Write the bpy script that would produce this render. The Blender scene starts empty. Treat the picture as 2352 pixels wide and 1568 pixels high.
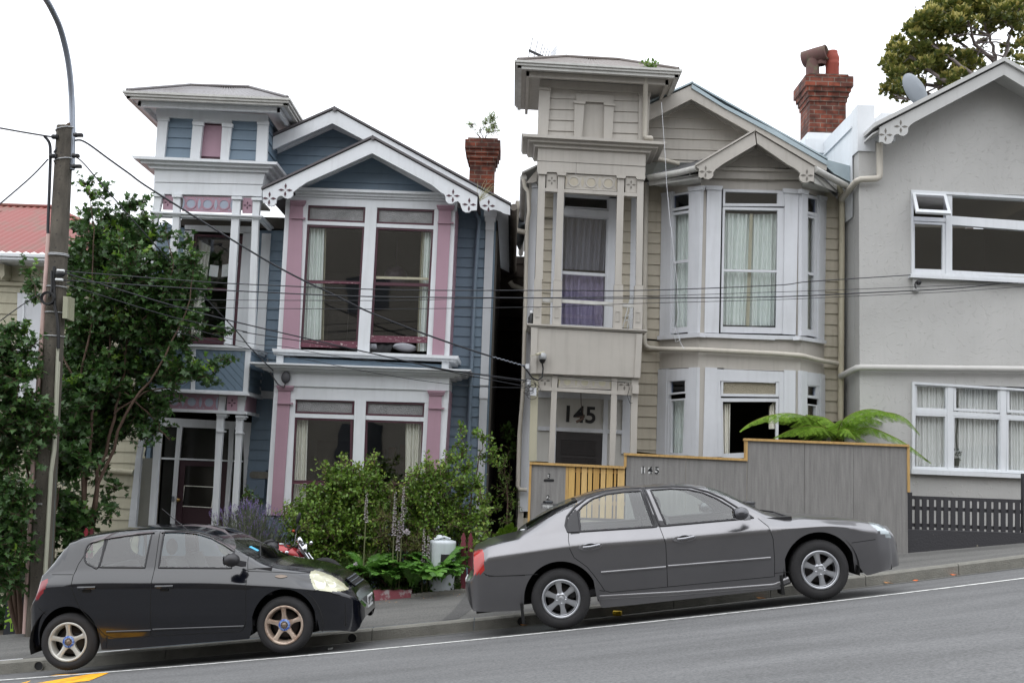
import bpy,math,random
from mathutils import Vector,Matrix
random.seed(7)
R=math.radians
scene=bpy.context.scene
col=scene.collection
FPX=2450.0
PITCH,YAW,ROLL=R(6.9),R(-0.3),R(2.05)
cam_d=bpy.data.cameras.new('camera')
cam=bpy.data.objects.new('camera',cam_d)
col.objects.link(cam)
scene.camera=cam
cam_d.sensor_width=36.0
cam_d.lens=FPX/2352*36.0
cam_d.clip_start=0.1
cam_d.clip_end=2000
CM=(Matrix.Rotation(-YAW,4,'Z')@Matrix.Rotation(R(90)+PITCH,4,'X')@Matrix.Rotation(ROLL,4,'Z'))
CAMZ=2.0
CM.translation=Vector((0,0,CAMZ))
cam.matrix_world=CM
RM=CM.to_3x3()
def W(px,py,Y):
    """point of the plane y = Y seen at (px, py) of the survey picture (2352 x 1568)"""
    d=RM@Vector(((px-1176)/FPX,-(py-784)/FPX,-1.0))
    t=Y/d.y
    return Vector((d.x*t,Y,CAMZ+d.z*t))
SUN_EL,SUN_AZ=R(58),R(200)
w=bpy.data.worlds.new('World');scene.world=w
w.use_nodes=True
nt=w.node_tree;nt.nodes.clear()
sky=nt.nodes.new('ShaderNodeTexSky');sky.sky_type='NISHITA';sky.sun_disc=False
sky.sun_elevation=SUN_EL;sky.sun_rotation=SUN_AZ
sky.air_density=1.0;sky.dust_density=1.5;sky.ozone_density=1.0
hs=nt.nodes.new('ShaderNodeHueSaturation');hs.inputs['Saturation'].default_value=0.10
cl=nt.nodes.new('ShaderNodeMix');cl.data_type='RGBA';cl.inputs[0].default_value=0.93
cl.inputs[7].default_value=(8.6,8.9,9.4,1)
bg=nt.nodes.new('ShaderNodeBackground');bg.inputs['Strength'].default_value=0.14
wo=nt.nodes.new('ShaderNodeOutputWorld')
nt.links.new(sky.outputs[0],hs.inputs['Color']);nt.links.new(hs.outputs[0],cl.inputs[6])
wt=nt.nodes.new('ShaderNodeTexCoord');sx=nt.nodes.new('ShaderNodeSeparateXYZ');mr=nt.nodes.new('ShaderNodeMapRange')
mr.inputs['To Min'].default_value=.88;mr.inputs['To Max'].default_value=1.9
nt.links.new(wt.outputs['Generated'],sx.inputs[0]);nt.links.new(sx.outputs['Z'],mr.inputs['Value'])
vm=nt.nodes.new('ShaderNodeVectorMath');vm.operation='SCALE';nt.links.new(cl.outputs[2],vm.inputs[0]);nt.links.new(mr.outputs[0],vm.inputs['Scale'])
nt.links.new(vm.outputs[0],bg.inputs['Color']);nt.links.new(bg.outputs[0],wo.inputs[0])
sd=bpy.data.lights.new('sun','SUN');sd.energy=0.6;sd.angle=R(75);sd.color=(1,.97,.93)
sun=bpy.data.objects.new('sun',sd);col.objects.link(sun)
sv=Vector((math.sin(SUN_AZ)*math.cos(SUN_EL),math.cos(SUN_AZ)*math.cos(SUN_EL),math.sin(SUN_EL)))
sun.rotation_euler=sv.to_track_quat('Z','Y').to_euler();sun.location=sv*40
scene.view_settings.view_transform='Standard';scene.view_settings.look='None'
scene.view_settings.exposure=0.22;scene.view_settings.gamma=1
scene.view_settings.use_curve_mapping=False
def lin(c):
    c=c/255
    return c/12.92 if c<=.04045 else((c+.055)/1.055)**2.4
def rgb(r,g,b,k=1.0):
    return(lin(r)*k,lin(g)*k,lin(b)*k,1)
MATS={}
def mat(name,color,rough=.6,metal=0,noise=0.0,nscale=3.0,bump=0.0,bscale=20.0,streak=0.0,coat=0.0,
        color2=None,spec=.5,grime=0.0,nstretch=(1,1,1),thresh=None):
    if name in MATS:return MATS[name]
    m=bpy.data.materials.new(name);m.use_nodes=True
    nt=m.node_tree;N=nt.nodes;L=nt.links
    b=N['Principled BSDF']
    b.inputs['Roughness'].default_value=rough;b.inputs['Metallic'].default_value=metal
    b.inputs['Specular IOR Level'].default_value=spec
    if coat:b.inputs['Coat Weight'].default_value=coat;b.inputs['Coat Roughness'].default_value=.03
    if len(color)==3:color=(*color,1)
    out=None
    tc=N.new('ShaderNodeTexCoord')
    if noise or color2:
        mp=N.new('ShaderNodeMapping');mp.inputs['Scale'].default_value=nstretch
        L.new(tc.outputs['Object'],mp.inputs[0])
        n=N.new('ShaderNodeTexNoise');n.inputs['Scale'].default_value=nscale
        n.inputs['Detail'].default_value=7;n.inputs['Roughness'].default_value=.62
        L.new(mp.outputs[0],n.inputs['Vector'])
        r=N.new('ShaderNodeValToRGB')
        lo,hi=thresh or(.3,.72)
        r.color_ramp.elements[0].position=lo;r.color_ramp.elements[1].position=hi
        c2=color2 if color2 else tuple(v*(1-noise)for v in color[:3])+(1,)
        r.color_ramp.elements[0].color=c2;r.color_ramp.elements[1].color=color
        L.new(n.outputs[0],r.inputs[0]);out=r.outputs[0]
    if streak:
        mp=N.new('ShaderNodeMapping');mp.inputs['Scale'].default_value=(9,9,.8)
        L.new(tc.outputs['Object'],mp.inputs[0])
        n=N.new('ShaderNodeTexNoise');n.inputs['Scale'].default_value=1.6;n.inputs['Detail'].default_value=6
        L.new(mp.outputs[0],n.inputs['Vector'])
        r=N.new('ShaderNodeValToRGB');r.color_ramp.elements[0].position=.5;r.color_ramp.elements[1].position=.8
        r.color_ramp.elements[0].color=(0,0,0,1);r.color_ramp.elements[1].color=(1,1,1,1)
        L.new(n.outputs[0],r.inputs[0])
        mx=N.new('ShaderNodeMix');mx.data_type='RGBA'
        ml=N.new('ShaderNodeMath');ml.operation='MULTIPLY';ml.inputs[1].default_value=streak
        L.new(r.outputs[0],ml.inputs[0]);L.new(ml.outputs[0],mx.inputs[0])
        if out:L.new(out,mx.inputs[6])
        else:mx.inputs[6].default_value=color
        mx.inputs[7].default_value=(color[0]*.38,color[1]*.36,color[2]*.32,1)
        out=mx.outputs[2]
    if out:L.new(out,b.inputs['Base Color'])
    else:b.inputs['Base Color'].default_value=color
    if bump:
        n=N.new('ShaderNodeTexNoise');n.inputs['Scale'].default_value=bscale;n.inputs['Detail'].default_value=5
        L.new(tc.outputs['Object'],n.inputs['Vector'])
        bp=N.new('ShaderNodeBump');bp.inputs['Strength'].default_value=bump;bp.inputs['Distance'].default_value=.02
        L.new(n.outputs[0],bp.inputs['Height']);L.new(bp.outputs[0],b.inputs['Normal'])
    MATS[name]=m
    return m
def glass_mat(name,tint,refl=1.0,rough=.0,dens=1.0,ior=1.5):
    """thin sheet of glass: lets light through with a tint, mirrors by Fresnel"""
    m=bpy.data.materials.new(name);m.use_nodes=True
    nt=m.node_tree;N=nt.nodes;L=nt.links;N.clear()
    t=N.new('ShaderNodeBsdfTransparent');t.inputs[0].default_value=tint
    g=N.new('ShaderNodeBsdfGlossy');g.inputs['Roughness'].default_value=rough
    lw=N.new('ShaderNodeLayerWeight');lw.inputs[0].default_value=.5
    pw=N.new('ShaderNodeMath');pw.operation='POWER';pw.inputs[1].default_value=5;L.new(lw.outputs['Facing'],pw.inputs[0])
    f=N.new('ShaderNodeMath');f.operation='MULTIPLY_ADD';f.inputs[1].default_value=.45/max(refl,.01);f.inputs[2].default_value=.045;L.new(pw.outputs[0],f.inputs[0])
    ml=N.new('ShaderNodeMath');ml.operation='MULTIPLY';ml.use_clamp=True;ml.inputs[1].default_value=refl
    tc=N.new('ShaderNodeTexCoord');n=N.new('ShaderNodeTexNoise');n.inputs['Scale'].default_value=2.2
    n.inputs['Detail'].default_value=1
    L.new(tc.outputs['Object'],n.inputs['Vector'])
    bp=N.new('ShaderNodeBump');bp.inputs['Strength'].default_value=.12;bp.inputs['Distance'].default_value=.02
    L.new(n.outputs[0],bp.inputs['Height']);L.new(bp.outputs[0],g.inputs['Normal'])
    mx=N.new('ShaderNodeMixShader');o=N.new('ShaderNodeOutputMaterial')
    L.new(f.outputs[0],ml.inputs[0]);L.new(ml.outputs[0],mx.inputs[0])
    L.new(t.outputs[0],mx.inputs[1]);L.new(g.outputs[0],mx.inputs[2]);L.new(mx.outputs[0],o.inputs[0])
    MATS[name]=m
    return m
def leaf_mat(name,c1,c2,c3=None,rough=.45,trans=.25,nscale=1.2):
    m=bpy.data.materials.new(name);m.use_nodes=True
    nt=m.node_tree;N=nt.nodes;L=nt.links
    b=N['Principled BSDF'];b.inputs['Roughness'].default_value=rough
    g=N.new('ShaderNodeNewGeometry')
    r=N.new('ShaderNodeValToRGB')
    r.color_ramp.elements[0].color=c1;r.color_ramp.elements[1].color=c2
    if c3:
        e=r.color_ramp.elements.new(.9);e.color=c2
        r.color_ramp.elements[-1].color=c3
    L.new(g.outputs['Random Per Island'],r.inputs[0])
    L.new(r.outputs[0],b.inputs['Base Color'])
    t=N.new('ShaderNodeBsdfTranslucent');L.new(r.outputs[0],t.inputs[0])
    mx=N.new('ShaderNodeMixShader');mx.inputs[0].default_value=trans
    L.new(b.outputs[0],mx.inputs[1]);L.new(t.outputs[0],mx.inputs[2])
    L.new(mx.outputs[0],N['Material Output'].inputs[0])
    MATS[name]=m
    return m
def brick_mat(name):
    m=bpy.data.materials.new(name);m.use_nodes=True
    nt=m.node_tree;N=nt.nodes;L=nt.links
    b=N['Principled BSDF'];b.inputs['Roughness'].default_value=.9
    uv=N.new('ShaderNodeUVMap');
    br=N.new('ShaderNodeTexBrick');br.inputs['Scale'].default_value=1
    br.inputs['Brick Width'].default_value=.23;br.inputs['Row Height'].default_value=.085
    br.inputs['Mortar Size'].default_value=.009;br.inputs['Mortar Smooth'].default_value=.2;br.inputs['Bias'].default_value=-.1
    br.inputs['Color1'].default_value=rgb(132,66,46);br.inputs['Color2'].default_value=rgb(92,52,42)
    br.inputs['Mortar'].default_value=rgb(126,108,96)
    L.new(uv.outputs[0],br.inputs['Vector'])
    n=N.new('ShaderNodeTexNoise');n.inputs['Scale'].default_value=5;n.inputs['Detail'].default_value=8
    tc=N.new('ShaderNodeTexCoord');L.new(tc.outputs['Object'],n.inputs['Vector'])
    r=N.new('ShaderNodeValToRGB');r.color_ramp.elements[0].position=.40;r.color_ramp.elements[1].position=.62
    r.color_ramp.elements[0].color=(.14,.13,.12,1);r.color_ramp.elements[1].color=(1,1,1,1)
    L.new(n.outputs[0],r.inputs[0])
    mx=N.new('ShaderNodeMix');mx.data_type='RGBA';mx.blend_type='MULTIPLY';mx.inputs[0].default_value=.75
    L.new(br.outputs[0],mx.inputs[6]);L.new(r.outputs[0],mx.inputs[7]);L.new(mx.outputs[2],b.inputs['Base Color'])
    bp=N.new('ShaderNodeBump');bp.inputs['Strength'].default_value=1;bp.inputs['Distance'].default_value=.012;bp.invert=True
    L.new(br.outputs['Fac'],bp.inputs['Height']);L.new(bp.outputs[0],b.inputs['Normal'])
    MATS[name]=m
    return m
def stucco_mat(name,c):
    """trowelled plaster: broken arcs of raised texture"""
    m=mat(name,c,rough=.85,noise=.16,nscale=.7,streak=.07)
    nt=m.node_tree;N=nt.nodes;L=nt.links;b=N['Principled BSDF']
    tc=N.new('ShaderNodeTexCoord')
    v=N.new('ShaderNodeTexVoronoi');v.inputs['Scale'].default_value=1.5;L.new(tc.outputs['Object'],v.inputs['Vector'])
    w_=N.new('ShaderNodeMath');w_.operation='MULTIPLY';w_.inputs[1].default_value=62
    L.new(v.outputs['Distance'],w_.inputs[0])
    n=N.new('ShaderNodeTexNoise');n.inputs['Scale'].default_value=7;n.inputs['Detail'].default_value=4;n.inputs['Roughness'].default_value=.7
    L.new(tc.outputs['Object'],n.inputs['Vector'])
    m2=N.new('ShaderNodeMath');m2.operation='MULTIPLY_ADD';m2.inputs[1].default_value=17
    L.new(n.outputs[0],m2.inputs[0]);L.new(w_.outputs[0],m2.inputs[2])
    s=N.new('ShaderNodeMath');s.operation='SINE';L.new(m2.outputs[0],s.inputs[0])
    r=N.new('ShaderNodeValToRGB');r.color_ramp.elements[0].position=.72;r.color_ramp.elements[1].position=.98
    L.new(s.outputs[0],r.inputs[0])
    n2=N.new('ShaderNodeTexNoise');n2.inputs['Scale'].default_value=13;n2.inputs['Detail'].default_value=3
    L.new(tc.outputs['Object'],n2.inputs['Vector'])
    r2=N.new('ShaderNodeValToRGB');r2.color_ramp.elements[0].position=.48;r2.color_ramp.elements[1].position=.6
    L.new(n2.outputs[0],r2.inputs[0])
    ml=N.new('ShaderNodeMath');ml.operation='MULTIPLY';L.new(r.outputs[0],ml.inputs[0]);L.new(r2.outputs[0],ml.inputs[1])
    bp=N.new('ShaderNodeBump');bp.inputs['Strength'].default_value=.55;bp.inputs['Distance'].default_value=.010
    L.new(ml.outputs[0],bp.inputs['Height']);L.new(bp.outputs[0],b.inputs['Normal'])
    return m
def asphalt_mat(name,c,sc=90,patch=.25):
    m=mat(name,c,rough=.85)
    nt=m.node_tree;N=nt.nodes;L=nt.links;b=N['Principled BSDF']
    tc=N.new('ShaderNodeTexCoord')
    n=N.new('ShaderNodeTexNoise');n.inputs['Scale'].default_value=sc;n.inputs['Detail'].default_value=4;n.inputs['Roughness'].default_value=.7
    L.new(tc.outputs['Object'],n.inputs['Vector'])
    mp=N.new('ShaderNodeMapping');mp.inputs['Scale'].default_value=(.25,1.6,1);L.new(tc.outputs['Object'],mp.inputs[0])
    n2=N.new('ShaderNodeTexNoise');n2.inputs['Scale'].default_value=1.3;n2.inputs['Detail'].default_value=8;n2.inputs['Roughness'].default_value=.6
    L.new(mp.outputs[0],n2.inputs['Vector'])
    r=N.new('ShaderNodeValToRGB');r.color_ramp.elements[0].position=.3;r.color_ramp.elements[1].position=.7
    r.color_ramp.elements[0].color=tuple(v*.6 for v in c[:3])+(1,);r.color_ramp.elements[1].color=tuple(v*1.4 for v in c[:3])+(1,)
    L.new(n.outputs[0],r.inputs[0])
    r2=N.new('ShaderNodeValToRGB');r2.color_ramp.elements[0].position=.35;r2.color_ramp.elements[1].position=.65
    k=1-patch
    r2.color_ramp.elements[0].color=(k,k,k,1);r2.color_ramp.elements[1].color=(1,1,1,1)
    L.new(n2.outputs[0],r2.inputs[0])
    mx=N.new('ShaderNodeMix');mx.data_type='RGBA';mx.blend_type='MULTIPLY';mx.inputs[0].default_value=1
    L.new(r.outputs[0],mx.inputs[6]);L.new(r2.outputs[0],mx.inputs[7]);L.new(mx.outputs[2],b.inputs['Base Color'])
    bp=N.new('ShaderNodeBump');bp.inputs['Strength'].default_value=.5;bp.inputs['Distance'].default_value=.006
    L.new(n.outputs[0],bp.inputs['Height']);L.new(bp.outputs[0],b.inputs['Normal'])
    return m
def carpaint_mat(name,c,metal=.5,flake=.3,rough=.3):
    m=mat(name,c,rough=rough,metal=metal,coat=.7,noise=.15,nscale=1.5);m.node_tree.nodes['Principled BSDF'].inputs['Coat Roughness'].default_value=.05
    return m
K=1.22
M_white=mat('white_paint',rgb(216,219,222),.5,noise=.10,nscale=2.2,streak=.16)
M_blue=mat('slate_blue_paint',rgb(112,131,147),.55,noise=.16,nscale=1.6,streak=.15)
M_pink=mat('dusty_pink_paint',rgb(164,132,145),.55,noise=.08,streak=.08)
M_maroon=mat('maroon_paint',rgb(80,42,54),.5,noise=.25,nscale=9,color2=rgb(62,32,42))
M_flake=mat('flaking_maroon_paint',rgb(98,52,66),.6,color2=rgb(176,160,158),nscale=16,nstretch=(1,1,2.5),thresh=(.36,.42))
M_beige=mat('beige_paint',rgb(178,173,165),.6,noise=.12,nscale=1.7,streak=.22)
M_beige2=mat('warm_beige_paint',rgb(178,170,153),.6,noise=.16,nscale=1.9,streak=.3)
M_frost=mat('pale_grey_paint',rgb(204,206,210),.55,noise=.10,nscale=2.5,streak=.18)
M_grey=stucco_mat('grey_stucco',rgb(185,184,181))
M_gpaint=mat('grey_paint',rgb(186,186,184),.6,noise=.08,streak=.12)
M_cream=mat('cream_paint',rgb(180,175,153),.65,noise=.18,nscale=1.5,streak=.3)
M_dark=mat('dark_stained_timber',rgb(56,50,46),.8,noise=.3)
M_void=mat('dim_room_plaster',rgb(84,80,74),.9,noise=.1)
M_lining=mat('dark_lining',rgb(46,42,40),.9,noise=.2)
M_iron=mat('grey_roof_iron',rgb(120,118,120),.5,metal=.3,noise=.35,nscale=3,color2=rgb(96,90,88))
M_redroof=mat('red_roof_iron',rgb(128,62,56),.6,color2=rgb(112,76,64),nscale=1.4,thresh=(.35,.5))
M_teal=mat('weathered_flashing',rgb(158,172,178),.5,metal=.3,noise=.15)
M_brick=brick_mat('old_red_brick')
M_gutter=mat('dirty_gutter',rgb(196,195,190),.5,noise=.2,nscale=4,streak=.3)
M_pipe_b=mat('beige_pipe',rgb(190,184,172),.5,noise=.12,streak=.2)
M_pipe_g=mat('blue_grey_pipe',rgb(112,128,142),.5,noise=.1)
M_curtain=mat('cream_curtain',rgb(238,236,226),.8,noise=.05)
M_curtain2=mat('pale_green_curtain',rgb(230,236,232),.8,noise=.05)
M_purple=mat('grey_purple_curtain',rgb(150,140,170),.8,noise=.1)
M_net=mat('white_net_curtain',rgb(240,240,238),.9,noise=.04)
M_glass=glass_mat('window_glass',(.97,.98,.98,1),2.0)
M_frosted=mat('frosted_glass',rgb(150,150,150),.25,noise=.45,nscale=3,bump=1.0,bscale=60)
M_black=mat('black_plastic',rgb(26,26,28),.5)
M_steel=mat('galvanised_steel',rgb(150,156,166),.4,metal=.7,noise=.15)
M_concrete=mat('weathered_concrete',rgb(120,116,108),.9,noise=.35,nscale=5,bump=.5,bscale=60,streak=.4)
M_kerb=mat('kerb_stone',rgb(134,132,124),.9,noise=.35,nscale=4,bump=.6,bscale=70)
M_whiteplastic=mat('white_plastic',rgb(220,222,222),.4)
TILE=dict(a=(0,0),b=(1000,300),c=(1900,100),d=(2896,0),e=(0,900),f=(1000,1100),g=(1900,900),
            h=(2896,700),i=(0,1831),j=(900,1831),k=(1900,1700),l=(2896,1600))
ZS=1200/2091*2352/4096
def D(t,x,y):
    """measured position -> survey picture position"""
    if t in(None,'','D'):return(x,y)
    if t=='m':return(x*900/1698*.57422,(1900+y*900/1698)*.57422)
    if t=='n':return((1000+x*600/1882)*.57422,(1950+y*600/1882)*.57422)
    o=TILE[t]
    return(o[0]*.57422+x*ZS,o[1]*.57422+y*ZS)
def pts(t,*v):
    return[D(t,v[i],v[i+1])for i in range(0,len(v),2)]
def mix_pts(*parts):
    out=[]
    for p in parts:out+=pts(*p)
    return out
class MB:
    def __init__(s):s.v=[];s.f=[];s.m=[];s.sm=[]
    def add(s,vs,fs,mi=0,smooth=False):
        b=len(s.v);s.v+=[Vector(v)for v in vs]
        for f in fs:s.f.append([b+i for i in f]);s.m.append(mi);s.sm.append(smooth)
    def hexa(s,q0,q1,mi=0):
        """solid between two 4-point loops"""
        s.add(list(q0)+list(q1),[(3,2,1,0),(4,5,6,7),(0,1,5,4),(1,2,6,5),(2,3,7,6),(3,0,4,7)],mi)
    def box(s,x0,x1,y0,y1,z0,z1,mi=0):
        s.hexa([(x0,y0,z0),(x1,y0,z0),(x1,y1,z0),(x0,y1,z0)],[(x0,y0,z1),(x1,y0,z1),(x1,y1,z1),(x0,y1,z1)],mi)
    def prism(s,P,off,mi=0):
        """polygon P (3-D points, concave allowed) extruded by off"""
        P=[Vector(p)for p in P];off=Vector(off);n=len(P)
        fs=[list(range(n)),list(range(2*n-1,n-1,-1))]
        for i in range(n):
            j=(i+1)%n;fs.append([i,j,n+j,n+i][::-1])
        s.add(P+[p+off for p in P],fs,mi)
    def poly(s,t,v,Y,d,mi=0):
        """picture polygon v (flat list) standing in the plane y=Y, d thick"""
        s.prism([W(*p,Y)for p in pts(t,*v)],(0,d,0),mi)
    def ppoly(s,P,Y,d,mi=0):
        s.prism([W(*p,Y)for p in P],(0,d,0),mi)
    def bar(s,a,b,w,h,mi=0,up=(0,0,1)):
        a=Vector(a);b=Vector(b);t=(b-a).normalized();u=Vector(up)
        sd_=t.cross(u)
        if sd_.length<1e-4:sd_=t.cross(Vector((1,0,0)))
        sd_.normalize();u=sd_.cross(t).normalized()
        q=[sd_*(w/2*i)+u*(h/2*j)for i,j in((-1,-1),(1,-1),(1,1),(-1,1))]
        s.hexa([a+k for k in q],[b+k for k in q],mi)
    def tube(s,P,r,seg=8,mi=0,cap=True,smooth=True):
        P=[Vector(p)for p in P];n=len(P);rr=r if isinstance(r,(list,tuple))else[r]*n
        rings=[];prev=None
        for i in range(n):
            t=(P[min(i+1,n-1)]-P[max(i-1,0)]).normalized()
            if prev is None:
                a=t.cross(Vector((0,0,1)))
                if a.length<.1:a=t.cross(Vector((1,0,0)))
                a.normalize()
            else:
                a=(prev-t*prev.dot(t)).normalized()
            prev=a;c=t.cross(a)
            rings.append([P[i]+(a*math.cos(k*2*math.pi/seg)+c*math.sin(k*2*math.pi/seg))*rr[i]for k in range(seg)])
        vs=[v for r_ in rings for v in r_];fs=[]
        for i in range(n-1):
            for k in range(seg):
                k2=(k+1)%seg
                fs.append([i*seg+k,i*seg+k2,(i+1)*seg+k2,(i+1)*seg+k])
        s.add(vs,fs,mi,smooth)
        if cap:
            s.add(rings[0],[list(range(seg))[::-1]],mi);s.add(rings[-1],[list(range(seg))],mi)
    def lathe(s,prof,origin,axis='Z',seg=20,mi=0,smooth=True,M=None):
        """prof: (radius, height) pairs round an axis"""
        vs=[];o=Vector(origin)
        for r,h in prof:
            for k in range(seg):
                a=k*2*math.pi/seg;c,d_=r*math.cos(a),r*math.sin(a)
                p=Vector((c,d_,h))if axis=='Z' else Vector((c,h,d_))if axis=='Y' else Vector((h,c,d_))
                if M:p=M@p
                vs.append(o+p)
        fs=[]
        for i in range(len(prof)-1):
            for k in range(seg):
                k2=(k+1)%seg
                fs.append([i*seg+k,i*seg+k2,(i+1)*seg+k2,(i+1)*seg+k])
        s.add(vs,fs,mi,smooth)
    def ball(s,c,rx,ry=None,rz=None,mi=0,seg=12,rings=8,M=None):
        ry=ry or rx;rz=rz or rx
        vs=[];fs=[]
        for i in range(rings+1):
            th=math.pi*i/rings
            for k in range(seg):
                a=2*math.pi*k/seg
                p=Vector((rx*math.sin(th)*math.cos(a),ry*math.sin(th)*math.sin(a),rz*math.cos(th)))
                if M:p=M@p
                vs.append(Vector(c)+p)
        for i in range(rings):
            for k in range(seg):
                k2=(k+1)%seg
                fs.append([i*seg+k,(i+1)*seg+k,(i+1)*seg+k2,i*seg+k2])
        s.add(vs,fs,mi,True)
    def build(s,name,mats,parent=None,local=False,label=None):
        if not isinstance(mats,(list,tuple)):mats=[mats]
        o0=Vector((0,0,0))
        if parent is not None and not local:o0=ORG.get(parent,Vector((0,0,0)))
        me=bpy.data.meshes.new(name)
        me.from_pydata([v-o0 for v in s.v],[],s.f)
        for m_ in mats:me.materials.append(m_)
        if s.m:me.polygons.foreach_set('material_index',s.m)
        me.polygons.foreach_set('use_smooth',s.sm)
        uv=me.uv_layers.new(name='UVMap')
        buf=[0.0]*(2*len(me.loops))
        for p in me.polygons:
            n=p.normal;ax,ay,az=abs(n.x),abs(n.y),abs(n.z)
            for li in p.loop_indices:
                c=me.vertices[me.loops[li].vertex_index].co
                if az>ax and az>ay:u_,v_=c.x,c.y
                elif ax>ay:u_,v_=c.y,c.z
                else:u_,v_=c.x,c.z
                buf[2*li]=u_;buf[2*li+1]=v_
        uv.data.foreach_set('uv',buf)
        o=bpy.data.objects.new(name,me);col.objects.link(o)
        if parent is not None:o.parent=parent;ORG[o]=o0
        if label:o['label']=label
        return o
ORG={}
def thing(name,label,cat,loc=(0,0,0),group=None,rot=None):
    o=bpy.data.objects.new(name,None);col.objects.link(o);o.empty_display_size=.3
    o.location=loc;ORG[o]=Vector(loc)
    if rot:o.rotation_euler=rot
    o['label']=label;o['category']=cat
    if group:o['group']=group
    return o
def tag(o,label,cat,group=None):
    o['label']=label;o['category']=cat
    if group:o['group']=group
    return o
def recenter(o):
    """move a single-mesh thing's origin to its base"""
    me=o.data;vs=me.vertices
    c=Vector((sum(v.co.x for v in vs)/len(vs),sum(v.co.y for v in vs)/len(vs),min(v.co.z for v in vs)))
    me.transform(Matrix.Translation(-c));o.location=c
    return o
def one(mb,name,mats,label,cat,group=None):
    return tag(recenter(mb.build(name,mats)),label,cat,group)
def struct(mb,name,mats,kind='structure'):
    o=mb.build(name,mats);o['kind']=kind
    return o
def clip_band(P,z0,z1):
    def clip(P,f):
        out=[]
        for i in range(len(P)):
            a,b=P[i],P[(i+1)%len(P)];fa,fb=f(a),f(b)
            if fa>=0:out.append(a)
            if(fa>=0)!=(fb>=0):out.append(a+(b-a)*(fa/(fa-fb)))
        return out
    P=clip(P,lambda p:p.z-z0)
    return clip(P,lambda p:z1-p.z)if P else P
def siding(mb,P,pitch=.165,lap=.022,out=(0,-1,0),phase=0.0,mi=0):
    """lapped boards over the convex polygon P (3-D, vertical plane); out = outward direction"""
    out=Vector(out);z0=min(p.z for p in P);z1=max(p.z for p in P)
    k=math.floor((z0-phase)/pitch)
    z=phase+k*pitch
    while z<z1:
        g=.012
        q=clip_band(P,z,z+pitch)
        if len(q)>=3:
            lo=min(p.z for p in q)
            vs=[p+out*(lap*(1-(p.z-z)/pitch))for p in q]
            n=len(vs)
            fs=[list(range(n))];allv=list(vs)
            for i in range(n):
                j=(i+1)%n
                if abs(q[i].z-z)<1e-4 and abs(q[j].z-z)<1e-4:
                    b=len(allv);allv+=[q[i]-out*.02,q[j]-out*.02];fs.append([j,i,b,b+1])
            mb.add(allv,fs,mi)
        z+=pitch
def siding_px(mb,P,Y,pitch=.165,lap=.022,phase=0.0,mi=0):
    siding(mb,[W(*p,Y)for p in P],pitch,lap,(0,-1,0),phase,mi)
def side_wall(mb,p_top,p_bot,Y0,Y1,face,pitch=.165,phase=0.0,mi=0,boards=True):
    """wall running back in depth from the picture edge p_top-p_bot at y=Y0 to y=Y1"""
    a=W(*p_top,Y0);b=W(*p_bot,Y0)
    P=[a,a+Vector((0,Y1-Y0,0)),b+Vector((0,Y1-Y0,0)),b]
    if boards:siding(mb,P,pitch,.022,(face,0,0),phase,mi)
    else:mb.prism(P,(-face*.03,0,0),mi)
def inset(Q,l,t,r,b):
    """Q: TL TR BR BL picture points; shrink by l,t,r,b picture units"""
    (x0,y0),(x1,y1),(x2,y2),(x3,y3)=Q
    wt=math.hypot(x1-x0,y1-y0);wb=math.hypot(x2-x3,y2-y3);hl=math.hypot(x3-x0,y3-y0);hr=math.hypot(x2-x1,y2-y1)
    def bl(u,v):
        xt=x0+(x1-x0)*u;yt=y0+(y1-y0)*u;xb=x3+(x2-x3)*u;yb=y3+(y2-y3)*u
        return(xt+(xb-xt)*v,yt+(yb-yt)*v)
    u0,u1=l/((wt+wb)/2),1-r/((wt+wb)/2);v0,v1=t/((hl+hr)/2),1-b/((hl+hr)/2)
    return[bl(u0,v0),bl(u1,v0),bl(u1,v1),bl(u0,v1)]
def sub(Q,u0,v0,u1,v1):
    (x0,y0),(x1,y1),(x2,y2),(x3,y3)=Q
    def bl(u,v):
        xt=x0+(x1-x0)*u;yt=y0+(y1-y0)*u;xb=x3+(x2-x3)*u;yb=y3+(y2-y3)*u
        return(xt+(xb-xt)*v,yt+(yb-yt)*v)
    return[bl(u0,v0),bl(u1,v0),bl(u1,v1),bl(u0,v1)]
def ring(mb,A,B,Y,d,mi=0,PW=None):
    PW=PW or(lambda p,y:W(*p,y))
    for i in range(4):
        j=(i+1)%4
        mb.prism([PW(A[i],Y),PW(A[j],Y),PW(B[j],Y),PW(B[i],Y)],(0,d,0),mi)
def sash(parent,Q,Y,m,fw=(5,5,5,8),mid=(),glass=None,d=.05,name='window',midw=5,gname='pane',label=None,mid_m=None,vert=()):
    """a glazed frame: ring of timber, cross rails at heights mid (0..1), a pane set back in it"""
    mb=MB();I=inset(Q,*fw);ring(mb,Q,I,Y,d)
    H=math.hypot(I[3][0]-I[0][0],I[3][1]-I[0][1])
    for v in mid:
        q=sub(I,0,v-midw/2/H,1,v+midw/2/H);mb.ppoly(q,Y+.004,d-.01)
    Wd=math.hypot(I[1][0]-I[0][0],I[1][1]-I[0][1])
    for v in vert:
        q=sub(I,v-midw/2/Wd,0,v+midw/2/Wd,1);mb.ppoly(q,Y+.006,d-.014)
    f=mb.build(name,m,parent,label=label)
    g=MB();g.ppoly(I,Y+d*.6,.004);g.build(gname,glass or M_glass,f)
    return f
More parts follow.
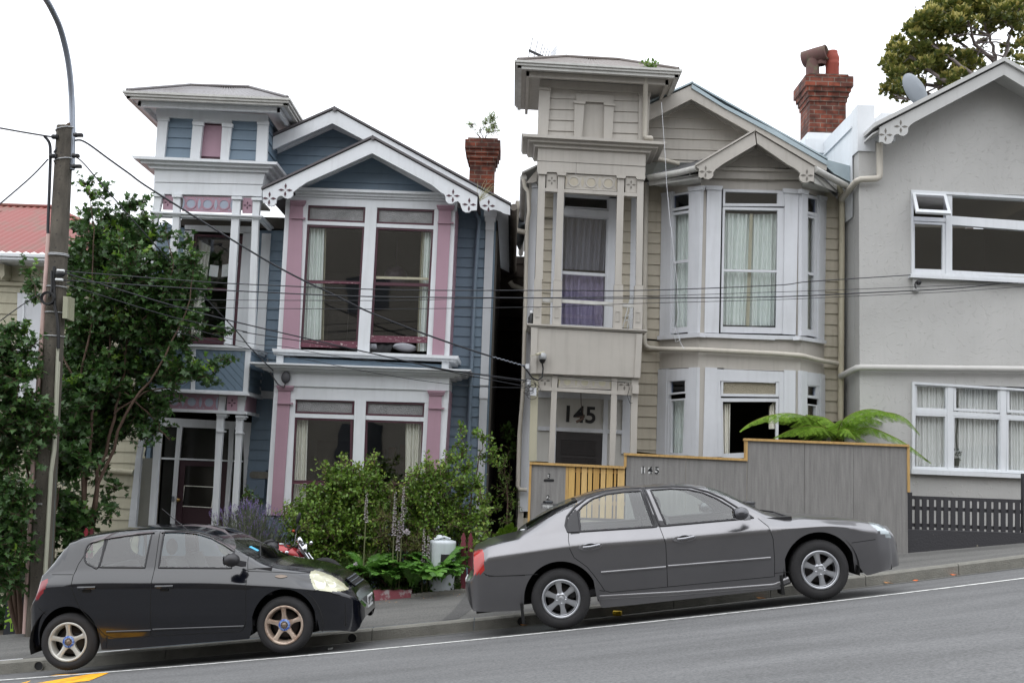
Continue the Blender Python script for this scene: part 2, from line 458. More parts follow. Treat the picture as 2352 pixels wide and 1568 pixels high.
def curtain(parent,Q,Y,m,folds=8,amp=.03,name='curtain'):
    mb=MB();n=folds*8;vs=[];fs=[]
    for i in range(n+1):
        u=i/n
        y=Y+amp*math.sin(u*folds*2*math.pi+.6*math.sin(u*9))+amp*.5*math.sin(u*folds*3.7)
        for v in(0,.33,.66,1):
            p=sub(Q,u,v,1,1)[0]if u<1 else(Q[1][0]+(Q[2][0]-Q[1][0])*v,Q[1][1]+(Q[2][1]-Q[1][1])*v)
            vs.append(W(p[0]+1.5*math.sin(u*11)*v,p[1],y))
    for i in range(n):
        for k in range(3):
            a=i*4+k;fs.append([a,a+1,a+5,a+4])
    mb.add(vs,fs,0,True)
    return mb.build(name,m,parent)
def lip(mb,A,B,Y,prof,d,mi=0,ret_l=None,ret_r=None):
    """moulding between picture lines A (top: left,right) and B (bottom: left,right); prof = list of (v0,v1,protrusion);
    ret_r / ret_l = depth to which it turns the corner"""
    for v0,v1,pr in prof:
        L_=lambda v:(A[0][0]+(B[0][0]-A[0][0])*v,A[0][1]+(B[0][1]-A[0][1])*v)
        R_=lambda v:(A[1][0]+(B[1][0]-A[1][0])*v,A[1][1]+(B[1][1]-A[1][1])*v)
        P=[W(*L_(v0),Y),W(*R_(v0),Y),W(*R_(v1),Y),W(*L_(v1),Y)]
        l=-pr if ret_l is not None else 0;r=pr if ret_r is not None else 0
        base=[P[0]+Vector((l,-pr,0)),P[1]+Vector((r,-pr,0)),P[2]+Vector((r,-pr,0)),P[3]+Vector((l,-pr,0))]
        mb.prism(base,(0,pr+d,0),mi)
        if ret_r is not None:
            q=[P[1]+Vector((0,d,0)),P[2]+Vector((0,d,0)),P[2]+Vector((0,ret_r-Y,0)),P[1]+Vector((0,ret_r-Y,0))]
            mb.prism([v+Vector((-.02,0,0))for v in q],(pr+.02,0,0),mi)
        if ret_l is not None:
            q=[P[0]+Vector((0,d,0)),P[3]+Vector((0,d,0)),P[3]+Vector((0,ret_l-Y,0)),P[0]+Vector((0,ret_l-Y,0))]
            mb.prism([v+Vector((.02,0,0))for v in q],(-pr-.02,0,0),mi)
def cross_mark(mb,t,x,y,Y,s=1.0,mi=0):
    c=W(*D(t,x,y),Y);r=.11*s
    for a in(0,90,180,270):
        d=Vector((math.cos(R(a)),0,math.sin(R(a))));n=Vector((-d.z,0,d.x))
        mb.prism([c+d*r*.15,c+d*r*.6+n*r*.17,c+d*r,c+d*r*.6-n*r*.17],(0,-.006,0),mi)
def arcpts(cx,cy,r,a0,a1,n=10):
    return[(cx+r*math.cos(R(a0+(a1-a0)*i/n)),cy-r*math.sin(R(a0+(a1-a0)*i/n)))for i in range(n+1)]
def text_obj(name,body,M,size,m,parent,ext=.004,label=None,bold=False):
    c=bpy.data.curves.new(name,'FONT');c.body=body;c.size=size;c.extrude=ext;c.align_x='CENTER';c.align_y='CENTER'
    if bold:c.offset=size*.022
    t=bpy.data.objects.new(name+'_tmp',c);col.objects.link(t)
    bpy.context.view_layer.update()
    me=bpy.data.meshes.new_from_object(t);bpy.data.objects.remove(t)
    me.name=name
    o=bpy.data.objects.new(name,me);col.objects.link(o);me.materials.clear();me.materials.append(m)
    mw=M.copy()
    if parent is not None:
        o.parent=parent;mw.translation=mw.translation-ORG[parent]
    me.transform(mw)
    if label:o['label']=label
    return o
def face_cam(p,roll=0.0,rz=0.0):
    return Matrix.Translation(p)@Matrix.Rotation(R(rz),4,'Z')@Matrix.Rotation(R(90),4,'X')@Matrix.Rotation(roll,4,'Z')
def interp(T,x):
    if x<=T[0][0]:
        a,b=T[0],T[1]
    elif x>=T[-1][0]:
        a,b=T[-2],T[-1]
    else:
        for i in range(len(T)-1):
            if T[i][0]<=x<=T[i+1][0]:a,b=T[i],T[i+1];break
    return a[1]+(b[1]-a[1])*(x-a[0])/(b[0]-a[0])
def smooth_tab(P,n=5):
    """least-squares quadratic through (x, z) points, tabulated: streets are smooth"""
    import numpy as np
    xs=np.array([p[0]for p in P]);zs=np.array([p[1]for p in P])
    c=np.polyfit(xs,zs,2 if len(P)>3 else 1)
    lo,hi=xs.min()-1,xs.max()+1
    return[(float(x),float(np.polyval(c,x)))for x in np.linspace(lo,hi,25)]
YLINE=11.15
_line=[W(x,y,YLINE)for x,y in((0,1561),(517,1520.6),(860,1491),(1206,1458),(1780,1394),(2352,1328))]
TL_=smooth_tab([(p.x,p.z)for p in _line])
YK_T=[(-7,12.75),(0,13.0),(6,13.6)]
def kerb_pt(x,y):
    Y=13.0
    for _ in range(6):Y=interp(YK_T,W(x,y,Y).x)
    return W(x,y,Y)
_kt=[kerb_pt(*p)for p in((0,1521),(400,1487),(1042,1424),(2025,1321),(2352,1274))]
_kb=[kerb_pt(*p)for p in((0,1542),(1042,1449),(2025,1340),(2352,1299))]
TKT=smooth_tab([(p.x,p.z)for p in _kt]);TKB=smooth_tab([(p.x,p.z)for p in _kb])
YB_T=[(-7,14.55),(0,15.2),(6,15.75)]
def back_pt(x,y):
    Y=15.0
    for _ in range(6):Y=interp(YB_T,W(x,y,Y).x)
    return W(x,y,Y)
_bk=[back_pt(*p)for p in((0,1462),(76,1452),(841,1376),(942,1371),(1067,1363),(2067,1276),(2352,1243))]
TBK=smooth_tab([(p.x,p.z)for p in _bk])
print('line',[(round(p[0],2),round(p[1],2))for p in TL_[::6]])
for x in(-5,-2.5,0,2.5,5):
    print('x',x,'line %.2f kerbbase %.2f kerbtop %.2f back %.2f  Yk %.2f Yb %.2f'%(interp(TL_,x),interp(TKB,x),interp(TKT,x),interp(TBK,x),interp(YK_T,x),interp(YB_T,x)))
def road_z(x,y):
    a=interp(TL_,x);yk=interp(YK_T,x)
    if y<YLINE:return a+(YLINE-y)*.035 if y>5 else a+(YLINE-5)*.035-(5-y)*.02
    return a+(interp(TKT,x)-.135-a)*(y-YLINE)/(yk-YLINE)
def walk_z(x,y):
    yk,yb=interp(YK_T,x),interp(YB_T,x);a,b=interp(TKT,x),interp(TBK,x)
    if y>yb:return b
    return a+(b-a)*(y-yk)/(yb-yk)
def zg(x,y):
    return road_z(x,y)if y<interp(YK_T,x)else walk_z(x,y)
def sheet(xs,rows,zf,dz=0.0):
    mb=MB();n=len(xs);vs=[];fs=[]
    for r_ in rows:
        for x in xs:
            y=r_(x);vs.append(Vector((x,y,zf(x,y)+dz)))
    for j in range(len(rows)-1):
        for i in range(n-1):
            fs.append([j*n+i,j*n+i+1,(j+1)*n+i+1,(j+1)*n+i])
    mb.add(vs,fs,0,True)
    return mb
def frange(a,b,s):
    n=int(round((b-a)/s));return[a+(b-a)*i/n for i in range(n+1)]
XS=[-60,-40,-25,-15,-10]+frange(-8,8,.5)+[10,15,25,40,60]
def clampx(f):
    def g(x,y):
        xc=max(-14,min(14,x));z=f(xc,y)
        return z+(max(-26,x)-xc)*.12
    return g
M_road=asphalt_mat('road_asphalt',rgb(103,103,103),42,.28)
M_walk=asphalt_mat('pavement_asphalt',rgb(103,102,99),45,.4)
Yk=lambda x:interp(YK_T,max(-14,min(14,x)))
Yb=lambda x:interp(YB_T,max(-14,min(14,x)))
struct(sheet(XS,[lambda x:-6.0,lambda x:0.0,lambda x:5.0,lambda x:8.0,lambda x:YLINE,Yk],clampx(road_z)),'road',M_road)
struct(sheet(XS,[lambda x:Yk(x)+.14,Yb,lambda x:Yb(x)+.12],clampx(walk_z)),'pavement',M_walk)
M_soil=mat('garden_soil',rgb(86,76,62),.95,noise=.4,nscale=3)
struct(sheet([-400]+XS+[400],[lambda x:Yb(x)+.12,lambda x:20.0,lambda x:60.0,lambda x:400.0],lambda x,y:clampx(walk_z)(x,min(y,20))-.01-max(0,y-20)*.12),'ground',M_soil)
struct(sheet([-400]+XS+[400],[lambda x:-400.0,lambda x:-6.0],lambda x,y:clampx(road_z)(x,-6)-.01),'verge',M_soil)
_P=[back_pt(*p)for p in((1074,1362),(1100,1362))]
mb=MB();xa,xb=_P[0].x,_P[1].x;xs_=[(xa-.22,xa-.02,0),(xa-.12,xa+.12,.3),(xa,xb,1)]
mb.add([Vector((x,Yk(x)+.15+(Yb(x)-Yk(x)-.15)*v,walk_z(x,Yk(x)+.15+(Yb(x)-Yk(x)-.15)*v)+.004))for a_,b_,v in xs_ for x in(a_,b_)],[(0,1,3,2),(2,3,5,4)]);struct(mb,'pavement_patch',asphalt_mat('dark_patch_asphalt',rgb(82,81,80),50,.2))
kb=MB()
x=-16.0
while x<16:
    x1=x+1.2
    for xa,xb in((x+.004,x1-.004),):
        n=4
        for i in range(n):
            p,q=xa+(xb-xa)*i/n,xa+(xb-xa)*(i+1)/n
            A=[];B=[]
            for xx,L_ in((p,A),(q,B)):
                y=Yk(xx);zt=interp(TKT,xx)+.004;zb=zt-.19
                L_+=[Vector((xx,y-.012,zb)),Vector((xx,y-.002,zt-.02)),Vector((xx,y+.02,zt)),Vector((xx,y+.145,zt)),Vector((xx,y+.145,zb))]
            kb.add(A+B,[(i_,i_+1,6+i_,5+i_)for i_ in range(4)]+([(4,3,2,1,0)]if i==0 else[])+([(5,6,7,8,9)]if i==n-1 else[]),0)
    x=x1
struct(kb,'kerb',M_kerb)
M_line=mat('worn_road_paint',rgb(216,216,212),.7,color2=rgb(160,160,158),nscale=14,thresh=(.38,.5))
M_yel=mat('yellow_road_paint',rgb(236,168,20),.7,color2=rgb(190,130,24),nscale=9,thresh=(.36,.48))
struct(sheet(frange(-14,14,.5),[lambda x:YLINE-.045,lambda x:YLINE+.045],road_z,.004),'road_edge_line',M_line)
struct(sheet([x for x in frange(-15,15,.5)],[lambda x:Yk(x)-.28,lambda x:Yk(x)-.015],road_z,.004),'gutter_channel',
       asphalt_mat('gutter_concrete',rgb(98,97,92),50,.4))
def road_hit(px,py,dz=.004):
    d=(RM@Vector(((px-1176)/FPX,-(py-784)/FPX,-1))).normalized()
    lo,hi=4.0,16.0
    for _ in range(40):
        t=(lo+hi)/2;p=Vector((0,0,CAMZ))+d*(t/d.y)
        if p.z<road_z(p.x,p.y):hi=t
        else:lo=t
    p=Vector((0,0,CAMZ))+d*(lo/d.y)
    return p+Vector((0,0,dz))
mb=MB()
for q in([(250,1545),(128,1549),(50,1568),(20,1585),(205,1563)],):
    P=[road_hit(*p)for p in q]
    mb.prism(P,(0,0,.001))
struct(mb,'yellow_road_marking',M_yel)
# ================================================================== HOUSE 1 (blue villa)
TW,BW,MW=17.1,17.0,17.9
def PM(mb,Y,d,*parts,mi=0):mb.ppoly(mix_pts(*parts),Y,d,mi)
def house_empty(name,label,cat,px,py,Y):
    p=W(px,py,Y);p.z=zg(p.x,15.5)-.1
    return thing(name,label,cat,tuple(p))
h1=house_empty('weatherboard_villa','two-storey slate blue weatherboard villa with white trim and dusty pink pilasters','house',760,1200,17.9)
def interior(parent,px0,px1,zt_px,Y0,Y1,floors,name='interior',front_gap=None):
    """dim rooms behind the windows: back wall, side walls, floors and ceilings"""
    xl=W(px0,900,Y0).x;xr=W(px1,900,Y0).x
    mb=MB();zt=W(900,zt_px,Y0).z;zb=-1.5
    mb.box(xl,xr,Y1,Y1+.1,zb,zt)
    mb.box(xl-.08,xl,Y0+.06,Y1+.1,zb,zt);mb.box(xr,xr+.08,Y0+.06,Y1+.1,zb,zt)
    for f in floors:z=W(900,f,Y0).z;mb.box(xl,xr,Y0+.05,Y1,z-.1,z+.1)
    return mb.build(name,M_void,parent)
wl=MB();Z0=W(700,500,MW).z;PIT=.169
def s1(Y,*parts,ph=0):
    q=MB();siding_px(q,mix_pts(*parts),Y,PIT,.02,ph);q.build('wall',M_blue,h1)
s1(MW,('b',575,350,130,565,130,600,575,600));s1(MW,('b',575,350,575,600,1000,600))
s1(MW,('b',100,600,700,600,700,760,100,760))
s1(BW+.06,('b',852,560,345,803,1365,838))
s1(MW,('b',1425,930,1660,930),('f',1625,700,1380,700))
s1(MW,('f',1380,700,1625,700),('j',1760,620,1460,620))
s1(MW,('e',1200,20,1300,20,1250,860,1130,850))
s1(MW,('e',1790,40,2000,40),('e',1960,1210,1760,1210))
s1(MW,('e',1770,1200,1970,1200),('j',345,480,120,480))
s1(MW,('e',1080,0,1200,0,1120,850,1010,850))
s1(TW+.03,('a',1160,812,1350,820,1335,1120,1140,1115));s1(TW+.03,('a',1610,833,1800,842,1785,1145,1588,1135))
side_wall(wl,D('a',1868,815),D('a',1855,1150),TW+.02,MW,1,PIT)
wl.box(W(*D('f',1690,300),MW).x-.1,W(*D('f',1690,300),MW).x,MW+.05,26,-2,W(*D('b',1700,985),MW).z,0)
wl.build('wall',M_blue,h1)
sw=MB()
xs_=W(*D('f',1690,300),MW).x
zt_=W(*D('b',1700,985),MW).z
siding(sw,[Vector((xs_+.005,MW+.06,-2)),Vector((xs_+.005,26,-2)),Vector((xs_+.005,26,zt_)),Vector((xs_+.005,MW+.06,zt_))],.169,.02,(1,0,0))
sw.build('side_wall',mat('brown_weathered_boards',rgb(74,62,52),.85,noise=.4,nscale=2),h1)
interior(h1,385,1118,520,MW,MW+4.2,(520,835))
lw=MB();xl_=W(352,800,MW).x
siding(lw,[Vector((xl_,MW+.02,-1.5)),Vector((xl_,26,-1.5)),Vector((xl_,26,zt_-.3)),Vector((xl_,MW+.02,zt_-.3))],.169,.02,(-1,0,0))
lw.box(xl_+.01,xl_+.08,MW+.02,26,-1.5,zt_-.3);lw.build('left_side_wall',M_blue,h1)
fw=MB();a_=W(*D('j',300,420),BW);b_=W(*D('j',1490,420),BW);fw.box(a_.x,b_.x,BW+.03,MW,-1.2,W(900,1195,BW).z)
a_=W(*D('i',900,480),TW).x;fw.box(a_,b_.x+.9,MW-.02,MW+.1,-1.6,W(500,1212,MW).z);fw.build('foundation_wall',M_blue,h1)
bk=MB()
xl=W(*D('b',250,900),BW).x;xr=W(*D('b',1440,900),BW).x
for zpx0,zpx1 in((800,880),(D('f',0,560)[1],D('f',0,860)[1])):pass
bk.build('lining',M_lining,h1)if bk.v else None
tw=MB()
def quadm(mb,t,*v,Y=TW,d=.05,mi=0):mb.poly(t,v,Y,d,mi)
quadm(tw,'a',1090,745,1868,803,1868,848,1090,815,Y=TW-.02,d=.08)
quadm(tw,'a',1345,815,1615,832,1613,862,1345,848,Y=TW-.01,d=.06)
lip(tw,pts('a',1030,1112,1865,1150),pts('a',1075,1180,1850,1208),TW,((0,.3,.2),(.3,.62,.13),(.62,1,.06)),.1,ret_r=MW,ret_l=MW)
quadm(tw,'a',1078,1178,1848,1203,1830,1285,1074,1268,Y=TW-.012,d=.12)
quadm(tw,'a',1074,1272,1830,1289,1822,1368,1072,1350,Y=TW,d=.12)
side_wall(tw,D('a',1850,1203),D('a',1822,1370),TW+.12,MW,1,boards=False)
lip(tw,pts('a',1055,1478,1805,1508),pts('a',1055,1506,1803,1534),TW,((0,.4,.07),(.4,1,.03)),.12,ret_r=MW)
tw.build('tower_trim',M_white,h1)
for q in((1100,815,1172,818,1143,1115,1080,1113),(1795,845,1868,848,1858,1145,1780,1140),
          (1345,850,1415,853,1388,1120,1322,1116),(1550,862,1617,865,1590,1130,1533,1127)):
    m_=MB();m_.poly('a',q,TW-.035,.08)
    x0,y0,x1,y1=q[:4];m_.poly('a',(x0-6,y0-4,x1+6,y1-2,x1+4,y1+22,x0-4,y0+20),TW-.06,.06)
    m_.build('pilaster',M_white,h1)
m_=MB();m_.poly('a',(1400,855,1560,862,1545,1130,1380,1122),TW+.08,.04);m_.build('niche_reveal',M_maroon,h1)
m_=MB();m_.poly('a',(1418,872,1552,878,1536,1095,1402,1088),TW+.06,.03);m_.build('niche_panel',M_pink,h1)
def hip_roof(parent,gL,gR,Yg,Yb,ridge,m_roof,m_gut,gdrop,soffit_m,m_fascia,name='roof',pitch_n=46):
    """hipped eave roof: gutter, soffit, fascia and corrugated slopes; gL,gR picture ends of gutter top; ridge picture pair at mid-depth"""
    A=W(*gL,Yg);B=W(*gR,Yg)
    C_=Vector((B.x,Yb,B.z));E=Vector((A.x,Yb,A.z));Ym=(Yg+Yb)/2
    r0,r1=W(*ridge[0],Ym),W(*ridge[1],Ym)
    g=MB()
    for P,Q,o in((A,B,Vector((0,-1,0))),(B,C_,Vector((1,0,0))),(E,A,Vector((-1,0,0)))):
        t=(Q-P).normalized()
        for dz0,dz1,pr in((-.035,.0,.055),(-.075,-.035,.03),(-gdrop,-.075,.0)):
            e_=Vector((0,0,.003 if o.y==0 else 0));P0=P+e_;Q0=Q+e_;q=[P0+Vector((0,0,dz0)),Q0+Vector((0,0,dz0)),Q0+Vector((0,0,dz1)),P0+Vector((0,0,dz1))]
            q2=[v+o*pr+(t*pr if i in(1,2)else-t*pr)for i,v in enumerate(q)]
            g.hexa([q[0]-o*.06,q[1]-o*.06,q2[1],q2[0]],[q[3]-o*.06,q[2]-o*.06,q2[2],q2[3]])
    gut=g.build('gutter',m_gut,parent)
    sf=MB();dz=Vector((0,0,-gdrop+.02))
    ins=[A+Vector((.04,.04,0))+dz,B+Vector((-.04,.04,0))+dz,C_+Vector((-.04,0,0))+dz,E+Vector((.04,0,0))+dz]
    sf.hexa(ins,[v+Vector((0,0,.03))for v in ins])
    sf.build('soffit',soffit_m,parent)
    fs=MB();k=.14
    for P,Q,o in((A,B,Vector((0,-1,0))),(B,C_,Vector((1,0,0))),(E,A,Vector((-1,0,0)))):
        t=(Q-P).normalized();e_=.004 if o.y==0 else 0;lo=Vector((0,0,-gdrop-.075+e_));hi=Vector((0,0,-gdrop+.015-e_))
        a=P-o*k+t*k;b=Q-o*k-t*(k if Q is not C_ else 0)
        if P is E:a=P-o*k
        fs.prism([a+lo,b+lo,b+hi,a+hi],-o*.05)
    fs.build('fascia',m_fascia,parent)
    rf=MB()
    def slope(P,Q,R0,R1,n):
        """corrugated sheet from eave P-Q up to R0-R1"""
        vs=[];fs_=[];up=Vector((0,0,1));nn=n*4
        for i in range(nn+1):
            u=i/nn;h=.012*math.sin(u*n*2*math.pi)
            for v in(0,1):
                a=P.lerp(Q,u);b=R0.lerp(R1,u)
                vs.append(a.lerp(b,v)+up*(h+.01))
        for i in range(nn):fs_.append([2*i,2*i+2,2*i+3,2*i+1])
        rf.add(vs,fs_,0,True)
    slope(A,B,r0,r1,26);slope(B,C_,r1,r1+Vector((0,.05,0)),22);slope(E,A,r0+Vector((0,.05,0)),r0,22);slope(C_,E,r1,r0,26)
    for a,b in((A,r0),(B,r1),(C_,r1),(E,r0),(r0,r1)):
        rf.tube([a+Vector((0,0,.03)),b+Vector((0,0,.035))],.03,6)
    return rf.build(name,m_roof,parent),gut
rf1,_g=hip_roof(h1,D('a',885,640),D('a',2003,690),TW-.48,TW+1.95,(D('a',1330,606),D('a',1735,620)),M_iron,M_gutter,.115,M_white,M_white,'tower_roof')
vp=(
    (('a',1080,1350,1130,1352),('e',1092,0,1060,0)),)
posts1=[
    [('a',1076,1352,1132,1354),('e',1090,0,1010,830,960,828)],
    [('a',1207,1357,1255,1358),('e',1247,0,1215,300,1178,822,1130,820,1165,300,1200,0)],
    [('a',1622,1372,1678,1374),('e',1663,0,1610,834,1560,832)],
    [('a',1762,1378,1815,1380),('e',1800,0,1772,850,1722,848)]]
for q in posts1:
    m_=MB();P=mix_pts(*q);m_.ppoly(P,TW-.02,.09)
    (x0,y0),(x1,y1)=P[0],P[1]
    m_.ppoly([(x0-3,y0-1),(x1+3,y1-1),(x1+3,y1+5),(x0-3,y0+5)],TW-.05,.13)
    m_.ppoly([(x0-2.4,y0+43),(x1+1,y1+44),(x1+1,y1+48),(x0-2.4,y0+47)],TW-.045,.12)
    m_.build('verandah_post',M_white,h1)
def fret(parent,t,quad,Y,m_plate,m_back,n=3,circles=True,relief=False):
    """pierced frieze panel: plate with rings and lens-shaped openings"""
    Q=pts(t,*quad);mb=MB();mb.ppoly(Q,Y,.03)
    a,b,c,d_=[W(*p,Y)for p in Q]
    def P(u,v):return a.lerp(b,u).lerp(d_.lerp(c,u),v)
    H=(a-d_).length;Wd=(a-b).length
    ops=[]
    if circles:
        for i in range(n):
            cx=(i+.5)/n;r=H*.29
            for k in range(24):
                a0,a1=2*math.pi*k/24,2*math.pi*(k+1)/24
                def ringp(rad,an):return P(cx+rad*math.cos(an)/Wd,.5)+Vector((0,0,rad*math.sin(an)))
                mb.prism([ringp(r,a0),ringp(r*1.28,a0),ringp(r*1.28,a1),ringp(r,a1)],(0,-.012,0))
            ops.append([ringp(r*.98,2*math.pi*k/20)for k in range(20)])
        for i in range(n+1):
            cx=i/n
            if i in(0,n):rng=((0,1)if i==0 else(-1,0))
            else:rng=(-1,1)
            poly_=[]
            for k in range(9):
                v=.14+.72*k/8;w_=.10*H*math.cos((k/8-.5)*math.pi)
                poly_.append(P(cx+(rng[1]if rng[1]else 0)*w_/Wd+(0.01 if i==0 else 0),v))
            for k in range(8,-1,-1):
                v=.14+.72*k/8;w_=.10*H*math.cos((k/8-.5)*math.pi)
                poly_.append(P(cx+(rng[0]if rng[0]else 0)*w_/Wd-(0.01 if i==n else 0),v))
            ops.append(poly_)
        for i in range(n):
            for sx in(-1,1):
                for sz in(0,1):
                    cx=(i+.5+sx*.3)/n;v=.12 if sz==0 else .88;q=.07
                    ops.append([P(cx-sx*.06/n,v),P(cx+sx*.08/n,v),P(cx+sx*.0/n,v+(q if sz==0 else-q))])
    else:
        c0=P(.5,.5);r=min(H,Wd)*.42
        for an in(0,90,180,270):
            d=Vector((math.cos(R(an)),0,math.sin(R(an))));nn=Vector((-d.z,0,d.x))
            ops.append([c0+d*r*.15,c0+d*r*.6+nn*r*.2,c0+d*r,c0+d*r*.6-nn*r*.2])
    f=mb.build('fretwork_panel',m_plate,parent)
    ob=MB()
    for o in ops:
        ob.prism([v+Vector((0,-.001,0))for v in o],(0,-.004,0))
    ob.build('cut_out',m_back,f)
    return f
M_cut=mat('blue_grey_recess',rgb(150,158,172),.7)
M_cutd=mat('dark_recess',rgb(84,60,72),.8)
fret(h1,'a',(1280,1368,1622,1375,1618,1482,1268,1470),TW+.03,M_pink,M_cut)
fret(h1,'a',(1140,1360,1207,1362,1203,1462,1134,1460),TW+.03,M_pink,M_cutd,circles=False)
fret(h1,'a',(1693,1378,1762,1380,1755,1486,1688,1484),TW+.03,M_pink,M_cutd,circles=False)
fret(h1,'e',(1040,1168,1522,1182,1515,1295,1030,1270),TW-.05,M_pink,M_cut,n=4)
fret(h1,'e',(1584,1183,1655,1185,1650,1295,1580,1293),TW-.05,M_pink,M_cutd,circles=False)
vr=MB()
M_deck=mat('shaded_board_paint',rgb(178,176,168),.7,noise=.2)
def slab(mb,pL,pR,Y0,Y1,th,mi=0):
    a=W(*pL,Y0);b=W(*pR,Y0);v=Vector((0,Y1-Y0,0))
    mb.hexa([a+Vector((0,0,-th)),b+Vector((0,0,-th)),b+v+Vector((0,0,-th)),a+v+Vector((0,0,-th))],[a,b,b+v,a+v],mi)
def slab1(*a_):
    q=MB();slab(q,*a_);q.build('verandah_deck',M_deck,h1)
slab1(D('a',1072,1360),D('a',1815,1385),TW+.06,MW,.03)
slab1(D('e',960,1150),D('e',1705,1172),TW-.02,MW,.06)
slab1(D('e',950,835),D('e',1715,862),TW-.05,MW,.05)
bl=MB()
YP=TW-.12
fa=mix_pts(('e',960,845,1735,868,1712,1172,960,1140))
bl.ppoly(fa,YP+.015,.05)
def diag(mb,Q,Y,sgn,n):
    """diagonal boards: raised slats over quad Q"""
    a,b,c,d_=[W(*p,Y)for p in Q]
    x0=min(a.x,d_.x);x1=max(b.x,c.x);z0=min(c.z,d_.z);z1=max(a.z,b.z);H=z1-z0
    st=.125
    k=x0-H
    while k<x1+H:
        P=[Vector((k,Y,z0 if sgn>0 else z1)),Vector((k+st-.012,Y,z0 if sgn>0 else z1)),Vector((k+st-.012+H,Y,z1 if sgn>0 else z0)),Vector((k+H,Y,z1 if sgn>0 else z0))]
        def clip(P,f):
            out=[]
            for i in range(len(P)):
                p,q=P[i],P[(i+1)%len(P)];fp,fq=f(p),f(q)
                if fp>=0:out.append(p)
                if(fp>=0)!=(fq>=0):out.append(p+(q-p)*(fp/(fp-fq)))
            return out
        loop=[a,b,c,d_]
        cen=(a+b+c+d_)/4
        for i in range(4):
            p,q=loop[i],loop[(i+1)%4];e=q-p;nrm=Vector((e.z,0,-e.x))
            if nrm.dot(cen-p)<0:nrm=-nrm
            P=clip(P,lambda v,p=p,nrm=nrm:nrm.dot(v-p))
            if len(P)<3:break
        if len(P)>=3:mb.prism(P,(0,-.014,0))
        k+=st
diag(bl,pts('e',1362,860,1715,870,1693,1165,1356,1152),YP+.014,-1,0)
diag(bl,pts('e',980,850,1336,858,1328,1150,975,1135),YP+.014,1,0)
side_wall(bl,D('e',1745,868),D('e',1722,1168),YP+.03,MW,1,.12)
bal=bl.build('balcony_parapet',M_blue,h1)
bt=MB()
for q in((1336,850,1363,851,1358,1155,1329,1153),(1712,866,1746,868,1725,1172,1692,1168)):
    bt.poly('e',q,YP-.01,.06)
bt.prism([W(*D('e',1812,905),MW-.1)+Vector((.0,0,0)),W(*D('e',1830,905),MW-.1),W(*D('e',1808,1195),MW-.1),W(*D('e',1790,1195),MW-.1)],(0,.08,0))
lip(bt,pts('e',940,815,1752,846),pts('e',940,850,1748,878),YP,((0,.5,.05),(.5,1,.02)),.1,ret_r=MW)
lip(bt,pts('e',940,1130,1722,1160),pts('e',940,1152,1720,1188),YP,((0,.5,.02),(.5,1,.05)),.1,ret_r=MW)
lip(bt,pts('e',940,1268,1712,1297),pts('e',940,1288,1710,1318),TW-.03,((0,1,.03),),.1,ret_r=MW)
bt.build('balcony_rail',M_white,bal)
m_=MB();side_wall(m_,D('e',1716,1180),D('e',1712,1300),TW+.05,MW-.05,1,boards=False);m_.build('fretwork_panel',M_pink,h1)
for q,cap in(([('e',1527,1178,1580,1180,1562,1320,1560,1330),('i',1538,0,1515,480,1472,478,1497,0),('e',1510,1330)],(1527,1580,1318)),
               ([('e',1660,1182,1713,1184,1695,1325,1693,1340),('i',1675,0,1650,480,1608,478,1636,0),('e',1645,1335)],(1660,1710,1330)),
               ([('e',1085,1290,1140,1292,1135,1320),('i',1106,0,1075,480,1032,478,1065,0),('e',1078,1320)],(1085,1140,1295))):
    m_=MB();m_.ppoly(mix_pts(*q),TW,.09)
    x0,x1,y=cap
    m_.poly('e',(x0-20,y-4,x1+2,y-2,x1+2,y+10,x0-20,y+8),TW-.04,.17)
    m_.poly('e',(x0-14,y+8,x1-4,y+10,x1-6,y+24,x0-14,y+22),TW-.02,.13)
    m_.poly('e',(x0-20,y+112,x1-16,y+113,x1-17,y+124,x0-21,y+123),TW-.02,.13)
    m_.build('porch_post',M_white,h1)
m_=MB();PM(m_,TW+.1,.1,('i',945,0,980,0,942,480,893,480));PM(m_,TW+.12,.08,('e',1010,1250,1045,1252),('i',980,0,945,0));m_.build('corner_board',M_white,h1)
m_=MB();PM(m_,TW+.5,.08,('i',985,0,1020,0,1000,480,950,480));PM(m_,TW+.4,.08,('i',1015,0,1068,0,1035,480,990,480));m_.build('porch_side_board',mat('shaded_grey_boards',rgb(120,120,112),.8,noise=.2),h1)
pb=MB();YD=MW+.02
PM(pb,YD,.06,('e',1100,1338,1705,1372,1703,1425,1100,1400))
PM(pb,YD-.01,.06,('e',1236,1400,1272,1402),('i',1250,0,1215,480,1183,480,1218,0))
PM(pb,YD-.01,.06,('e',1596,1420,1630,1422),('i',1620,20,1585,480,1555,480,1588,20))
PM(pb,YD-.015,.06,('i',1125,-5,1690,18,1690,28,1125,8))
PM(pb,YD-.012,.06,('i',1700,0,1760,2,1735,480,1690,480))
PM(pb,YD-.012,.06,('e',1690,1372,1760,1375),('i',1762,0,1700,0))
PM(pb,MW-.03,.05,('e',1640,1175,1665,1177,1660,1215,1640,1213))
pb.build('porch_frame',M_white,h1)
M_porch=mat('dark_entry_glass',rgb(44,44,42),.15,noise=.2)
m_=MB();PM(m_,YD+.04,.03,('e',1140,1400,1720,1425),('i',1730,480,1095,480));m_.build('side_light',M_porch,h1)
dr=MB();dq=pts('i',1252,15,1590,28,1552,482,1218,482);ring(dr,dq,inset(dq,14,12,14,5),YD+.005,.05)
dr.ppoly(inset(dq,13,11,13,5),YD+.03,.02);door=dr.build('door',mat('shaded_door_paint',rgb(58,34,42),.5,noise=.2),h1)
m_=MB();m_.poly('i',(1296,52,1500,62,1478,345,1268,332),YD+.02,.01);m_.build('door_glass',mat('dark_door_glass',rgb(36,34,32),.1),door)
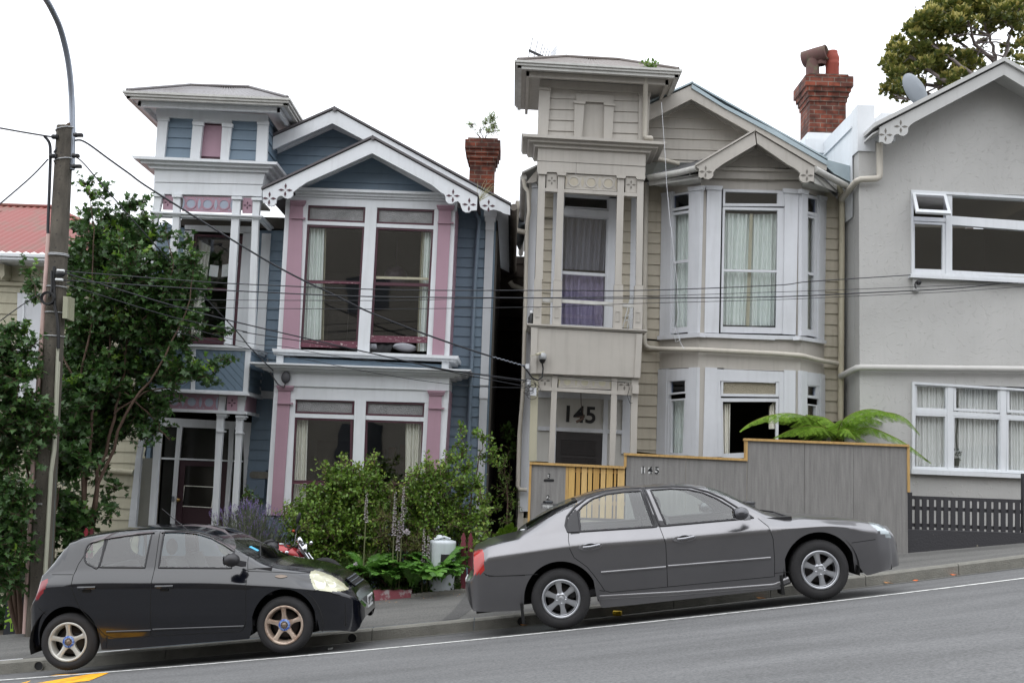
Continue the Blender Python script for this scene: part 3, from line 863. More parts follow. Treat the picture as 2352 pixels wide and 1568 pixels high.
m_=MB();ring(m_,pts('i',1282,190,1495,200,1476,348,1266,336),pts('i',1287,195,1490,205,1472,343,1271,331),YD+.012,.01);m_.build('door_trim',M_curtain,door)
m_=MB();m_.ball(W(*D('i',1245,292),YD-.02),.035);m_.build('handle',mat('brass',rgb(170,140,90),.3,metal=1),door)
m_=MB();m_.poly('i',(1198,265,1214,266,1212,302,1197,301),YD-.03,.02);m_.build('door_bell',M_steel,h1)
m_=MB();m_.box(W(1,1,MW).x*0+W(*D('i',1745,150),MW).x,W(*D('i',1868,150),MW).x,MW-.22,MW-.02,W(*D('i',1800,275),MW).z,W(*D('i',1800,80),MW).z)
mbx=m_.build('meter_box',mat('meter_box_paint',rgb(98,114,130),.5,noise=.1),h1)
m_=MB();c0=W(*D('i',1810,118),MW-.22)
P=[c0+Vector((sx*.11+.055*math.cos(R(a)),0,.055*math.sin(R(a))))for sx,a0 in((1,-90),(-1,90))for a in[a0+18*k for k in range(11)]]
m_.prism(P,(0,-.015,0));m_.build('meter_window',mat('dull_glass',rgb(110,108,100),.2,noise=.3,nscale=20),mbx)
ww=MB()
PM(ww,MW-.03,.05,('e',1288,30,1352,32,1300,828,1233,826));PM(ww,MW-.03,.05,('e',1695,50,1800,56,1770,850,1640,842))
PM(ww,MW-.03,.05,('e',1288,0,1800,10,1800,60,1288,38));PM(ww,MW-.035,.05,('e',1826,58,1888,60),('e',1840,875,1780,872))
PM(ww,MW-.03,.05,('e',1790,1150,1920,1160,1918,1210,1786,1206))
ww.build('casing',M_white,h1)
Q=pts('e',1352,62,1695,76,1642,834,1300,820)
f=sash(h1,Q,MW-.005,M_maroon,(7,5,7,14),(.52,),midw=6)
m_=MB();m_.poly('e',(1465,276,1526,284,1515,363,1454,355),MW+.05,.003);m_.poly('e',(1550,278,1660,262,1645,352,1543,362),MW+.05,.003);m_.build('paper_sheet',M_whiteplastic,f)
curtain(f,pts('e',1390,110,1470,150,1400,790,1330,790),MW+.12,M_curtain,3)
bw=MB()
lip(bw,pts('b',325,795,1365,832),pts('b',318,848,1368,882),BW,((0,.35,.12),(.35,.7,.07),(.7,1,.03)),.08)
bw.poly('b',(255,868,300,846,1440,888,1440,902,1290,938,400,906),BW,.08)
bw.poly('b',(300,840,1445,885,1440,945,1290,938,400,906,250,905),BW+.004,.08)
PM(bw,BW,.08,('b',250,870,285,872),('f',222,520,188,518));PM(bw,BW,.08,('b',358,900,405,905),('f',348,528,300,525))
PM(bw,BW-.01,.08,('b',806,916,886,920),('f',830,545,748,540));PM(bw,BW,.08,('b',1286,935,1315,938),('f',1272,560,1232,556))
PM(bw,BW,.08,('b',1395,910,1432,912),('f',1388,568,1345,565))
bw.poly('b',(395,1016,1285,1050,1285,1076,395,1040),BW+.008,.06)
lip(bw,pts('f',165,516,1402,566),pts('f',172,555,1395,604),BW,((0,.55,.12),(.55,1,.08)),.1,ret_r=MW)
bw.poly('f',(185,548,232,550,228,628,182,625),BW-.03,.1);bw.poly('f',(1337,598,1385,600,1383,660,1335,658),BW-.03,.1)
lip(bw,pts('f',128,618,1432,664),pts('f',162,678,1392,716),BW,((0,.2,.26),(.2,.5,.2),(.5,.8,.12),(.8,1,.06)),.1,ret_r=MW,ret_l=MW)
bw.poly('f',(163,676,1390,712,1386,806,170,768),BW-.03,.1)
bw.poly('f',(172,762,1385,800,1383,892,172,862),BW,.08)
PM(bw,BW+.003,.08,('f',170,770,200,772),('j',325,400,282,398));PM(bw,BW+.006,.08,('f',284,850,318,858),('j',455,400,398,400))
PM(bw,BW-.01,.08,('f',730,870,808,872,792,1300),('j',950,620,850,620),('f',715,1300));PM(bw,BW+.006,.08,('f',1218,880,1252,884),('j',1400,500,1340,500))
PM(bw,BW+.003,.08,('f',1340,803,1388,806),('j',1495,560,1430,560))
bw.poly('f',(305,962,1220,990,1218,1020,303,990),BW+.008,.06)
bw.poly('f',(1380,660,1392,660,1390,720,1380,720),BW,.08)
ct=bw.build('bay_trim',M_white,h1)
m_=MB();m_.poly('f',(228,572,1340,622,1340,668,228,634),BW+.02,.08);m_.build('apron_panel',M_blue,h1)
for parts,cap in(([('b',280,880,370,882),('f',340,525,220,518)],('b',282,385,872)),
                   ([('b',1318,912,1405,914),('f',1352,562,1268,558)],('b',1305,1422,905)),
                   ([('f',198,775,285,778),('j',398,400,318,398)],('f',188,300,768)),
                   ([('f',1250,808,1338,810),('j',1470,560,1365,560)],('f',1240,1357,802))):
    m_=MB();m_.ppoly(mix_pts(*parts),BW-.03,.06)
    t,x0,x1,y=cap
    for dy0,dy1,e,pr in((0,12,4,.05),(12,24,0,.035),(24,34,-6,.02),(118,128,-2,.03)):
        m_.poly(t,(x0-e,y+dy0,x1+e,y+dy0+3,x1+e-2,y+dy1+3,x0-e,y+dy1),BW-.03-pr,.05)
    m_.build('pilaster',M_pink,h1)
m_=MB()
side_wall(m_,D('b',1438,900),D('f',1388,575),BW+.08,MW,1,boards=False);side_wall(m_,D('f',1392,800),D('j',1494,560),BW+.08,MW,1,boards=False)
m_.build('bay_side',M_pink,h1)
m_=MB();side_wall(m_,D('b',252,870),D('f',188,560),BW+.08,MW,-1,boards=False);side_wall(m_,D('f',172,700),D('j',284,400),BW+.08,MW,-1,boards=False)
side_wall(m_,D('f',1390,600),D('f',1388,805),BW+.08,MW,1,boards=False)
m_.build('bay_side',M_white,h1)
for q in((403,905,808,918,802,1034,398,1017),(885,922,1288,938,1283,1050,880,1037)):
    sash(h1,pts('b',*q),BW+.02,M_maroon,(5,5,5,5),(),glass=M_frosted,name='transom_window')
for q in((315,858,730,873,723,976,308,962),(808,875,1222,888,1215,991,802,978)):
    sash(h1,pts('f',*q),BW+.02,M_maroon,(5,5,5,5),(),glass=M_frosted,name='transom_window')
wA=sash(h1,mix_pts(('b',398,1042,800,1056),('f',750,506,347,500)),BW+.02,M_maroon,(5,5,5,4),(.462,),midw=7)
m_=MB();m_.poly('f',(362,452,752,462,750,508,348,500),BW+.012,.04);m_.build('bottom_rail',M_flake,wA)
m_=MB();m_.poly('b',(412,1440,765,1444,765,1455,412,1450),BW+.012,.03);m_.build('meeting_rail',M_flake,wA)
wB=sash(h1,mix_pts(('b',880,1060,1281,1076),('f',1237,470,835,466)),BW+.02,M_maroon,(5,5,5,4),(.49,),midw=7)
m_=MB();m_.poly('f',(842,420,1240,430,1236,472,834,467),BW+.012,.04);m_.build('bottom_rail',M_flake,wB)
m_=MB();m_.poly('b',(878,1402,1243,1412,1243,1428,878,1420),BW+.05,.03);m_.build('meeting_rail',M_cream,wB)
curtain(wA,mix_pts(('b',412,1065,520,1070),('f',500,450,372,450)),BW+.14,M_curtain2,5)
curtain(wA,mix_pts(('b',505,1070,532,1070),('f',515,455,496,455)),BW+.17,M_cream,1)
curtain(wB,mix_pts(('b',1210,1085,1275,1085),('f',1235,530,1168,530)),BW+.14,M_curtain2,3)
curtain(wB,mix_pts(('b',1195,1090,1222,1090),('f',1185,530,1160,530)),BW+.17,M_cream,1)
wC=sash(h1,mix_pts(('f',308,990,718,1003),('j',880,520,440,520)),BW+.02,M_maroon,(6,5,6,6),(.56,),midw=6)
wD=sash(h1,mix_pts(('f',800,1006,1215,1020),('j',1365,560,960,550)),BW+.02,M_maroon,(6,5,6,6),(.54,),midw=6)
curtain(wC,mix_pts(('f',318,1005,405,1008),('j',560,500,455,500)),BW+.14,M_curtain,5)
curtain(wD,mix_pts(('f',1085,1030,1205,1035),('j',1345,480,1255,480)),BW+.14,M_curtain,6)
m_=MB();m_.poly('j',(468,170,760,182,760,188,468,178),BW+.01,.02);m_.build('meeting_rail',M_flake,wC)
inb=MB()
for(ya,yb)in((D('b',0,1030)[1],D('f',0,620)[1]),(D('f',0,900)[1],1290)):
    pass
inb=MB();xa=W(*D('b',300,1300),BW).x;xb=W(*D('b',1400,1300),BW).x
for y_ in(D('f',0,560)[1],D('f',0,840)[1],D('b',0,870)[1]):
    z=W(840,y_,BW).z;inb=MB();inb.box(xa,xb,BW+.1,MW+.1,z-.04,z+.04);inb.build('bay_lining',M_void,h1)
def barge(parent,t,v,Y,m,th=.04,name='bargeboard'):
    mb=MB();mb.poly(t,v,Y,th);return mb.build(name,m,parent)
LB=(88,803,855,447,850,545,640,640,395,748,340,785,312,808,300,818,300,838,285,856,262,862,240,856,222,842,203,844,190,856,184,872,182,892,168,910,145,916,120,908,108,893,92,892)
RB=(855,447,1585,848,1580,942,1545,944,1530,956,1505,958,1482,945,1472,920,1465,895,1450,880,1430,884,1412,897,1385,897,1365,878,1362,850,1355,832,1330,818,1290,785,1265,765,850,545)
bA=barge(h1,'b',LB,BW-.45,M_white);bB=barge(h1,'b',RB,BW-.452,M_white)
for P_,b_ in((((135,860),(247,802)),bA),(((1415,842),(1527,903)),bB)):
    m_=MB()
    for x,y in P_:cross_mark(m_,'b',x,y,BW-.452,1.0)
    m_.build('cross_cutout',M_maroon,b_)
YG=MW-.45
bC=barge(h1,'b',(590,243,160,432,158,520,575,337),YG,M_white)
bD_=barge(h1,'b',(590,243,1813,912,1813,975,1785,970,1762,962,1745,950,1722,944,1700,938,1670,944,1645,945,1622,935,1605,918,1596,895,1585,845,1500,800,820,467,575,337),YG-.002,M_white)
m_=MB();cross_mark(m_,'b',1663,912,YG-.002);m_.build('cross_cutout',M_maroon,bD_)
def roof_plane(mb,pa,pb,Y0,Y1,th=.035,lift=.015,mi=0,over=0.03):
    a=W(*pa,Y0);b=W(*pb,Y0);up=Vector((0,0,lift));v=Vector((0,Y1-Y0,0));f=Vector((0,-over,0))
    mb.hexa([a+f+up,b+f+up,b+v+up,a+v+up],[x_+Vector((0,0,th))for x_ in(a+f+up,b+f+up,b+v+up,a+v+up)],mi)
m_=MB();M_roofdk=mat('charcoal_roof_edge',rgb(92,88,90),.6,noise=.2)
roof_plane(m_,D('b',80,806),D('b',858,444),BW-.45,MW+.6);roof_plane(m_,D('b',853,444),D('b',1592,850),BW-.45,MW+.6)
roof_plane(m_,D('b',150,436),D('b',592,240),YG,27);roof_plane(m_,D('b',587,240),D('b',1820,914),YG,27)
m_.tube([W(*D('b',856,440),BW-.5),W(*D('b',856,440),BW-.5)+Vector((0,1.5,0))],.03);m_.tube([W(*D('b',589,238),YG-.05),W(*D('b',589,238),YG-.05)+Vector((0,9,0))],.035)
rf=m_.build('roof',M_roofdk,h1)
m_=MB()
roof_plane(m_,D('b',100,830),D('b',852,485),BW-.41,BW+.06,.02,-.04,over=0);roof_plane(m_,D('b',850,485),D('b',1570,870),BW-.41,BW+.06,.02,-.04,over=0)
roof_plane(m_,D('b',160,475),D('b',580,290),YG+.04,MW+.02,.02,-.02,over=0);roof_plane(m_,D('b',578,290),D('b',1800,950),YG+.04,26,.02,-.02,over=0)
for v,Y in(((395,770,850,570,850,545,395,745),BW-.06),((850,545,1300,780,1330,838,850,572),BW-.06),
             ((160,560,575,372,575,337,160,520),MW-.08),((575,337,820,467,900,520,575,372),MW-.08)):
    m_.poly('b',v,Y,.04)
m_.build('soffit',M_white,h1)
for parts in([('b',1645,1010,1702,1012),('j',1790,620,1738,620)],):
    m_=MB();P=mix_pts(*parts);m_.ppoly(P,MW-.05,.12)
    n=6
    for i in range(n):
        m_.ppoly(sub(P,(i+.2)/n,.03,(i+.75)/n,.47),MW-.068,.02);m_.ppoly(sub(P,(i+.2)/n,.54,(i+.75)/n,.995),MW-.068,.02)
    for(u0,v0,u1,v1,pr)in((-.28,-.035,1.28,-.012,.05),(-.16,-.012,1.16,.003,.03),(-.03,.003,1.03,.03,.025),(-.04,.475,1.04,.505,.035),(-.04,.515,1.04,.545,.03)):
        m_.ppoly(sub(P,u0,v0,u1,v1),MW-.05-pr,.1)
    m_.build('fluted_pilaster',M_white,h1)
dp=MB();P=[D('b',1572,940),D('b',1578,975),D('b',1596,1015),D('b',1590,1100),D('f',1570,0),D('f',1545,600),D('f',1518,1250),D('j',1660,400)]
dp.tube([W(*p,MW-.1)for p in P],.036,10)
for y in(1100,):pass
dp.build('downpipe',M_pipe_b if 0 else M_pipe_g,h1)
g_=MB();a=W(*D('b',1790,972),MW);g_.tube([Vector((a.x+.12,MW-.45,a.z+.02)),Vector((a.x+.12,25.5,a.z-.05))],.06,10);g_.build('side_gutter',mat('old_gutter',rgb(120,112,104),.6,noise=.4),h1)
fl=MB();c0=W(*D('f',250,712),BW-.1);fl.ball(c0,.075,.05,.1);fl.tube([c0+Vector((0,0,-.08)),c0+Vector((-.02,0,-.16)),c0+Vector((-.12,.03,-.12)),c0+Vector((-.26,.05,.06)),c0+Vector((-.33,.06,.3))],.01,6)
fl.build('meter_pod',mat('dark_grey_plastic',rgb(70,70,74),.5),h1)
def chimney(parent,t,x0,x1,ytop,ybot,Y,depth,caps,name='chimney',par_m=M_brick):
    mb=MB();a=W(*D(t,x0,ytop),Y);b=W(*D(t,x1,ytop),Y);z1=a.z;z0=W(*D(t,x0,ybot),Y).z
    mb.box(a.x,b.x,Y,Y+depth,z0,z1)
    z=z1
    for h,e in caps:
        mb.box(a.x-e,b.x+e,Y-e,Y+depth+e,z,z+h);z+=h
    return mb.build(name,par_m,parent),a.x,b.x,z
CH1=chimney(rf,'b',1532,1704,612,900,19.5,.55,((.085,.02),(.085,.05),(.085,.075),(.17,.10),(.05,.05)))
def bedding():
    m_=MB();c0=W(*D('f',1080,505),BW+.3)
    m_.ball(c0,.2,.16,.07,seg=20,rings=12,M=Matrix.Rotation(R(4),3,'Y'));m_.ball(W(*D('f',865,505),BW+.32),.12,.12,.06)
    o=one(m_,'pillow',mat('white_cotton',rgb(214,214,222),.9),'white pillow on the sill of the open upper bay window','pillow')
    m_=MB();vs=[];fs=[];n=10
    a,b=W(*D('f',880,470),BW+.1),W(*D('f',1010,472),BW+.1)
    for i in range(n+1):
        for j in range(6):
            u,v=i/n,j/5
            w_=.5+(u-.5)*(1-.35*v)
            p=a.lerp(b,w_)+Vector((0,.03*math.sin(u*13)-(.17*v if v>.3 else .17*v),-.17*v))
            p.y=BW+.1+.02*math.sin(u*13+v)-.16*min(1,v*1.5);vs.append(p)
    for i in range(n):
        for j in range(5):fs.append([i*6+j,i*6+j+1,i*6+j+7,i*6+j+6])
    m_.add(vs,fs,0,True);m_.add([v+Vector((0,.006,0))for v in vs],[f[::-1]for f in fs],0,True)
    one(m_,'black_cloth',mat('black_cloth',rgb(24,24,26),.9),'black garment hanging over the sill of the open bay window','clothing')
bedding()
m_=MB();c0=W(*D('b',1015,1400),BW+1.3);m_.ball(c0,.2,.2,.18,seg=20,rings=12);m_.tube([c0,c0+Vector((0,0,.9))],.006,5)
one(m_,'pendant_lamp',mat('mauve_lampshade',rgb(110,92,112),.4,noise=.3,nscale=20),'round mauve paper lampshade hanging inside the right upper bay window','lamp')
m_=MB();a=W(*D('f',555,200),BW+2.6);m_.box(a.x,a.x+.75,BW+2.6,BW+3.1,a.z-1.6,a.z);m_.box(a.x+.03,a.x+.36,BW+2.58,BW+2.6,a.z-1.5,a.z-.05);m_.box(a.x+.39,a.x+.72,BW+2.58,BW+2.6,a.z-1.5,a.z-.05)  # added dark furniture box, standing in for a dark door frame behind the glass
one(m_,'silhouette',mat('dark_silhouette',rgb(40,36,36),.4),'dark wardrobe box added inside the left upper bay window','silhouette')
for x0,w_,h_,lb in(('f',.9,.9,'dim picture on the rear wall behind the left lower bay window'),):
    a=W(*D('f',470,1150),MW+4.1);m_=MB();m_.box(a.x,a.x+w_,MW+4.1,MW+4.15,a.z-h_,a.z);one(m_,'wall_picture',mat('dim_picture',rgb(70,60,52),.5,noise=.5,nscale=4),lb,'picture')
a=W(*D('f',860,1330),BW+2.2);m_=MB();m_.box(a.x,a.x+1.5,BW+2.2,BW+2.7,a.z-.1,a.z+.12)
for k in range(7):m_.box(a.x+.05+.2*k,a.x+.17+.2*k,BW+2.25,BW+2.5,a.z+.12,a.z+.3+.05*(k%3))
one(m_,'bookshelf',mat('dim_books',rgb(96,74,62),.8,noise=.5,nscale=6),'low shelf of books inside the right lower bay window','shelf')
# ================================================================== HOUSE 2 (beige villa, number 145)
h2=house_empty('weatherboard_villa','two-storey beige weatherboard villa with canted bay window and 145 over its door','house',1540,1200,17.9)
wl=MB();PH=.02
def s2(Y,*parts,m=None):
    q=MB();siding_px(q,mix_pts(*parts),Y,.185,.02,PH);q.build('wall',M_beige2 if m else M_beige,h2)
s2(MW,('c',1500,500,1200,650,1180,960,1500,960));s2(MW,('c',1500,500,1500,960,1900,960,1960,750))
s2(BW-.02,('c',1945,840,1690,995),('d',500,1175,225,1010))
s2(TW+.03,('c',520,440,705,455,695,800,500,795));s2(TW+.03,('c',960,470,1150,478,1140,830,950,815));s2(TW+.035,('c',700,450,970,460,968,500,700,480))
side_wall(wl,D('c',1205,470),D('c',1190,880),TW+.02,MW,1,.185)
wl.build('wall',M_beige,h2)
wl=MB()
s2(MW,('c',1180,1120,1320,1120),('g',1290,800,1180,790),m=wl);s2(MW,('g',1120,800,1290,810),('k',1280,200,1110,180),m=wl)
s2(MW,('d',690,1320,810,1320),('l',800,150,690,150),m=wl)
s2(MW,('g',455,-60,545,-60,535,700,450,690),m=wl);s2(MW,('c',1035,1165,1120,1170),('g',1080,720,1000,715),m=wl)
s2(MW,('c',470,1160,560,1165),('g',540,0,460,0),m=wl)
sw=MB();xh=W(*D('g',352,400),MW).x;zt_=W(*D('c',380,1090),MW).z
siding(sw,[Vector((xh,MW,-1.5)),Vector((xh,25,-1.5)),Vector((xh,25,zt_)),Vector((xh,MW,zt_))],.185,.02,(-1,0,0))
sw.box(xh+.005,xh+.1,MW,25,-1.5,zt_)
sw.build('side_wall',M_beige,h2)
interior(h2,1228,1900,395,MW,MW+4.2,(400,800))
M_bt=M_beige
q=hip_roof(h2,D('c',300,252),D('c',1418,318),TW-.47,TW+1.55,(D('c',640,232),D('c',1010,255)),mat('rusty_roof_iron',rgb(122,116,112),.6,color2=rgb(100,90,84),nscale=4),M_gutter,.125,M_bt,M_bt,'tower_roof')
tw=MB()
tw.poly('c',(455,380,1182,425,1165,478,447,432),TW-.02,.08)
lip(tw,pts('c',408,785,1240,838),pts('c',442,855,1190,897),TW,((0,.3,.2),(.3,.62,.13),(.62,1,.06)),.1,ret_r=MW,ret_l=MW)
tw.poly('c',(440,850,1192,893,1188,985,436,945),TW-.012,.12);tw.poly('c',(436,949,705,962,703,1032,434,1022),TW-.004,.1);tw.poly('c',(707,962,1188,989,1186,1060,705,1034),TW,.1)
side_wall(tw,D('c',1192,895),D('c',1185,1060),TW+.12,MW,1,boards=False);side_wall(tw,D('c',440,850),D('c',434,1022),TW+.12,MW,-1,boards=False)
side_wall(tw,D('c',450,430),D('c',438,800),TW+.08,MW+.3,-1,boards=False)
tw.poly('c',(480,1135,1135,1172,1132,1196,480,1158),TW-.01,.1)
tw.build('tower_trim',M_bt,h2)
for q in((450,432,528,436,505,798,437,795),(1145,470,1222,474,1205,838,1138,835),(695,528,765,533,745,800,690,798),(903,542,970,546,955,812,895,808)):
    m_=MB();m_.poly('c',q,TW-.035,.08)
    x0,y0,x1,y1=q[:4];m_.poly('c',(x0-5,y0-2,x1+5,y1,x1+4,y1+18,x0-4,y0+16),TW-.06,.06)
    m_.build('pilaster',M_bt,h2)
m_=MB();m_.poly('c',(750,530,912,545,905,808,740,800),TW+.05,.04);m_.poly('c',(705,476,967,490,965,545,705,530),TW-.005,.04);m_.build('niche_panel',M_bt,h2)
for top,mid,foot in((('c',440,1022,500,1025),('g',472,380,418,378),('g',467,378,414,376,405,690,462,692)),
                       (('c',575,1030,635,1034),('g',600,385,552,383),('g',607,387,547,385,539,694,598,697)),
                       (('c',990,1050,1050,1054),('g',1022,415,976,413),('g',1033,417,971,415,962,718,1024,721)),
                       (('c',1127,1060,1186,1063),('g',1165,420,1122,418),('g',1173,422,1115,420,1103,722,1165,726))):
    m_=MB();P=mix_pts(top,mid);P[0]=(P[0][0]+1.5,P[0][1]);P[1]=(P[1][0]-3,P[1][1]);m_.ppoly(P,TW-.0145,.08)
    (x0,y0),(x1,y1)=P[0],P[1]
    m_.ppoly([(x0-3,y0-1),(x1+4,y1-1),(x1+2,y1+5),(x0-1,y0+5)],TW-.05,.12)
    F=pts(*foot);m_.ppoly(F,TW-.04,.14)
    s=sub(F,.33,.62,.72,.82);ring(m_,sub(F,.28,.6,.77,.84),s,TW-.05,.012)
    m_.build('verandah_post',M_bt,h2)
fret(h2,'c',(632,1038,990,1054,988,1160,628,1140),TW+.03,M_bt,M_beige2)
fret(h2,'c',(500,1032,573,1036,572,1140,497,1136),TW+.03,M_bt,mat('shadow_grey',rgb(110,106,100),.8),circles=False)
fret(h2,'c',(1050,1058,1128,1062,1127,1170,1047,1166),TW+.03,M_bt,MATS['shadow_grey'],circles=False)
fret(h2,'g',(585,1045,950,1058,946,1145,580,1130),TW+.03,M_bt,M_cream)
fret(h2,'g',(442,1037,537,1040,532,1130,440,1125),TW+.03,M_bt,MATS['shadow_grey'],circles=False)
fret(h2,'g',(995,1062,1090,1066,1088,1162,992,1158),TW+.03,M_bt,MATS['shadow_grey'],circles=False)
rl=MB()
for v in((470,510,545,513,545,538,470,534),(605,516,970,538,970,563,605,540),(1030,543,1112,548,1112,574,1030,569)):rl.poly('g',v,TW+.02,.05)
rl.build('balcony_rail',M_gutter,h2)
def slab1(*a_):
    q=MB();slab(q,*a_);q.build('verandah_deck',MATS['shaded_board_paint'],h2)
slab1(D('c',440,1032),D('c',1185,1068),TW+.06,MW,.03);slab1(D('g',390,712),D('g',1168,755),TW-.05,MW,.05);slab1(D('g',385,1040),D('g',1140,1075),TW+.02,MW,.06)
bl=MB()
bl.poly('g',(395,712,1168,758,1150,1063,385,1030),TW-.06,.06)
side_wall(bl,D('g',395,712),D('g',385,1030),TW,MW,-1,boards=False);side_wall(bl,D('g',1168,758),D('g',1150,1063),TW,MW,1,boards=False)
bal=bl.build('balcony_parapet',M_bt,h2)
bt=MB();lip(bt,pts('g',388,688,1173,732),pts('g',390,710,1172,752),TW-.05,((0,.5,.06),(.5,1,.03)),.1,ret_r=MW,ret_l=MW)
bt.poly('g',(392,712,437,714,427,1034,384,1032),TW-.085,.03);bt.poly('g',(1126,756,1168,758,1152,1064,1110,1062),TW-.085,.03)
bt.build('balcony_trim',M_bt,bal)
lt=MB();lt.poly('g',(440,1125,1095,1160,1093,1186,440,1150),TW-.01,.1)
lt.poly('g',(385,1030,1145,1064,1145,1072,385,1040),TW-.02,.12);lt.build('lower_beam',M_bt,h2)
for P,m in(([('g',392,1040,444,1042),('k',432,60,430,250,375,250)],M_cream),([('g',538,1040,577,1042),('k',562,0,553,265,512,262)],M_bt),
             ([('g',953,1055,992,1058),('k',986,0,972,282,935,280)],M_bt),([('g',1092,1066,1140,1068),('k',1130,0,1126,290,1080,290)],M_bt)):
    m_=MB();m_.ppoly(mix_pts(*P),TW-.005,.09);m_.build('porch_post',m,h2)
cs=MB();PM(cs,MW-.03,.05,('c',548,1160,622,1165),('g',596,700,522,692));PM(cs,MW-.03,.05,('c',936,1190,985,1195),('g',975,725,905,715))
PM(cs,MW-.03,.05,('c',600,1165,985,1185,985,1210,600,1185));PM(cs,MW-.028,.05,('c',612,1272,945,1296,943,1345,610,1322))
PM(cs,MW-.02,.05,('c',1090,1190,1140,1195),('g',1125,730,1075,725))
cs.build('casing',M_frost,h2)
sash(h2,pts('c',618,1186,936,1208,936,1290,616,1270),MW,M_frost,(3,3,5,3),(),name='transom_window')
f=sash(h2,mix_pts(('c',610,1320,940,1345),('g',918,722,592,706)),MW,M_frost,(3,4,7,5),(.52,),midw=7)
curtain(f,mix_pts(('c',618,1338,935,1352),('g',910,320,600,305)),MW+.1,mat('grey_net_curtain',rgb(118,118,128),.9),8)
curtain(f,pts('g',600,330,912,345,905,712,596,700),MW+.13,M_purple,7)
M_pw=mat('porch_grey_paint',rgb(190,188,182),.7,noise=.12,streak=.15)
pb=MB();PM(pb,MW+.05,.06,('g',430,1150,1130,1190),('k',1120,290,420,250));pb.build('porch_wall',M_pw,h2)
fr=MB();fr.poly('g',(440,1400,1025,1428,1022,1455,440,1428),MW+.01,.05);PM(fr,MW+.005,.05,('g',900,1180,930,1182),('k',918,280,884,278))
PM(fr,MW+.012,.05,('g',1030,1190,1092,1195),('k',1082,200,1020,200));PM(fr,MW+.012,.05,('k',548,-15,568,-15,558,265,536,262))
fr.poly('g',(440,1200,1100,1218,1100,1180,440,1150),MW+.008,.05)
fr.build('porch_frame',M_frost,h2)
p=(W(*D('g',727,1325),MW+.05));hgt=(W(*D('g',727,1270),MW).z-W(*D('g',727,1384),MW).z)
text_obj('house_number','145',face_cam(p+Vector((0,-.004,0)),roll=-R(1.0)),hgt/.715,M_black,h2,.004,bold=True)
lf=MB();lf.tube([W(*D('g',738,1170),MW-.3),W(*D('g',740,1250),MW-.3),W(*D('g',757,1330),MW-.3)],.006,5);lf.tube([W(*D('g',705,1372),MW-.3),W(*D('g',757,1345),MW-.3)],.022,7);lf.tube([W(*D('g',712,1338),MW-.3),W(*D('g',765,1332),MW-.3)],.012,6)
lf.build('porch_light',mat('rusty_steel',rgb(90,70,60),.8,noise=.4),h2)
dr=MB();dq=pts('k',565,43,892,62,884,330,552,320);dr.ppoly(dq,MW+.03,.04);door=dr.build('door',mat('black_door_paint',rgb(44,40,40),.5,noise=.15),h2)
for x in(598,683,768):
    m_=MB();Q=pts('k',x,90+(x-598)*.05,x+78,94+(x-598)*.05,x+75,205+(x-598)*.05,x-4,202+(x-598)*.05)
    for i in range(9):m_.ppoly(sub(Q,.04,(i+.12)/9,.96,(i+.8)/9),MW+.012+.004*(i%2),.015)
    m_.build('louvre',MATS['black_door_paint'],door)
    m_=MB();Q=pts('k',x,215+(x-598)*.05,x+75,219+(x-598)*.05,x+73,300,x-4,300)
    for i in range(6):m_.ppoly(sub(Q,.04,(i+.12)/6,.96,(i+.8)/6),MW+.012,.015)
    m_.build('louvre',MATS['black_door_paint'],door)
XL0,XL1=W(*D('g',1288,300),MW).x,W(*D('g',1562,300),BW).x
XR0,XR1=W(*D('h',538,600),BW).x,W(*D('h',708,600),MW).x
def canted(side):
    """returns f(p, y): picture point -> world point on the canted face (offset out by (y))"""
    if side=='L':a,b=Vector((XL0,MW,0)),Vector((XL1,BW,0))
    else:a,b=Vector((XR0,BW,0)),Vector((XR1,MW,0))
    e=(b-a).normalized();n=Vector((e.y,-e.x,0))
    def f(p,off=0.0):
        d=RM@Vector(((p[0]-1176)/FPX,-(p[1]-784)/FPX,-1.0));o=Vector((0,0,CAMZ))
        aa=a+n*off
        t=(aa-o).dot(n)/d.dot(n)
        return o+d*t
    return f,n
fL,nL=canted('L');fR,nR=canted('R')
def cpoly(mb,f,n,P,off,th,mi=0):
    mb.prism([f(p,off)for p in P],-n*th,mi)
def bay_side_face(f,n,corner_px,base_parts,tr,ws,sill,mat_c,curt=True,lowers=None):
    pass
def cring(mb,f,n,A,B,off,th):
    for i in range(4):
        j=(i+1)%4;cpoly(mb,f,n,[A[i],A[j],B[j],B[i]],off,th)
def csash(parent,f,n,Q,fw,off=.0,mid=(),name='window',m=M_frost,cur=None,glass=None):
    I=inset(Q,*fw);mb=MB();cring(mb,f,n,Q,I,off,.05)
    for v in mid:cpoly(mb,f,n,sub(I,0,v-.012,1,v+.012),off-.004,.04)
    o=mb.build(name,m,parent);g=MB();cpoly(g,f,n,I,off-.03,.004);g.build('pane',glass or M_glass,o)
    if cur:
        c=MB();k=24;vs=[];fs=[]
        for i in range(k+1):
            u=i/k
            for v in(0,1):
                q=sub(I,u,v,1,1)[0]if u<1 else(I[1]if v==0 else I[2]);
                vs.append(f(q,-.12+.02*math.sin(u*26)))
        for i in range(k):fs.append([2*i,2*i+1,2*i+3,2*i+2])
        c.add(vs,fs,0,True);c.build('curtain',cur,o)
    return o
sp=MB()
sp.poly('g',(1562,775,2091,800,2091,1000,1555,992),BW+.015,.08);PM(sp,BW+.016,.08,('h',0,1140,538,1148,530,1370,0,1350))
cpoly(sp,fL,nL,pts('g',1278,795,1562,775,1556,992,1272,1000),-.015,.08);cpoly(sp,fR,nR,pts('h',536,1148,702,1172,702,1390,528,1368),-.015,.08)
PM(sp,BW+.012,.08,('c',1572,1118,1612,1118),('g',1605,990),('k',1590,240,1538,235),('g',1555,990))
PM(sp,BW+.012,.08,('h',512,90,545,100),('l',525,120,500,120))
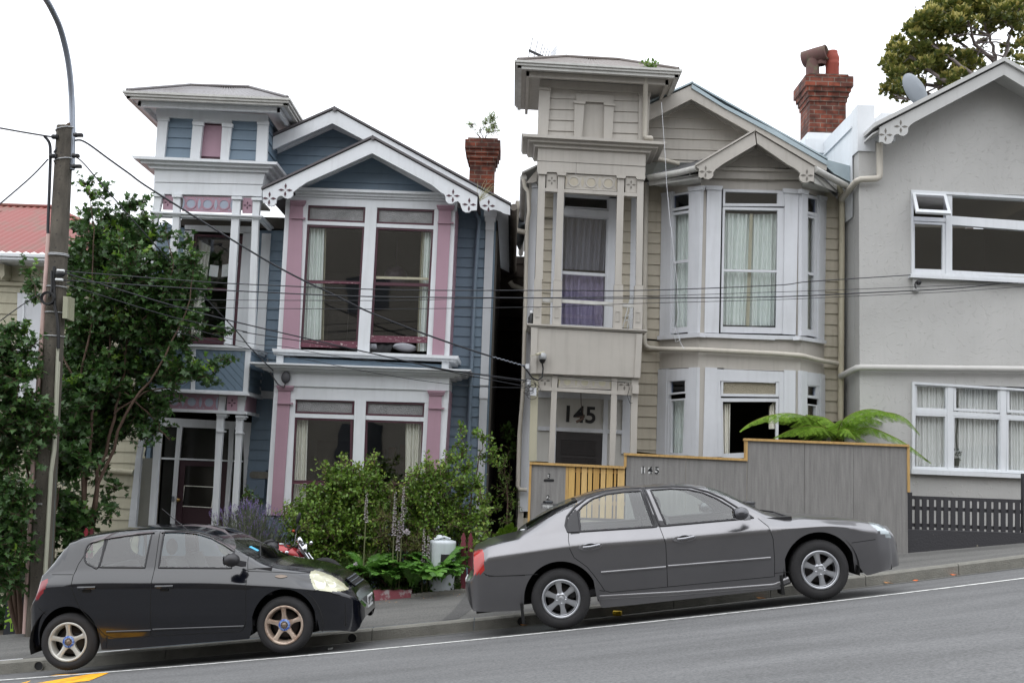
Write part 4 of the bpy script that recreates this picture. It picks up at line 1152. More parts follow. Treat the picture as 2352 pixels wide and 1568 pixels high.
sp.poly('c',(1570,1075,2091,1085,2091,1160,1575,1130),BW+.01,.08);PM(sp,BW+.0105,.08,('h',0,30,545,45,545,110,0,95))
cpoly(sp,fL,nL,pts('c',1300,1105,1575,1080,1575,1150,1300,1185),-.01,.08);cpoly(sp,fR,nR,pts('h',540,60,710,115,710,170,540,110),-.01,.08)
sp.build('bay_wall',M_bt,h2)
tr=MB()
for f_,n_,v in((fL,nL,('g',1268,772,1566,750,1566,778,1270,800)),(fR,nR,('h',533,1122,715,1152,713,1176,531,1148))):
    cpoly(tr,f_,n_,pts(*v),.05,.12)
tr.poly('g',(1560,750,2091,772,2091,800,1560,778),BW-.05,.12);PM(tr,BW-.0495,.12,('h',0,1106,538,1122,536,1148,0,1134))
tr.build('bay_sill',M_frost,h2)
tr=MB()
PM(tr,BW-.02,.06,('c',1618,1125,1720,1130),('g',1700,752,1600,748));PM(tr,BW-.02,.06,('h',425,95,520,100,500,1112,412,1108))
PM(tr,BW-.045,.06,('c',1608,1118,1730,1122,1722,1150,1612,1146));PM(tr,BW-.045,.06,('h',412,92,530,100,522,130,418,122))
cpoly(tr,fL,nL,pts('c',1490,1130,1575,1120)+pts('g',1550,750,1482,755),.02,.06);cpoly(tr,fL,nL,pts('c',1300,1175,1368,1165)+pts('g',1360,765,1285,775),.02,.06)
cpoly(tr,fL,nL,pts('c',1480,1130,1590,1118,1580,1148,1486,1158),.045,.06);cpoly(tr,fL,nL,pts('c',1292,1172,1378,1160,1372,1190,1298,1200),.045,.06)
cpoly(tr,fR,nR,pts('h',543,100,583,108,580,1120,540,1118),.02,.06);cpoly(tr,fR,nR,pts('h',668,140,716,150,700,1150,655,1140),.02,.06)
cpoly(tr,fR,nR,pts('h',540,96,596,110,590,140,541,126),.045,.06);cpoly(tr,fR,nR,pts('h',668,140,724,155,718,182,668,168),.045,.06)
tr.build('upper_casing',M_frost,h2)
tr=MB()
PM(tr,BW-.02,.06,('g',1605,990,1688,995),('k',1690,220,1590,220));PM(tr,BW-.02,.06,('h',420,1358,500,1362),('l',498,120,420,120))
PM(tr,BW-.01,.06,('g',1686,1002,2091,1020),('g',2091,1100,1710,1085),('k',1725,220,1686,220));PM(tr,BW-.009,.06,('h',0,1352,422,1370),('l',420,120,385,120),('h',385,1440,0,1425))
cpoly(tr,fL,nL,pts('g',1275,1005,1336,1000)+pts('k',1325,205,1262,200),.02,.06);cpoly(tr,fL,nL,pts('g',1490,992,1548,990)+pts('k',1538,215,1478,210),.02,.06)
cpoly(tr,fL,nL,pts('g',1334,1004,1492,998,1490,1080,1334,1088),.01,.06)
cpoly(tr,fL,nL,pts('g',1470,1075,1492,1074)+pts('k',1480,210,1455,208),.009,.06);cpoly(tr,fL,nL,pts('g',1332,1080,1350,1080)+pts('k',1345,206,1325,205),.009,.06)
cpoly(tr,fR,nR,pts('h',540,1362,582,1368)+pts('l',580,120,540,120),.02,.06);cpoly(tr,fR,nR,pts('h',672,1382,706,1390)+pts('l',706,120,672,120),.02,.06)
cpoly(tr,fR,nR,pts('h',582,1372,672,1384,672,1470,582,1462),.01,.06)
tr.build('lower_casing',M_frost,h2)
sash(h2,mix_pts(('c',1730,1148,2091,1155),('d',392,1330,392,1432),('c',2091,1270,1730,1255))[:0]or[D('c',1730,1142),D('d',425,1330),D('d',423,1438),D('c',1728,1262)],BW,M_frost,(5,6,17,6),name='transom_window')
f=sash(h2,[D('c',1728,1268),D('d',425,1450),D('h',414,1106),D('g',1712,748)],BW,M_frost,(5,6,17,14),(.52,),midw=5)
curtain(f,[D('c',1745,1310),D('c',1935,1320),D('g',1890,700),D('g',1728,695)],BW+.12,M_curtain2,6);curtain(f,[D('c',1925,1320),D('d',375,1490),D('h',358,1050),D('g',1905,702)],BW+.14,M_curtain2,6)
m_=MB();m_.ppoly([D('c',1915,1315),D('c',1938,1315),D('g',1912,702),D('g',1888,700)],BW+.08,.01);m_.build('curtain_edge',M_cream,f)
csash(h2,fL,nL,[D('c',1368,1180),D('c',1500,1160),D('c',1500,1275),D('c',1368,1300)],(4,4,2,6),name='transom_window',glass=glass_mat('bay_side_glass',(.6,.66,.8,1),2.5))
csash(h2,fL,nL,[D('c',1365,1310),D('c',1498,1290),D('g',1484,745),D('g',1360,755)],(6,6,2,12),mid=(.42,),cur=M_curtain2)
csash(h2,fR,nR,pts('h',583,135,668,155,668,300,583,285),(1,7,7,10),name='transom_window',glass=MATS['bay_side_glass'])
csash(h2,fR,nR,pts('h',583,270,660,295,650,1130,580,1115),(1,7,9,14),mid=(.5,),cur=M_curtain2)
sash(h2,[D('g',1716,1078),D('h',385,1432),D('h',383,1545),D('g',1714,1192)],BW,M_frost,(5,5,7,6),name='transom_window',glass=mat('textured_bronze_glass',rgb(150,142,122),.3,noise=.2,nscale=30,bump=1,bscale=70))
f=sash(h2,[D('g',1714,1205),D('h',382,1555),D('l',378,390),D('k',1722,235)],BW,M_frost,(4,8,6,12),())
for o in list(f.children):bpy.data.objects.remove(o)
curtain(f,[D('g',1730,1245),D('g',1780,1245),D('k',1778,200),D('k',1728,200)],BW+.12,M_curtain,3);curtain(f,[D('g',2050,1262),D('h',365,1565),D('l',365,200),D('l',312,200)],BW+.12,M_curtain,3)
csash(h2,fL,nL,[D('g',1350,1082),D('g',1472,1074),D('g',1472,1170),D('g',1350,1182)],(3,3,3,4),name='transom_window',glass=MATS['bay_side_glass'])
csash(h2,fL,nL,[D('g',1345,1215),D('g',1472,1205),D('k',1458,212),D('k',1342,208)],(7,4,4,6),mid=(),cur=M_curtain2)
csash(h2,fR,nR,pts('h',583,1462,665,1468,660,1560,582,1550),(1,3,6,6),name='transom_window',glass=MATS['bay_side_glass'])
csash(h2,fR,nR,[D('l',582,25),D('l',660,35),D('l',658,118),D('l',581,112)],(1,3,6,1))
for y_ in(D('c',0,1110)[1],D('g',0,880)[1]):
    z=W(1700,y_,BW).z;inb=MB()
    P=[Vector((XL0,MW+.1,z)),Vector((XL1,BW+.06,z)),Vector((XR0,BW+.06,z)),Vector((XR1,MW+.1,z))]
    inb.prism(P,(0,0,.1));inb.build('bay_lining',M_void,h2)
fb=MB();P=[Vector((XL0-.05,MW+.1,-1.2)),Vector((XL1-.05,BW+.03,-1.2)),Vector((XR0+.05,BW+.03,-1.2)),Vector((XR1+.05,MW+.1,-1.2))]
zz=W(1700,D('k',0,235)[1],BW).z;fb.prism(P,(0,0,zz+1.2-.02));xa=W(*D('g',352,400),MW).x;fb.box(xa,XR1+.4,MW+.03,MW+.1,-1.2,W(1500,1200,MW).z);fb.build('foundation_wall',M_beige2,h2)
ba=barge(h2,'c',(1948,748,1535,985,1562,1003,1560,1058,1575,1066,1592,1060,1600,1070,1625,1075,1650,1066,1662,1048,1660,1030,1678,1005,1700,990,1735,965,1960,832),BW-.45,M_bt)
bb=MB();bb.ppoly(pts('d',222,922,630,1165,626,1268,610,1262,597,1262,582,1272,552,1272,532,1258,524,1235,532,1208,515,1190,480,1165,445,1148,232,1000),BW-.452,.04);bb=bb.build('bargeboard',M_bt,h2)
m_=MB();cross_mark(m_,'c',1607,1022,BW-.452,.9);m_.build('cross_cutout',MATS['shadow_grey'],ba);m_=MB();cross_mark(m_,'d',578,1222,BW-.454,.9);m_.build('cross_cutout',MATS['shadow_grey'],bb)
m_=MB();m_.poly('c',(1680,990,2091,1000,2091,1020,1690,1008),BW-.1,.15);PM(m_,BW-.101,.15,('d',0,1168,525,1182,535,1200,0,1186));m_.poly('c',(1640,1010,2091,1020,2091,1078,1655,1066),BW-.06,.15);PM(m_,BW-.061,.15,('d',0,1188,530,1202,540,1252,0,1242))
m_.poly('c',(1945,870,1735,995,1700,995,1955,832),BW-.08,.04);PM(m_,BW-.081,.04,('d',228,1035,470,1178,515,1182,228,1000))
m_.build('pediment',M_bt,h2)
rf2=MB()
roof_plane(rf2,D('c',1535,990),D('c',1950,746),BW-.45,MW+.3,.03);roof_plane(rf2,D('d',220,922),D('d',632,1166),BW-.45,MW+.3,.03)
rf2=rf2.build('bay_roof',M_bt,h2)
sk=MB()
a=W(*D('c',1208,1068),MW-.35);b=W(*D('c',1560,995),BW-.3);c=W(*D('c',1600,930),MW);d=W(*D('c',1350,1005),MW);e_=W(*D('c',1190,1050),MW)
sk.add([a,b,c,d,e_],[(0,1,2,3),(0,3,4)]);sk.add([p-Vector((0,0,.12))for p in(a,b,c,d,e_)],[(3,2,1,0),(4,3,0)])
a2=W(*D('d',630,1175),BW-.35);b2=W(*D('d',790,1340),MW-.3);c2=W(*D('d',800,1250),MW);d2=W(*D('d',600,1120),MW)
sk.add([a2,b2,c2,d2],[(0,1,2,3)]);sk.add([p-Vector((0,0,.12))for p in(a2,b2,c2,d2)],[(3,2,1,0)])
sk.build('skirt_roof',mat('grey_slate_skirt',rgb(104,104,106),.7,noise=.3),h2)
gt=MB()
gt.tube([W(*D('c',1215,1065),MW-.42),W(*D('c',1420,1030),BW-.05),W(*D('c',1550,998),BW-.4)],.055,8);gt.tube([W(*D('d',632,1180),BW-.4),W(*D('d',850,1295),MW-.35)],.055,8)
q=[W(*p,Y)for p,Y in zip(pts('c',1212,1085,1560,1040,1560,1075,1212,1118),(MW-.38,BW-.25,BW-.25,MW-.38))];gt.hexa(q,[v+Vector((.02,.04,0))for v in q])
q=[W(*p,Y)for p,Y in zip(pts('d',630,1215,790,1290,785,1340,630,1275),(BW-.3,MW-.3,MW-.3,BW-.3))];gt.hexa(q,[v+Vector((0,.04,0))for v in q])
def under(P):gt.add(P+[p+Vector((0,0,.03))for p in P],[(0,1,2,3),(7,6,5,4)])
under([W(*D('c',1212,1110),MW-.36),W(*D('c',1575,1072),BW-.3),W(*D('c',1575,1115),BW+.05),W(*D('c',1300,1130),MW)])
under([W(*D('d',560,1262),BW-.4),W(*D('d',788,1335),MW-.3),W(*D('d',705,1345),MW),W(*D('d',540,1300),BW)])
gt.build('gutter',M_gutter,h2)
YG2=MW-.4
barge(h2,'c',(1510,420,1205,560,1205,668,1507,518),YG2,M_bt)
bb=MB();bb.ppoly([D('c',1510,420),D('d',0,745),D('d',400,960),D('d',718,1150),D('d',715,1190),D('d',630,1160),D('d',240,935),D('c',1930,755),D('c',1507,518)],YG2-.002,.04);bb.build('bargeboard',M_bt,h2)
m_=MB()
for v,Y in(((1205,668,1507,518,1505,548,1205,700),MW-.06),((1507,518,1930,755,1900,775,1505,548),MW-.06)):m_.poly('c',v,Y,.04)
m_.build('rafter',M_bt,h2)
fl=MB()
a,b=W(*D('c',1512,415),YG2-.02),W(*D('d',0,735),YG2-.02)
P=[D('c',1512,412),D('d',0,728),D('d',350,905),D('d',720,1120),D('d',715,1150),D('d',340,935),D('d',0,752),D('c',1510,440)]
fl.ppoly(P,YG2-.03,.03)
fl.ppoly(pts('d',712,1112,878,1156,880,1268,770,1212,712,1160),YG2+.05,.5)
fl.build('flashing',M_teal,h2)
rf=MB();roof_plane(rf,D('c',1200,556),D('c',1514,414),YG2,26,.03);roof_plane(rf,D('c',1508,414),D('d',720,1122),YG2,26,.03)
roof_plane(rf,D('c',1210,590),D('c',1505,455),YG2+.04,26,.02,0,over=0);roof_plane(rf,D('c',1505,455),D('d',700,1140),YG2+.04,26,.02,0,over=0)
rf.build('roof',M_teal,h2)
pp=MB()
pp.tube([W(*D('c',x,y),TW-a)for x,y,a in((1190,345,.3),(1190,410,.3),(1187,500,.1),(1183,775,.1),(1192,788,.1),(1228,790,.1))]+[W(*D('c',1225,800),TW-.02)],.042,10)
pp.build('downpipe',M_pipe_b,h2)
pp=MB();pp.tube([W(*p,MW-.08)for p in(D('c',1205,925),D('c',1300,940),D('c',1425,968))],.04,10);pp.build('overflow_pipe',M_pipe_b,h2)
pp=MB()
pp.tube([W(*D('c',1195,1100),MW-.1),W(*D('g',1188,130),MW-.1),W(*D('g',1182,820),MW-.1),W(*D('g',1192,845),MW-.1),W(*D('g',1220,857),MW-.1),fL(D('g',1290,862),.07),fL(D('g',1560,868),.08)]
        +[W(*D('g',1600,870),BW-.07),W(*D('g',2091,895),BW-.07),W(*D('h',530,1256),BW-.07),fR(D('h',560,1262),.07),fR(D('h',700,1297),.07),W(*D('h',790,1312),MW-.1)],.04,10)
pp.build('waste_pipe',M_pipe_b,h2)
pp=MB();pp.tube([W(*D('d',800,1285),MW-.3),W(*D('d',805,1320),MW-.25),W(*D('d',822,1350),MW-.15),W(*D('h',822,190),MW-.1),W(*D('h',820,700),MW-.1),W(*D('h',815,1500),MW-.1),W(*D('l',812,200),MW-.1)],.05,10)
pp.build('downpipe',mat('cream_pipe',rgb(190,182,160),.55,noise=.15,streak=.3),h2)
lp=MB();PM(lp,MW-.02,.1,('c',398,1130,440,1130),('g',388,1030),('k',375,600,312,600),('k',330,0),('g',332,1000),('g',352,400))
PM(lp,MW-.05,.1,('c',392,1100,444,1090,442,1130,396,1135));lp.build('corner_board',M_frost,h2)
pp=MB();pp.tube([W(*p,MW-.12)for p in(D('c',338,1075),D('c',345,1125),D('c',372,1165),D('c',378,1300),D('g',362,0),D('g',350,600),D('g',335,1150),D('k',310,60),D('k',298,420),D('k',310,446),D('k',362,450))],.036,10)
pp.build('downpipe',M_pipe_b,h2)
ev=MB();ev.tube([W(*D('c',338,1062),MW-.1),W(*D('c',338,1062),MW-.1)+Vector((0,6.5,0))],.06,8);roof_plane(ev,D('c',325,1045),D('c',440,990),MW-.15,24.5,.03);ev.build('side_eave',M_gutter,h2)
m_=MB();m_.poly('c',(355,1100,430,1010,432,1090,400,1100),MW-.12,.03);m_.build('eave_box',M_bt,h2)
dsh=MB();c0=W(*D('c',312,1420),21);M_=Matrix.Rotation(R(78),3,'Z')@Matrix.Rotation(R(90),3,'X')
dsh.lathe([(0,.1),(.15,.085),(.3,.045),(.42,0),(.42,-.01),(.3,.03),(0,.08)],c0,'Z',24,M=M_);dsh.tube([c0,c0+Vector((.25,.0,.0)),c0+Vector((.4,0,-.2))],.02)
one(dsh,'satellite_dish',mat('dish_grey',rgb(112,118,124),.6),'grey satellite dish seen edge-on in the gap between the two villas','satellite dish')
cm=MB();c0=W(*D('g',470,915),TW-.14);cm.lathe([(0,.06),(.04,.055),(.062,.03),(.065,0),(.065,-.05),(0,-.05)],c0,'Z',16);cm.lathe([(.055,-.05),(.045,-.085),(.02,-.11),(0,-.11)],c0,'Z',16,mi=1)
cm.tube([c0+Vector((0,0,-.1)),W(*D('g',475,1000),TW-.1),W(*D('g',468,1060),TW-.12),W(*D('g',440,1080),TW-.12),W(*D('g',400,1065),TW-.1),W(*D('g',360,1010),TW-.12),W(*D('g',340,985),TW-.14)],.013,6,mi=1)
cm.build('meter_pod',[mat('pod_grey',rgb(168,170,172),.5),M_black],h2)
m_=MB();m_.tube([W(*D('g',428,902),TW-.25),W(*D('g',480,888),TW-.1)],.022,8);m_.tube([W(*D('g',382,914),TW-.3),W(*D('g',428,902),TW-.26)],.006,5);m_.build('outside_lamp',M_cream,h2)
tg=MB();rnd=random.Random(3)
for k in range(7):
    c0=D('g',385+rnd.uniform(-30,40),1140+rnd.uniform(-30,50));r=rnd.uniform(8,17)
    a0=rnd.uniform(0,360);P=[]
    for i in range(14):
        an=R(a0+i*24);P.append(W(c0[0]+r*math.cos(an),c0[1]+r*.9*math.sin(an),TW-.13+.03*math.sin(i)))
    tg.tube(P,.004,4)
for x,y,s in((405,1160,.05),(375,1095,.03),(365,985,.03)):
    c0=W(*D('g',x,y),TW-.1);tg.box(c0.x-s,c0.x+s,TW-.14,TW-.09,c0.z-s*1.3,c0.z+s*1.3,1)
tg.build('wire_tangle',[M_black,M_frost],h2)
tg=MB();P=[W(*D('g',x,y),TW-.05)for x,y in((545,1045),(800,1075),(1045,1095),(1070,1100),(1075,1140),(1062,1190),(1080,1240),(1098,1240))];tg.tube(P,.005,5);c0=W(*D('g',1118,1145),TW-.05);tg.box(c0.x-.05,c0.x+.05,TW-.09,TW-.03,c0.z-.07,c0.z+.07,1)
tg.build('porch_wire',[M_black,M_bt],h2)
CH2,cx0,cx1,cz=chimney(h2,'d',598,850,706,980,19.3,.66,((.09,.02),(.09,.045),(.09,.075),(.2,.11),(.06,.04)))
m_=MB();m_.box(cx0-.05,cx1+.05,19.24,20.05,W(*D('d',600,1010),19.3).z,W(*D('d',600,930),19.3).z);m_.box(cx0-.12,cx1+.1,19.15,20.1,W(*D('d',600,1080),19.3).z,W(*D('d',600,985),19.3).z);m_.build('plinth',M_white,CH2)
m_=MB();c0=Vector((W(*D('d',760,540),19.6).x,19.65,cz));k=.125
m_.lathe([(k,-.06),(k,.30),(k*1.06,.32),(k*1.06,.36),(k,.38),(k*1.05,.42),(k*1.05,.47),(k*.92,.52),(k*.8,.56),(k*.8,.6),(k*.65,.6),(k*.65,.3)],c0,'Z',24);m_.build('chimney_pot',mat('terracotta',rgb(150,70,56),.8,noise=.25),CH2)
m_=MB();c0=Vector((W(*D('d',622,540),19.6).x,19.65,cz));k=.125
m_.lathe([(k*1.1,-.06),(k*1.1,.02),(k,.04),(k,.30),(k*.95,.42)],c0,'Z',20)
M_=Matrix.Rotation(R(-8),3,'Y')
m_.lathe([(.135,-.26),(.155,-.25),(.15,0),(.14,.18),(.15,.2),(.13,.22),(.1,.1),(.1,-.2),(.125,-.26)],c0+Vector((.06,-.02,.50)),'X',20,M=Matrix.Rotation(R(-35),3,'Z')@M_)
m_.lathe([(.09,0),(.1,.02),(.07,.14),(0,.15)],c0+Vector((.14,-.05,.3)),'Z',12)
m_.build('chimney_pot',mat('mossy_cowl',rgb(96,70,66),.9,color2=rgb(96,96,74),nscale=9,thresh=(.3,.5)),CH2)
m_=MB();m_.ball(Vector(((cx0+cx1)/2,19.65,cz)),.34,.3,.1);m_.build('mortar_cap',M_concrete,CH2)
# ================================================================== GREY STUCCO HOUSE
h3=house_empty('stucco_house','light grey roughcast stucco house with decorated gable and white window frames','house',2160,1200,17.2)
GY=17.2
g3=MB()
xr=W(2600,700,GY).x;xl=W(*D('h',943,700),GY).x;xw=W(*D('h',1310,700),GY).x
zs=[W(*D('l',1310,480),GY).z,W(*D('h',1310,1440),GY).z,W(*D('h',1310,690),GY).z,W(*D('h',1305,105),GY).z]
zs=[zs[0]+.02,zs[1]-.02,zs[2]+.02,zs[3]-.02]
zev=W(*D('d',1130,990),GY).z;apx=W(*D('d',1955,560),GY);
g3.box(xl,xw+.02,GY,GY+.25,-1.2,zev+.05)
g3.box(xw+.02,xr,GY,GY+.25,-1.2,zs[0]);g3.box(xw+.02,xr,GY,GY+.25,zs[1],zs[2])
xw2=W(*D('h',2292,700),GY).x;g3.box(xw2,xr,GY,GY+.25,zs[0],zs[1]);g3.box(xw2,xr,GY,GY+.25,zs[2],zs[3])
P=[Vector((xw+.02,GY,zs[3])),Vector((xw2,GY,zs[3])),Vector((xr,GY,zs[3])),Vector((xr,GY,zev)),Vector((2*apx.x-W(*D('d',1050,1000),GY).x,GY,zev+.05)),Vector((apx.x,GY,apx.z+.25)),Vector((W(*D('d',1050,960),GY).x,GY,zev+.05)),Vector((xw+.02,GY,zev+.05))]
g3.prism(P,(0,.25,0))
g3.build('wall',M_grey,h3)
rt=MB();a=W(*D('h',943,700),GY)
rt.box(a.x-.002,a.x+.03,GY+.26,MW+.1,-1.2,W(*D('d',935,1060),GY).z)
rt.build('side_wall',M_gpaint,h3)
pr=MB()
a=W(*D('d',927,735),GY);b=W(*D('d',1047,740),GY);z0=W(*D('d',930,1055),GY).z
pr.box(a.x,b.x,GY-.03,GY+.3,z0,a.z);pr.box(a.x+.01,a.x+.3,GY+.3,24,z0-.5,a.z-.01)
zl=W(*D('d',925,850),GY).z;pr.box(a.x-.02,a.x+.02,GY+.26,24,zl-.02,zl+.01)
zb=W(*D('d',940,1078),GY).z;pr.box(a.x-.004,a.x+.0,GY+.25,22,zb-1,z0)
c=W(*D('d',1086,796),GY);d=W(*D('d',1186,800),GY);zc=W(*D('d',1060,990),GY).z
pr.box(c.x,d.x,GY-.06,GY+.5,zc,c.z);pr.prism([Vector((b.x+.001,GY-.02,zc)),Vector((c.x,GY-.06,zc)),Vector((c.x,GY-.06,c.z)),Vector((b.x+.001,GY-.02,W(*D('d',1050,830),GY).z))],(0,.4,0))
pr.build('parapet',M_white,h3)
YB3=GY-.5
ap=D('d',1955,420)
b3=barge(h3,'d',(1085,886,1150,850,1955,440,1952,522,1345,842,1320,856,1300,872,1285,890,1284,915,1275,935,1252,948,1232,946,1215,935,1198,936,1184,948,1180,975,1165,998,1140,1004,1118,1000,1105,990,1085,990),YB3,M_gpaint)
m_=MB();cross_mark(m_,'d',1232,882,YB3);cross_mark(m_,'d',1126,940,YB3);m_.build('cross_cutout',MATS['shadow_grey'],b3)
def mir(p):
    return p
A3=W(*ap,YB3)
bq=MB();v=[W(*D('d',*p),YB3-.002)for p in((1955,440),(1952,522))]
e=W(*D('d',1085,886),YB3);dx=A3.x-e.x;dz=W(*D('d',1955,440),YB3).z-e.z
bq.prism([v[0],v[0]+Vector((dx,0,-dz)),v[0]+Vector((dx,0,-dz-.3)),v[1]],(0,.04,0));bq.build('bargeboard',M_gpaint,h3)
rf=MB()
for sgn in(-1,1):
    p0=W(*D('d',1955,425),YB3-.05);p1=p0+Vector((sgn*(dx+.08),0,-dz*1.03))
    rf.hexa([p0,p1,p1+Vector((0,9,0)),p0+Vector((0,9,0))],[p+Vector((0,0,.07))for p in(p0,p1,p1+Vector((0,9,0)),p0+Vector((0,9,0)))])
    p0=p0+Vector((0,.09,-.1));p1=p1+Vector((0,.09,-.1))
    rf.hexa([p0,p1,p1+Vector((0,1,0)),p0+Vector((0,1,0))],[p+Vector((0,0,.03))for p in(p0,p1,p1+Vector((0,1,0)),p0+Vector((0,1,0)))])
rf.build('roof',M_gpaint,h3)
interior_x0=xw-.2
rm=MB();rm.box(xw-.6,xr,GY+3.2,GY+3.3,-1,7);rm.box(xw-.65,xw-.6,GY+.25,GY+3.2,-1,7);rm.box(xw2+.3,xw2+.35,GY+.25,GY+3.2,-1,7)
for z in(W(2200,D('h',0,1000)[1],GY).z,W(2200,D('d',0,1180)[1],GY).z,-.3):rm.box(xw-.6,xr,GY+.25,GY+3.2,z-.06,z+.06)
rm.build('interior',mat('olive_room_plaster',rgb(92,86,66),.9),h3)
ow=MB();GQ=lambda*v:pts('h',*v)
uq=GQ(1306,103,2300,158,2300,745,1308,692)
ring(ow,uq,inset(uq,5,6,5,6),GY-.04,.2)
ow.poly('h',(1548,120,1590,122,1590,705,1548,700),GY-.02,.12)
ow.poly('h',(1310,288,1550,300,1550,328,1310,318),GY-.01,.1);ow.poly('h',(1588,285,2300,335,2300,400,1588,346),GY-.01,.1)
ow.poly('h',(1300,688,2300,740,2300,762,1300,712),GY-.1,.16)
uw=ow.build('window_frame',M_white,h3)
sash(uw,GQ(1312,322,1548,334,1546,690,1312,682),GY,M_white,(6,5,8,10))
sash(uw,GQ(1588,345,2300,388,2300,738,1588,700),GY+.002,M_white,(1,1,1,12));sash(uw,GQ(1588,136,2300,180,2300,338,1588,292),GY+.002,M_white,(1,4,1,1),name='transom_window')
Q=GQ(1312,118,1548,130,1585,268,1340,255);A=[W(*Q[0],GY-.03),W(*Q[1],GY-.03),W(*Q[2],GY-.42),W(*Q[3],GY-.42)]
def bl3(u,v):return A[0].lerp(A[1],u).lerp(A[3].lerp(A[2],u),v)
n_=(A[1]-A[0]).cross(A[3]-A[0]).normalized();
if n_.y>0:n_=-n_
m_=MB();O=[bl3(0,0),bl3(1,0),bl3(1,1),bl3(0,1)];I=[bl3(.09,.12),bl3(.91,.12),bl3(.91,.86),bl3(.09,.86)]
for i in range(4):
    j=(i+1)%4;m_.prism([O[i],O[j],I[j],I[i]],-n_*.04)
os_=m_.build('open_sash',M_white,uw);m_=MB();m_.prism(I,-n_*.004);m_.build('pane',glass_mat('sky_glass',(.9,.9,.95,1),6),os_)
lq=GQ(1314,1440,2300,1498,2300,1760,1314,1700)
L=lambda*v:pts('l',*v)
ow=MB();lq=[D('h',1314,1440),D('h',2300,1500),D('l',2300,520),D('l',1312,480)]
ring(ow,lq,inset(lq,5,5,5,5),GY-.04,.2)
PM(ow,GY-.02,.12,('h',1560,1455,1600,1457),('l',1590,495,1558,492));PM(ow,GY-.02,.12,('h',1925,1475,1970,1478),('l',1965,510,1930,508))
ow.poly('l',(1322,62,2300,120,2300,150,1322,90),GY-.01,.1);ow.poly('l',(1308,478,2300,525,2300,552,1308,512),GY-.1,.16)
lw=ow.build('window_frame',M_white,h3)
for q,cur in(([D('h',1325,1452),D('h',1560,1464),D('l',1568,78),D('l',1325,66)],1),([D('h',1600,1468),D('h',1928,1482),D('l',1930,88),D('l',1600,72)],1),([D('h',1972,1486),D('h',2300,1505),D('l',2300,100),D('l',1972,84)],1),
               ([D('l',1322,90),D('l',1560,100),D('l',1560,490),D('l',1314,482)],1),([D('l',1592,105),D('l',1938,120),D('l',1938,508),D('l',1588,492)],1),([D('l',1968,122),D('l',2300,140),D('l',2300,525),D('l',1968,508)],1)):
    f=sash(lw,q,GY-.006,M_white,(5,5,6,8)if q[0][1]>930 else(6,5,6,6),name='casement')
rm2=MB()
curtain(lw,[D('h',1330,1450),D('h',2300,1505),D('l',2300,500),D('l',1325,455)],GY+.12,M_net,46,.025)
m_=MB();m_.tube([W(*D('l',x,y),GY+.07)for x,y in((1622,-60),(1625,60),(1628,150),(1618,250),(1625,350))],.012,6);c0=W(*D('l',1621,435),GY+.07);m_.lathe([(.035,-.02),(.05,.09),(.055,.1),(0,.1)],c0+Vector((0,0,-.03)),'Z',14)
for k in range(26):
    p=W(*D('l',random.uniform(1605,1660),random.uniform(345,410)),GY+.07);a=random.uniform(0,6.28);m_.add([p,p+Vector((.03*math.cos(a),0,.03*math.sin(a))),p+Vector((.04*math.cos(a+.6),.01,.04*math.sin(a+.6)))],[(0,1,2)])
one(m_,'potted_plant',mat('dark_plant',rgb(50,56,46),.8),'small dark potted plant behind the lower window of the grey house','plant pot')
pp=MB();pp.tube([W(*D('d',x,y),Y)for x,y,Y in((1085,1000,GY-.12),(1086,1215,GY-.12),(1080,1236,GY-.12),(1060,1245,GY-.12),(950,1252,GY-.12),(925,1262,GY-.05),(830,1375,MW-.2),(822,1395,MW-.15))],.052,10);pp.build('downpipe',M_pipe_b,h3)
pp=MB();pp.tube([W(*D('h',x,y),Y)for x,y,Y in((815,1400,MW-.15),(925,1345,GY-.05),(950,1340,GY-.1),(1500,1346,GY-.1),(2300,1355,GY-.1))],.052,10);pp.build('waste_pipe',mat('pale_pipe',rgb(192,190,186),.5,noise=.1),h3)
m_=MB();c0=W(*D('h',1340,760),GY-.05);m_.box(c0.x-.055,c0.x+.055,GY-.05,GY,c0.z-.12,c0.z+.14);m_.ball(c0+Vector((.02,-.05,.02)),.045,mi=1);m_.tube([c0+Vector((.03*math.cos(a/2)-.02,-.08,.06*math.sin(a/2)-.03))for a in range(0,10)],.01,5,mi=1);m_.tube([W(*D('h',x,y),GY-.06)for x,y in((1300,700),(1340,712),(1500,722),(1800,745),(2091,752))],.007,5,mi=1)
m_.build('service_bracket',[M_gpaint,M_black],h3)
ds=MB();c0=W(*D('d',1335,628),18.6);M_=Matrix.Rotation(R(33),3,'Z')@Matrix.Rotation(R(76),3,'X')
rr=.34
ds.lathe([(0,.1),(rr*.4,.085),(rr*.75,.045),(rr,0),(rr,-.012),(rr*.7,.03),(0,.085)],c0,'Z',32,M=Matrix.Scale(1.0,3)@M_)
ds.tube([c0,c0+Vector((.1,.1,-.25)),c0+Vector((.1,.1,-.5))],.02);
one(ds,'satellite_dish',MATS['dish_grey'],'round grey satellite dish on the roof of the grey stucco house','satellite dish')
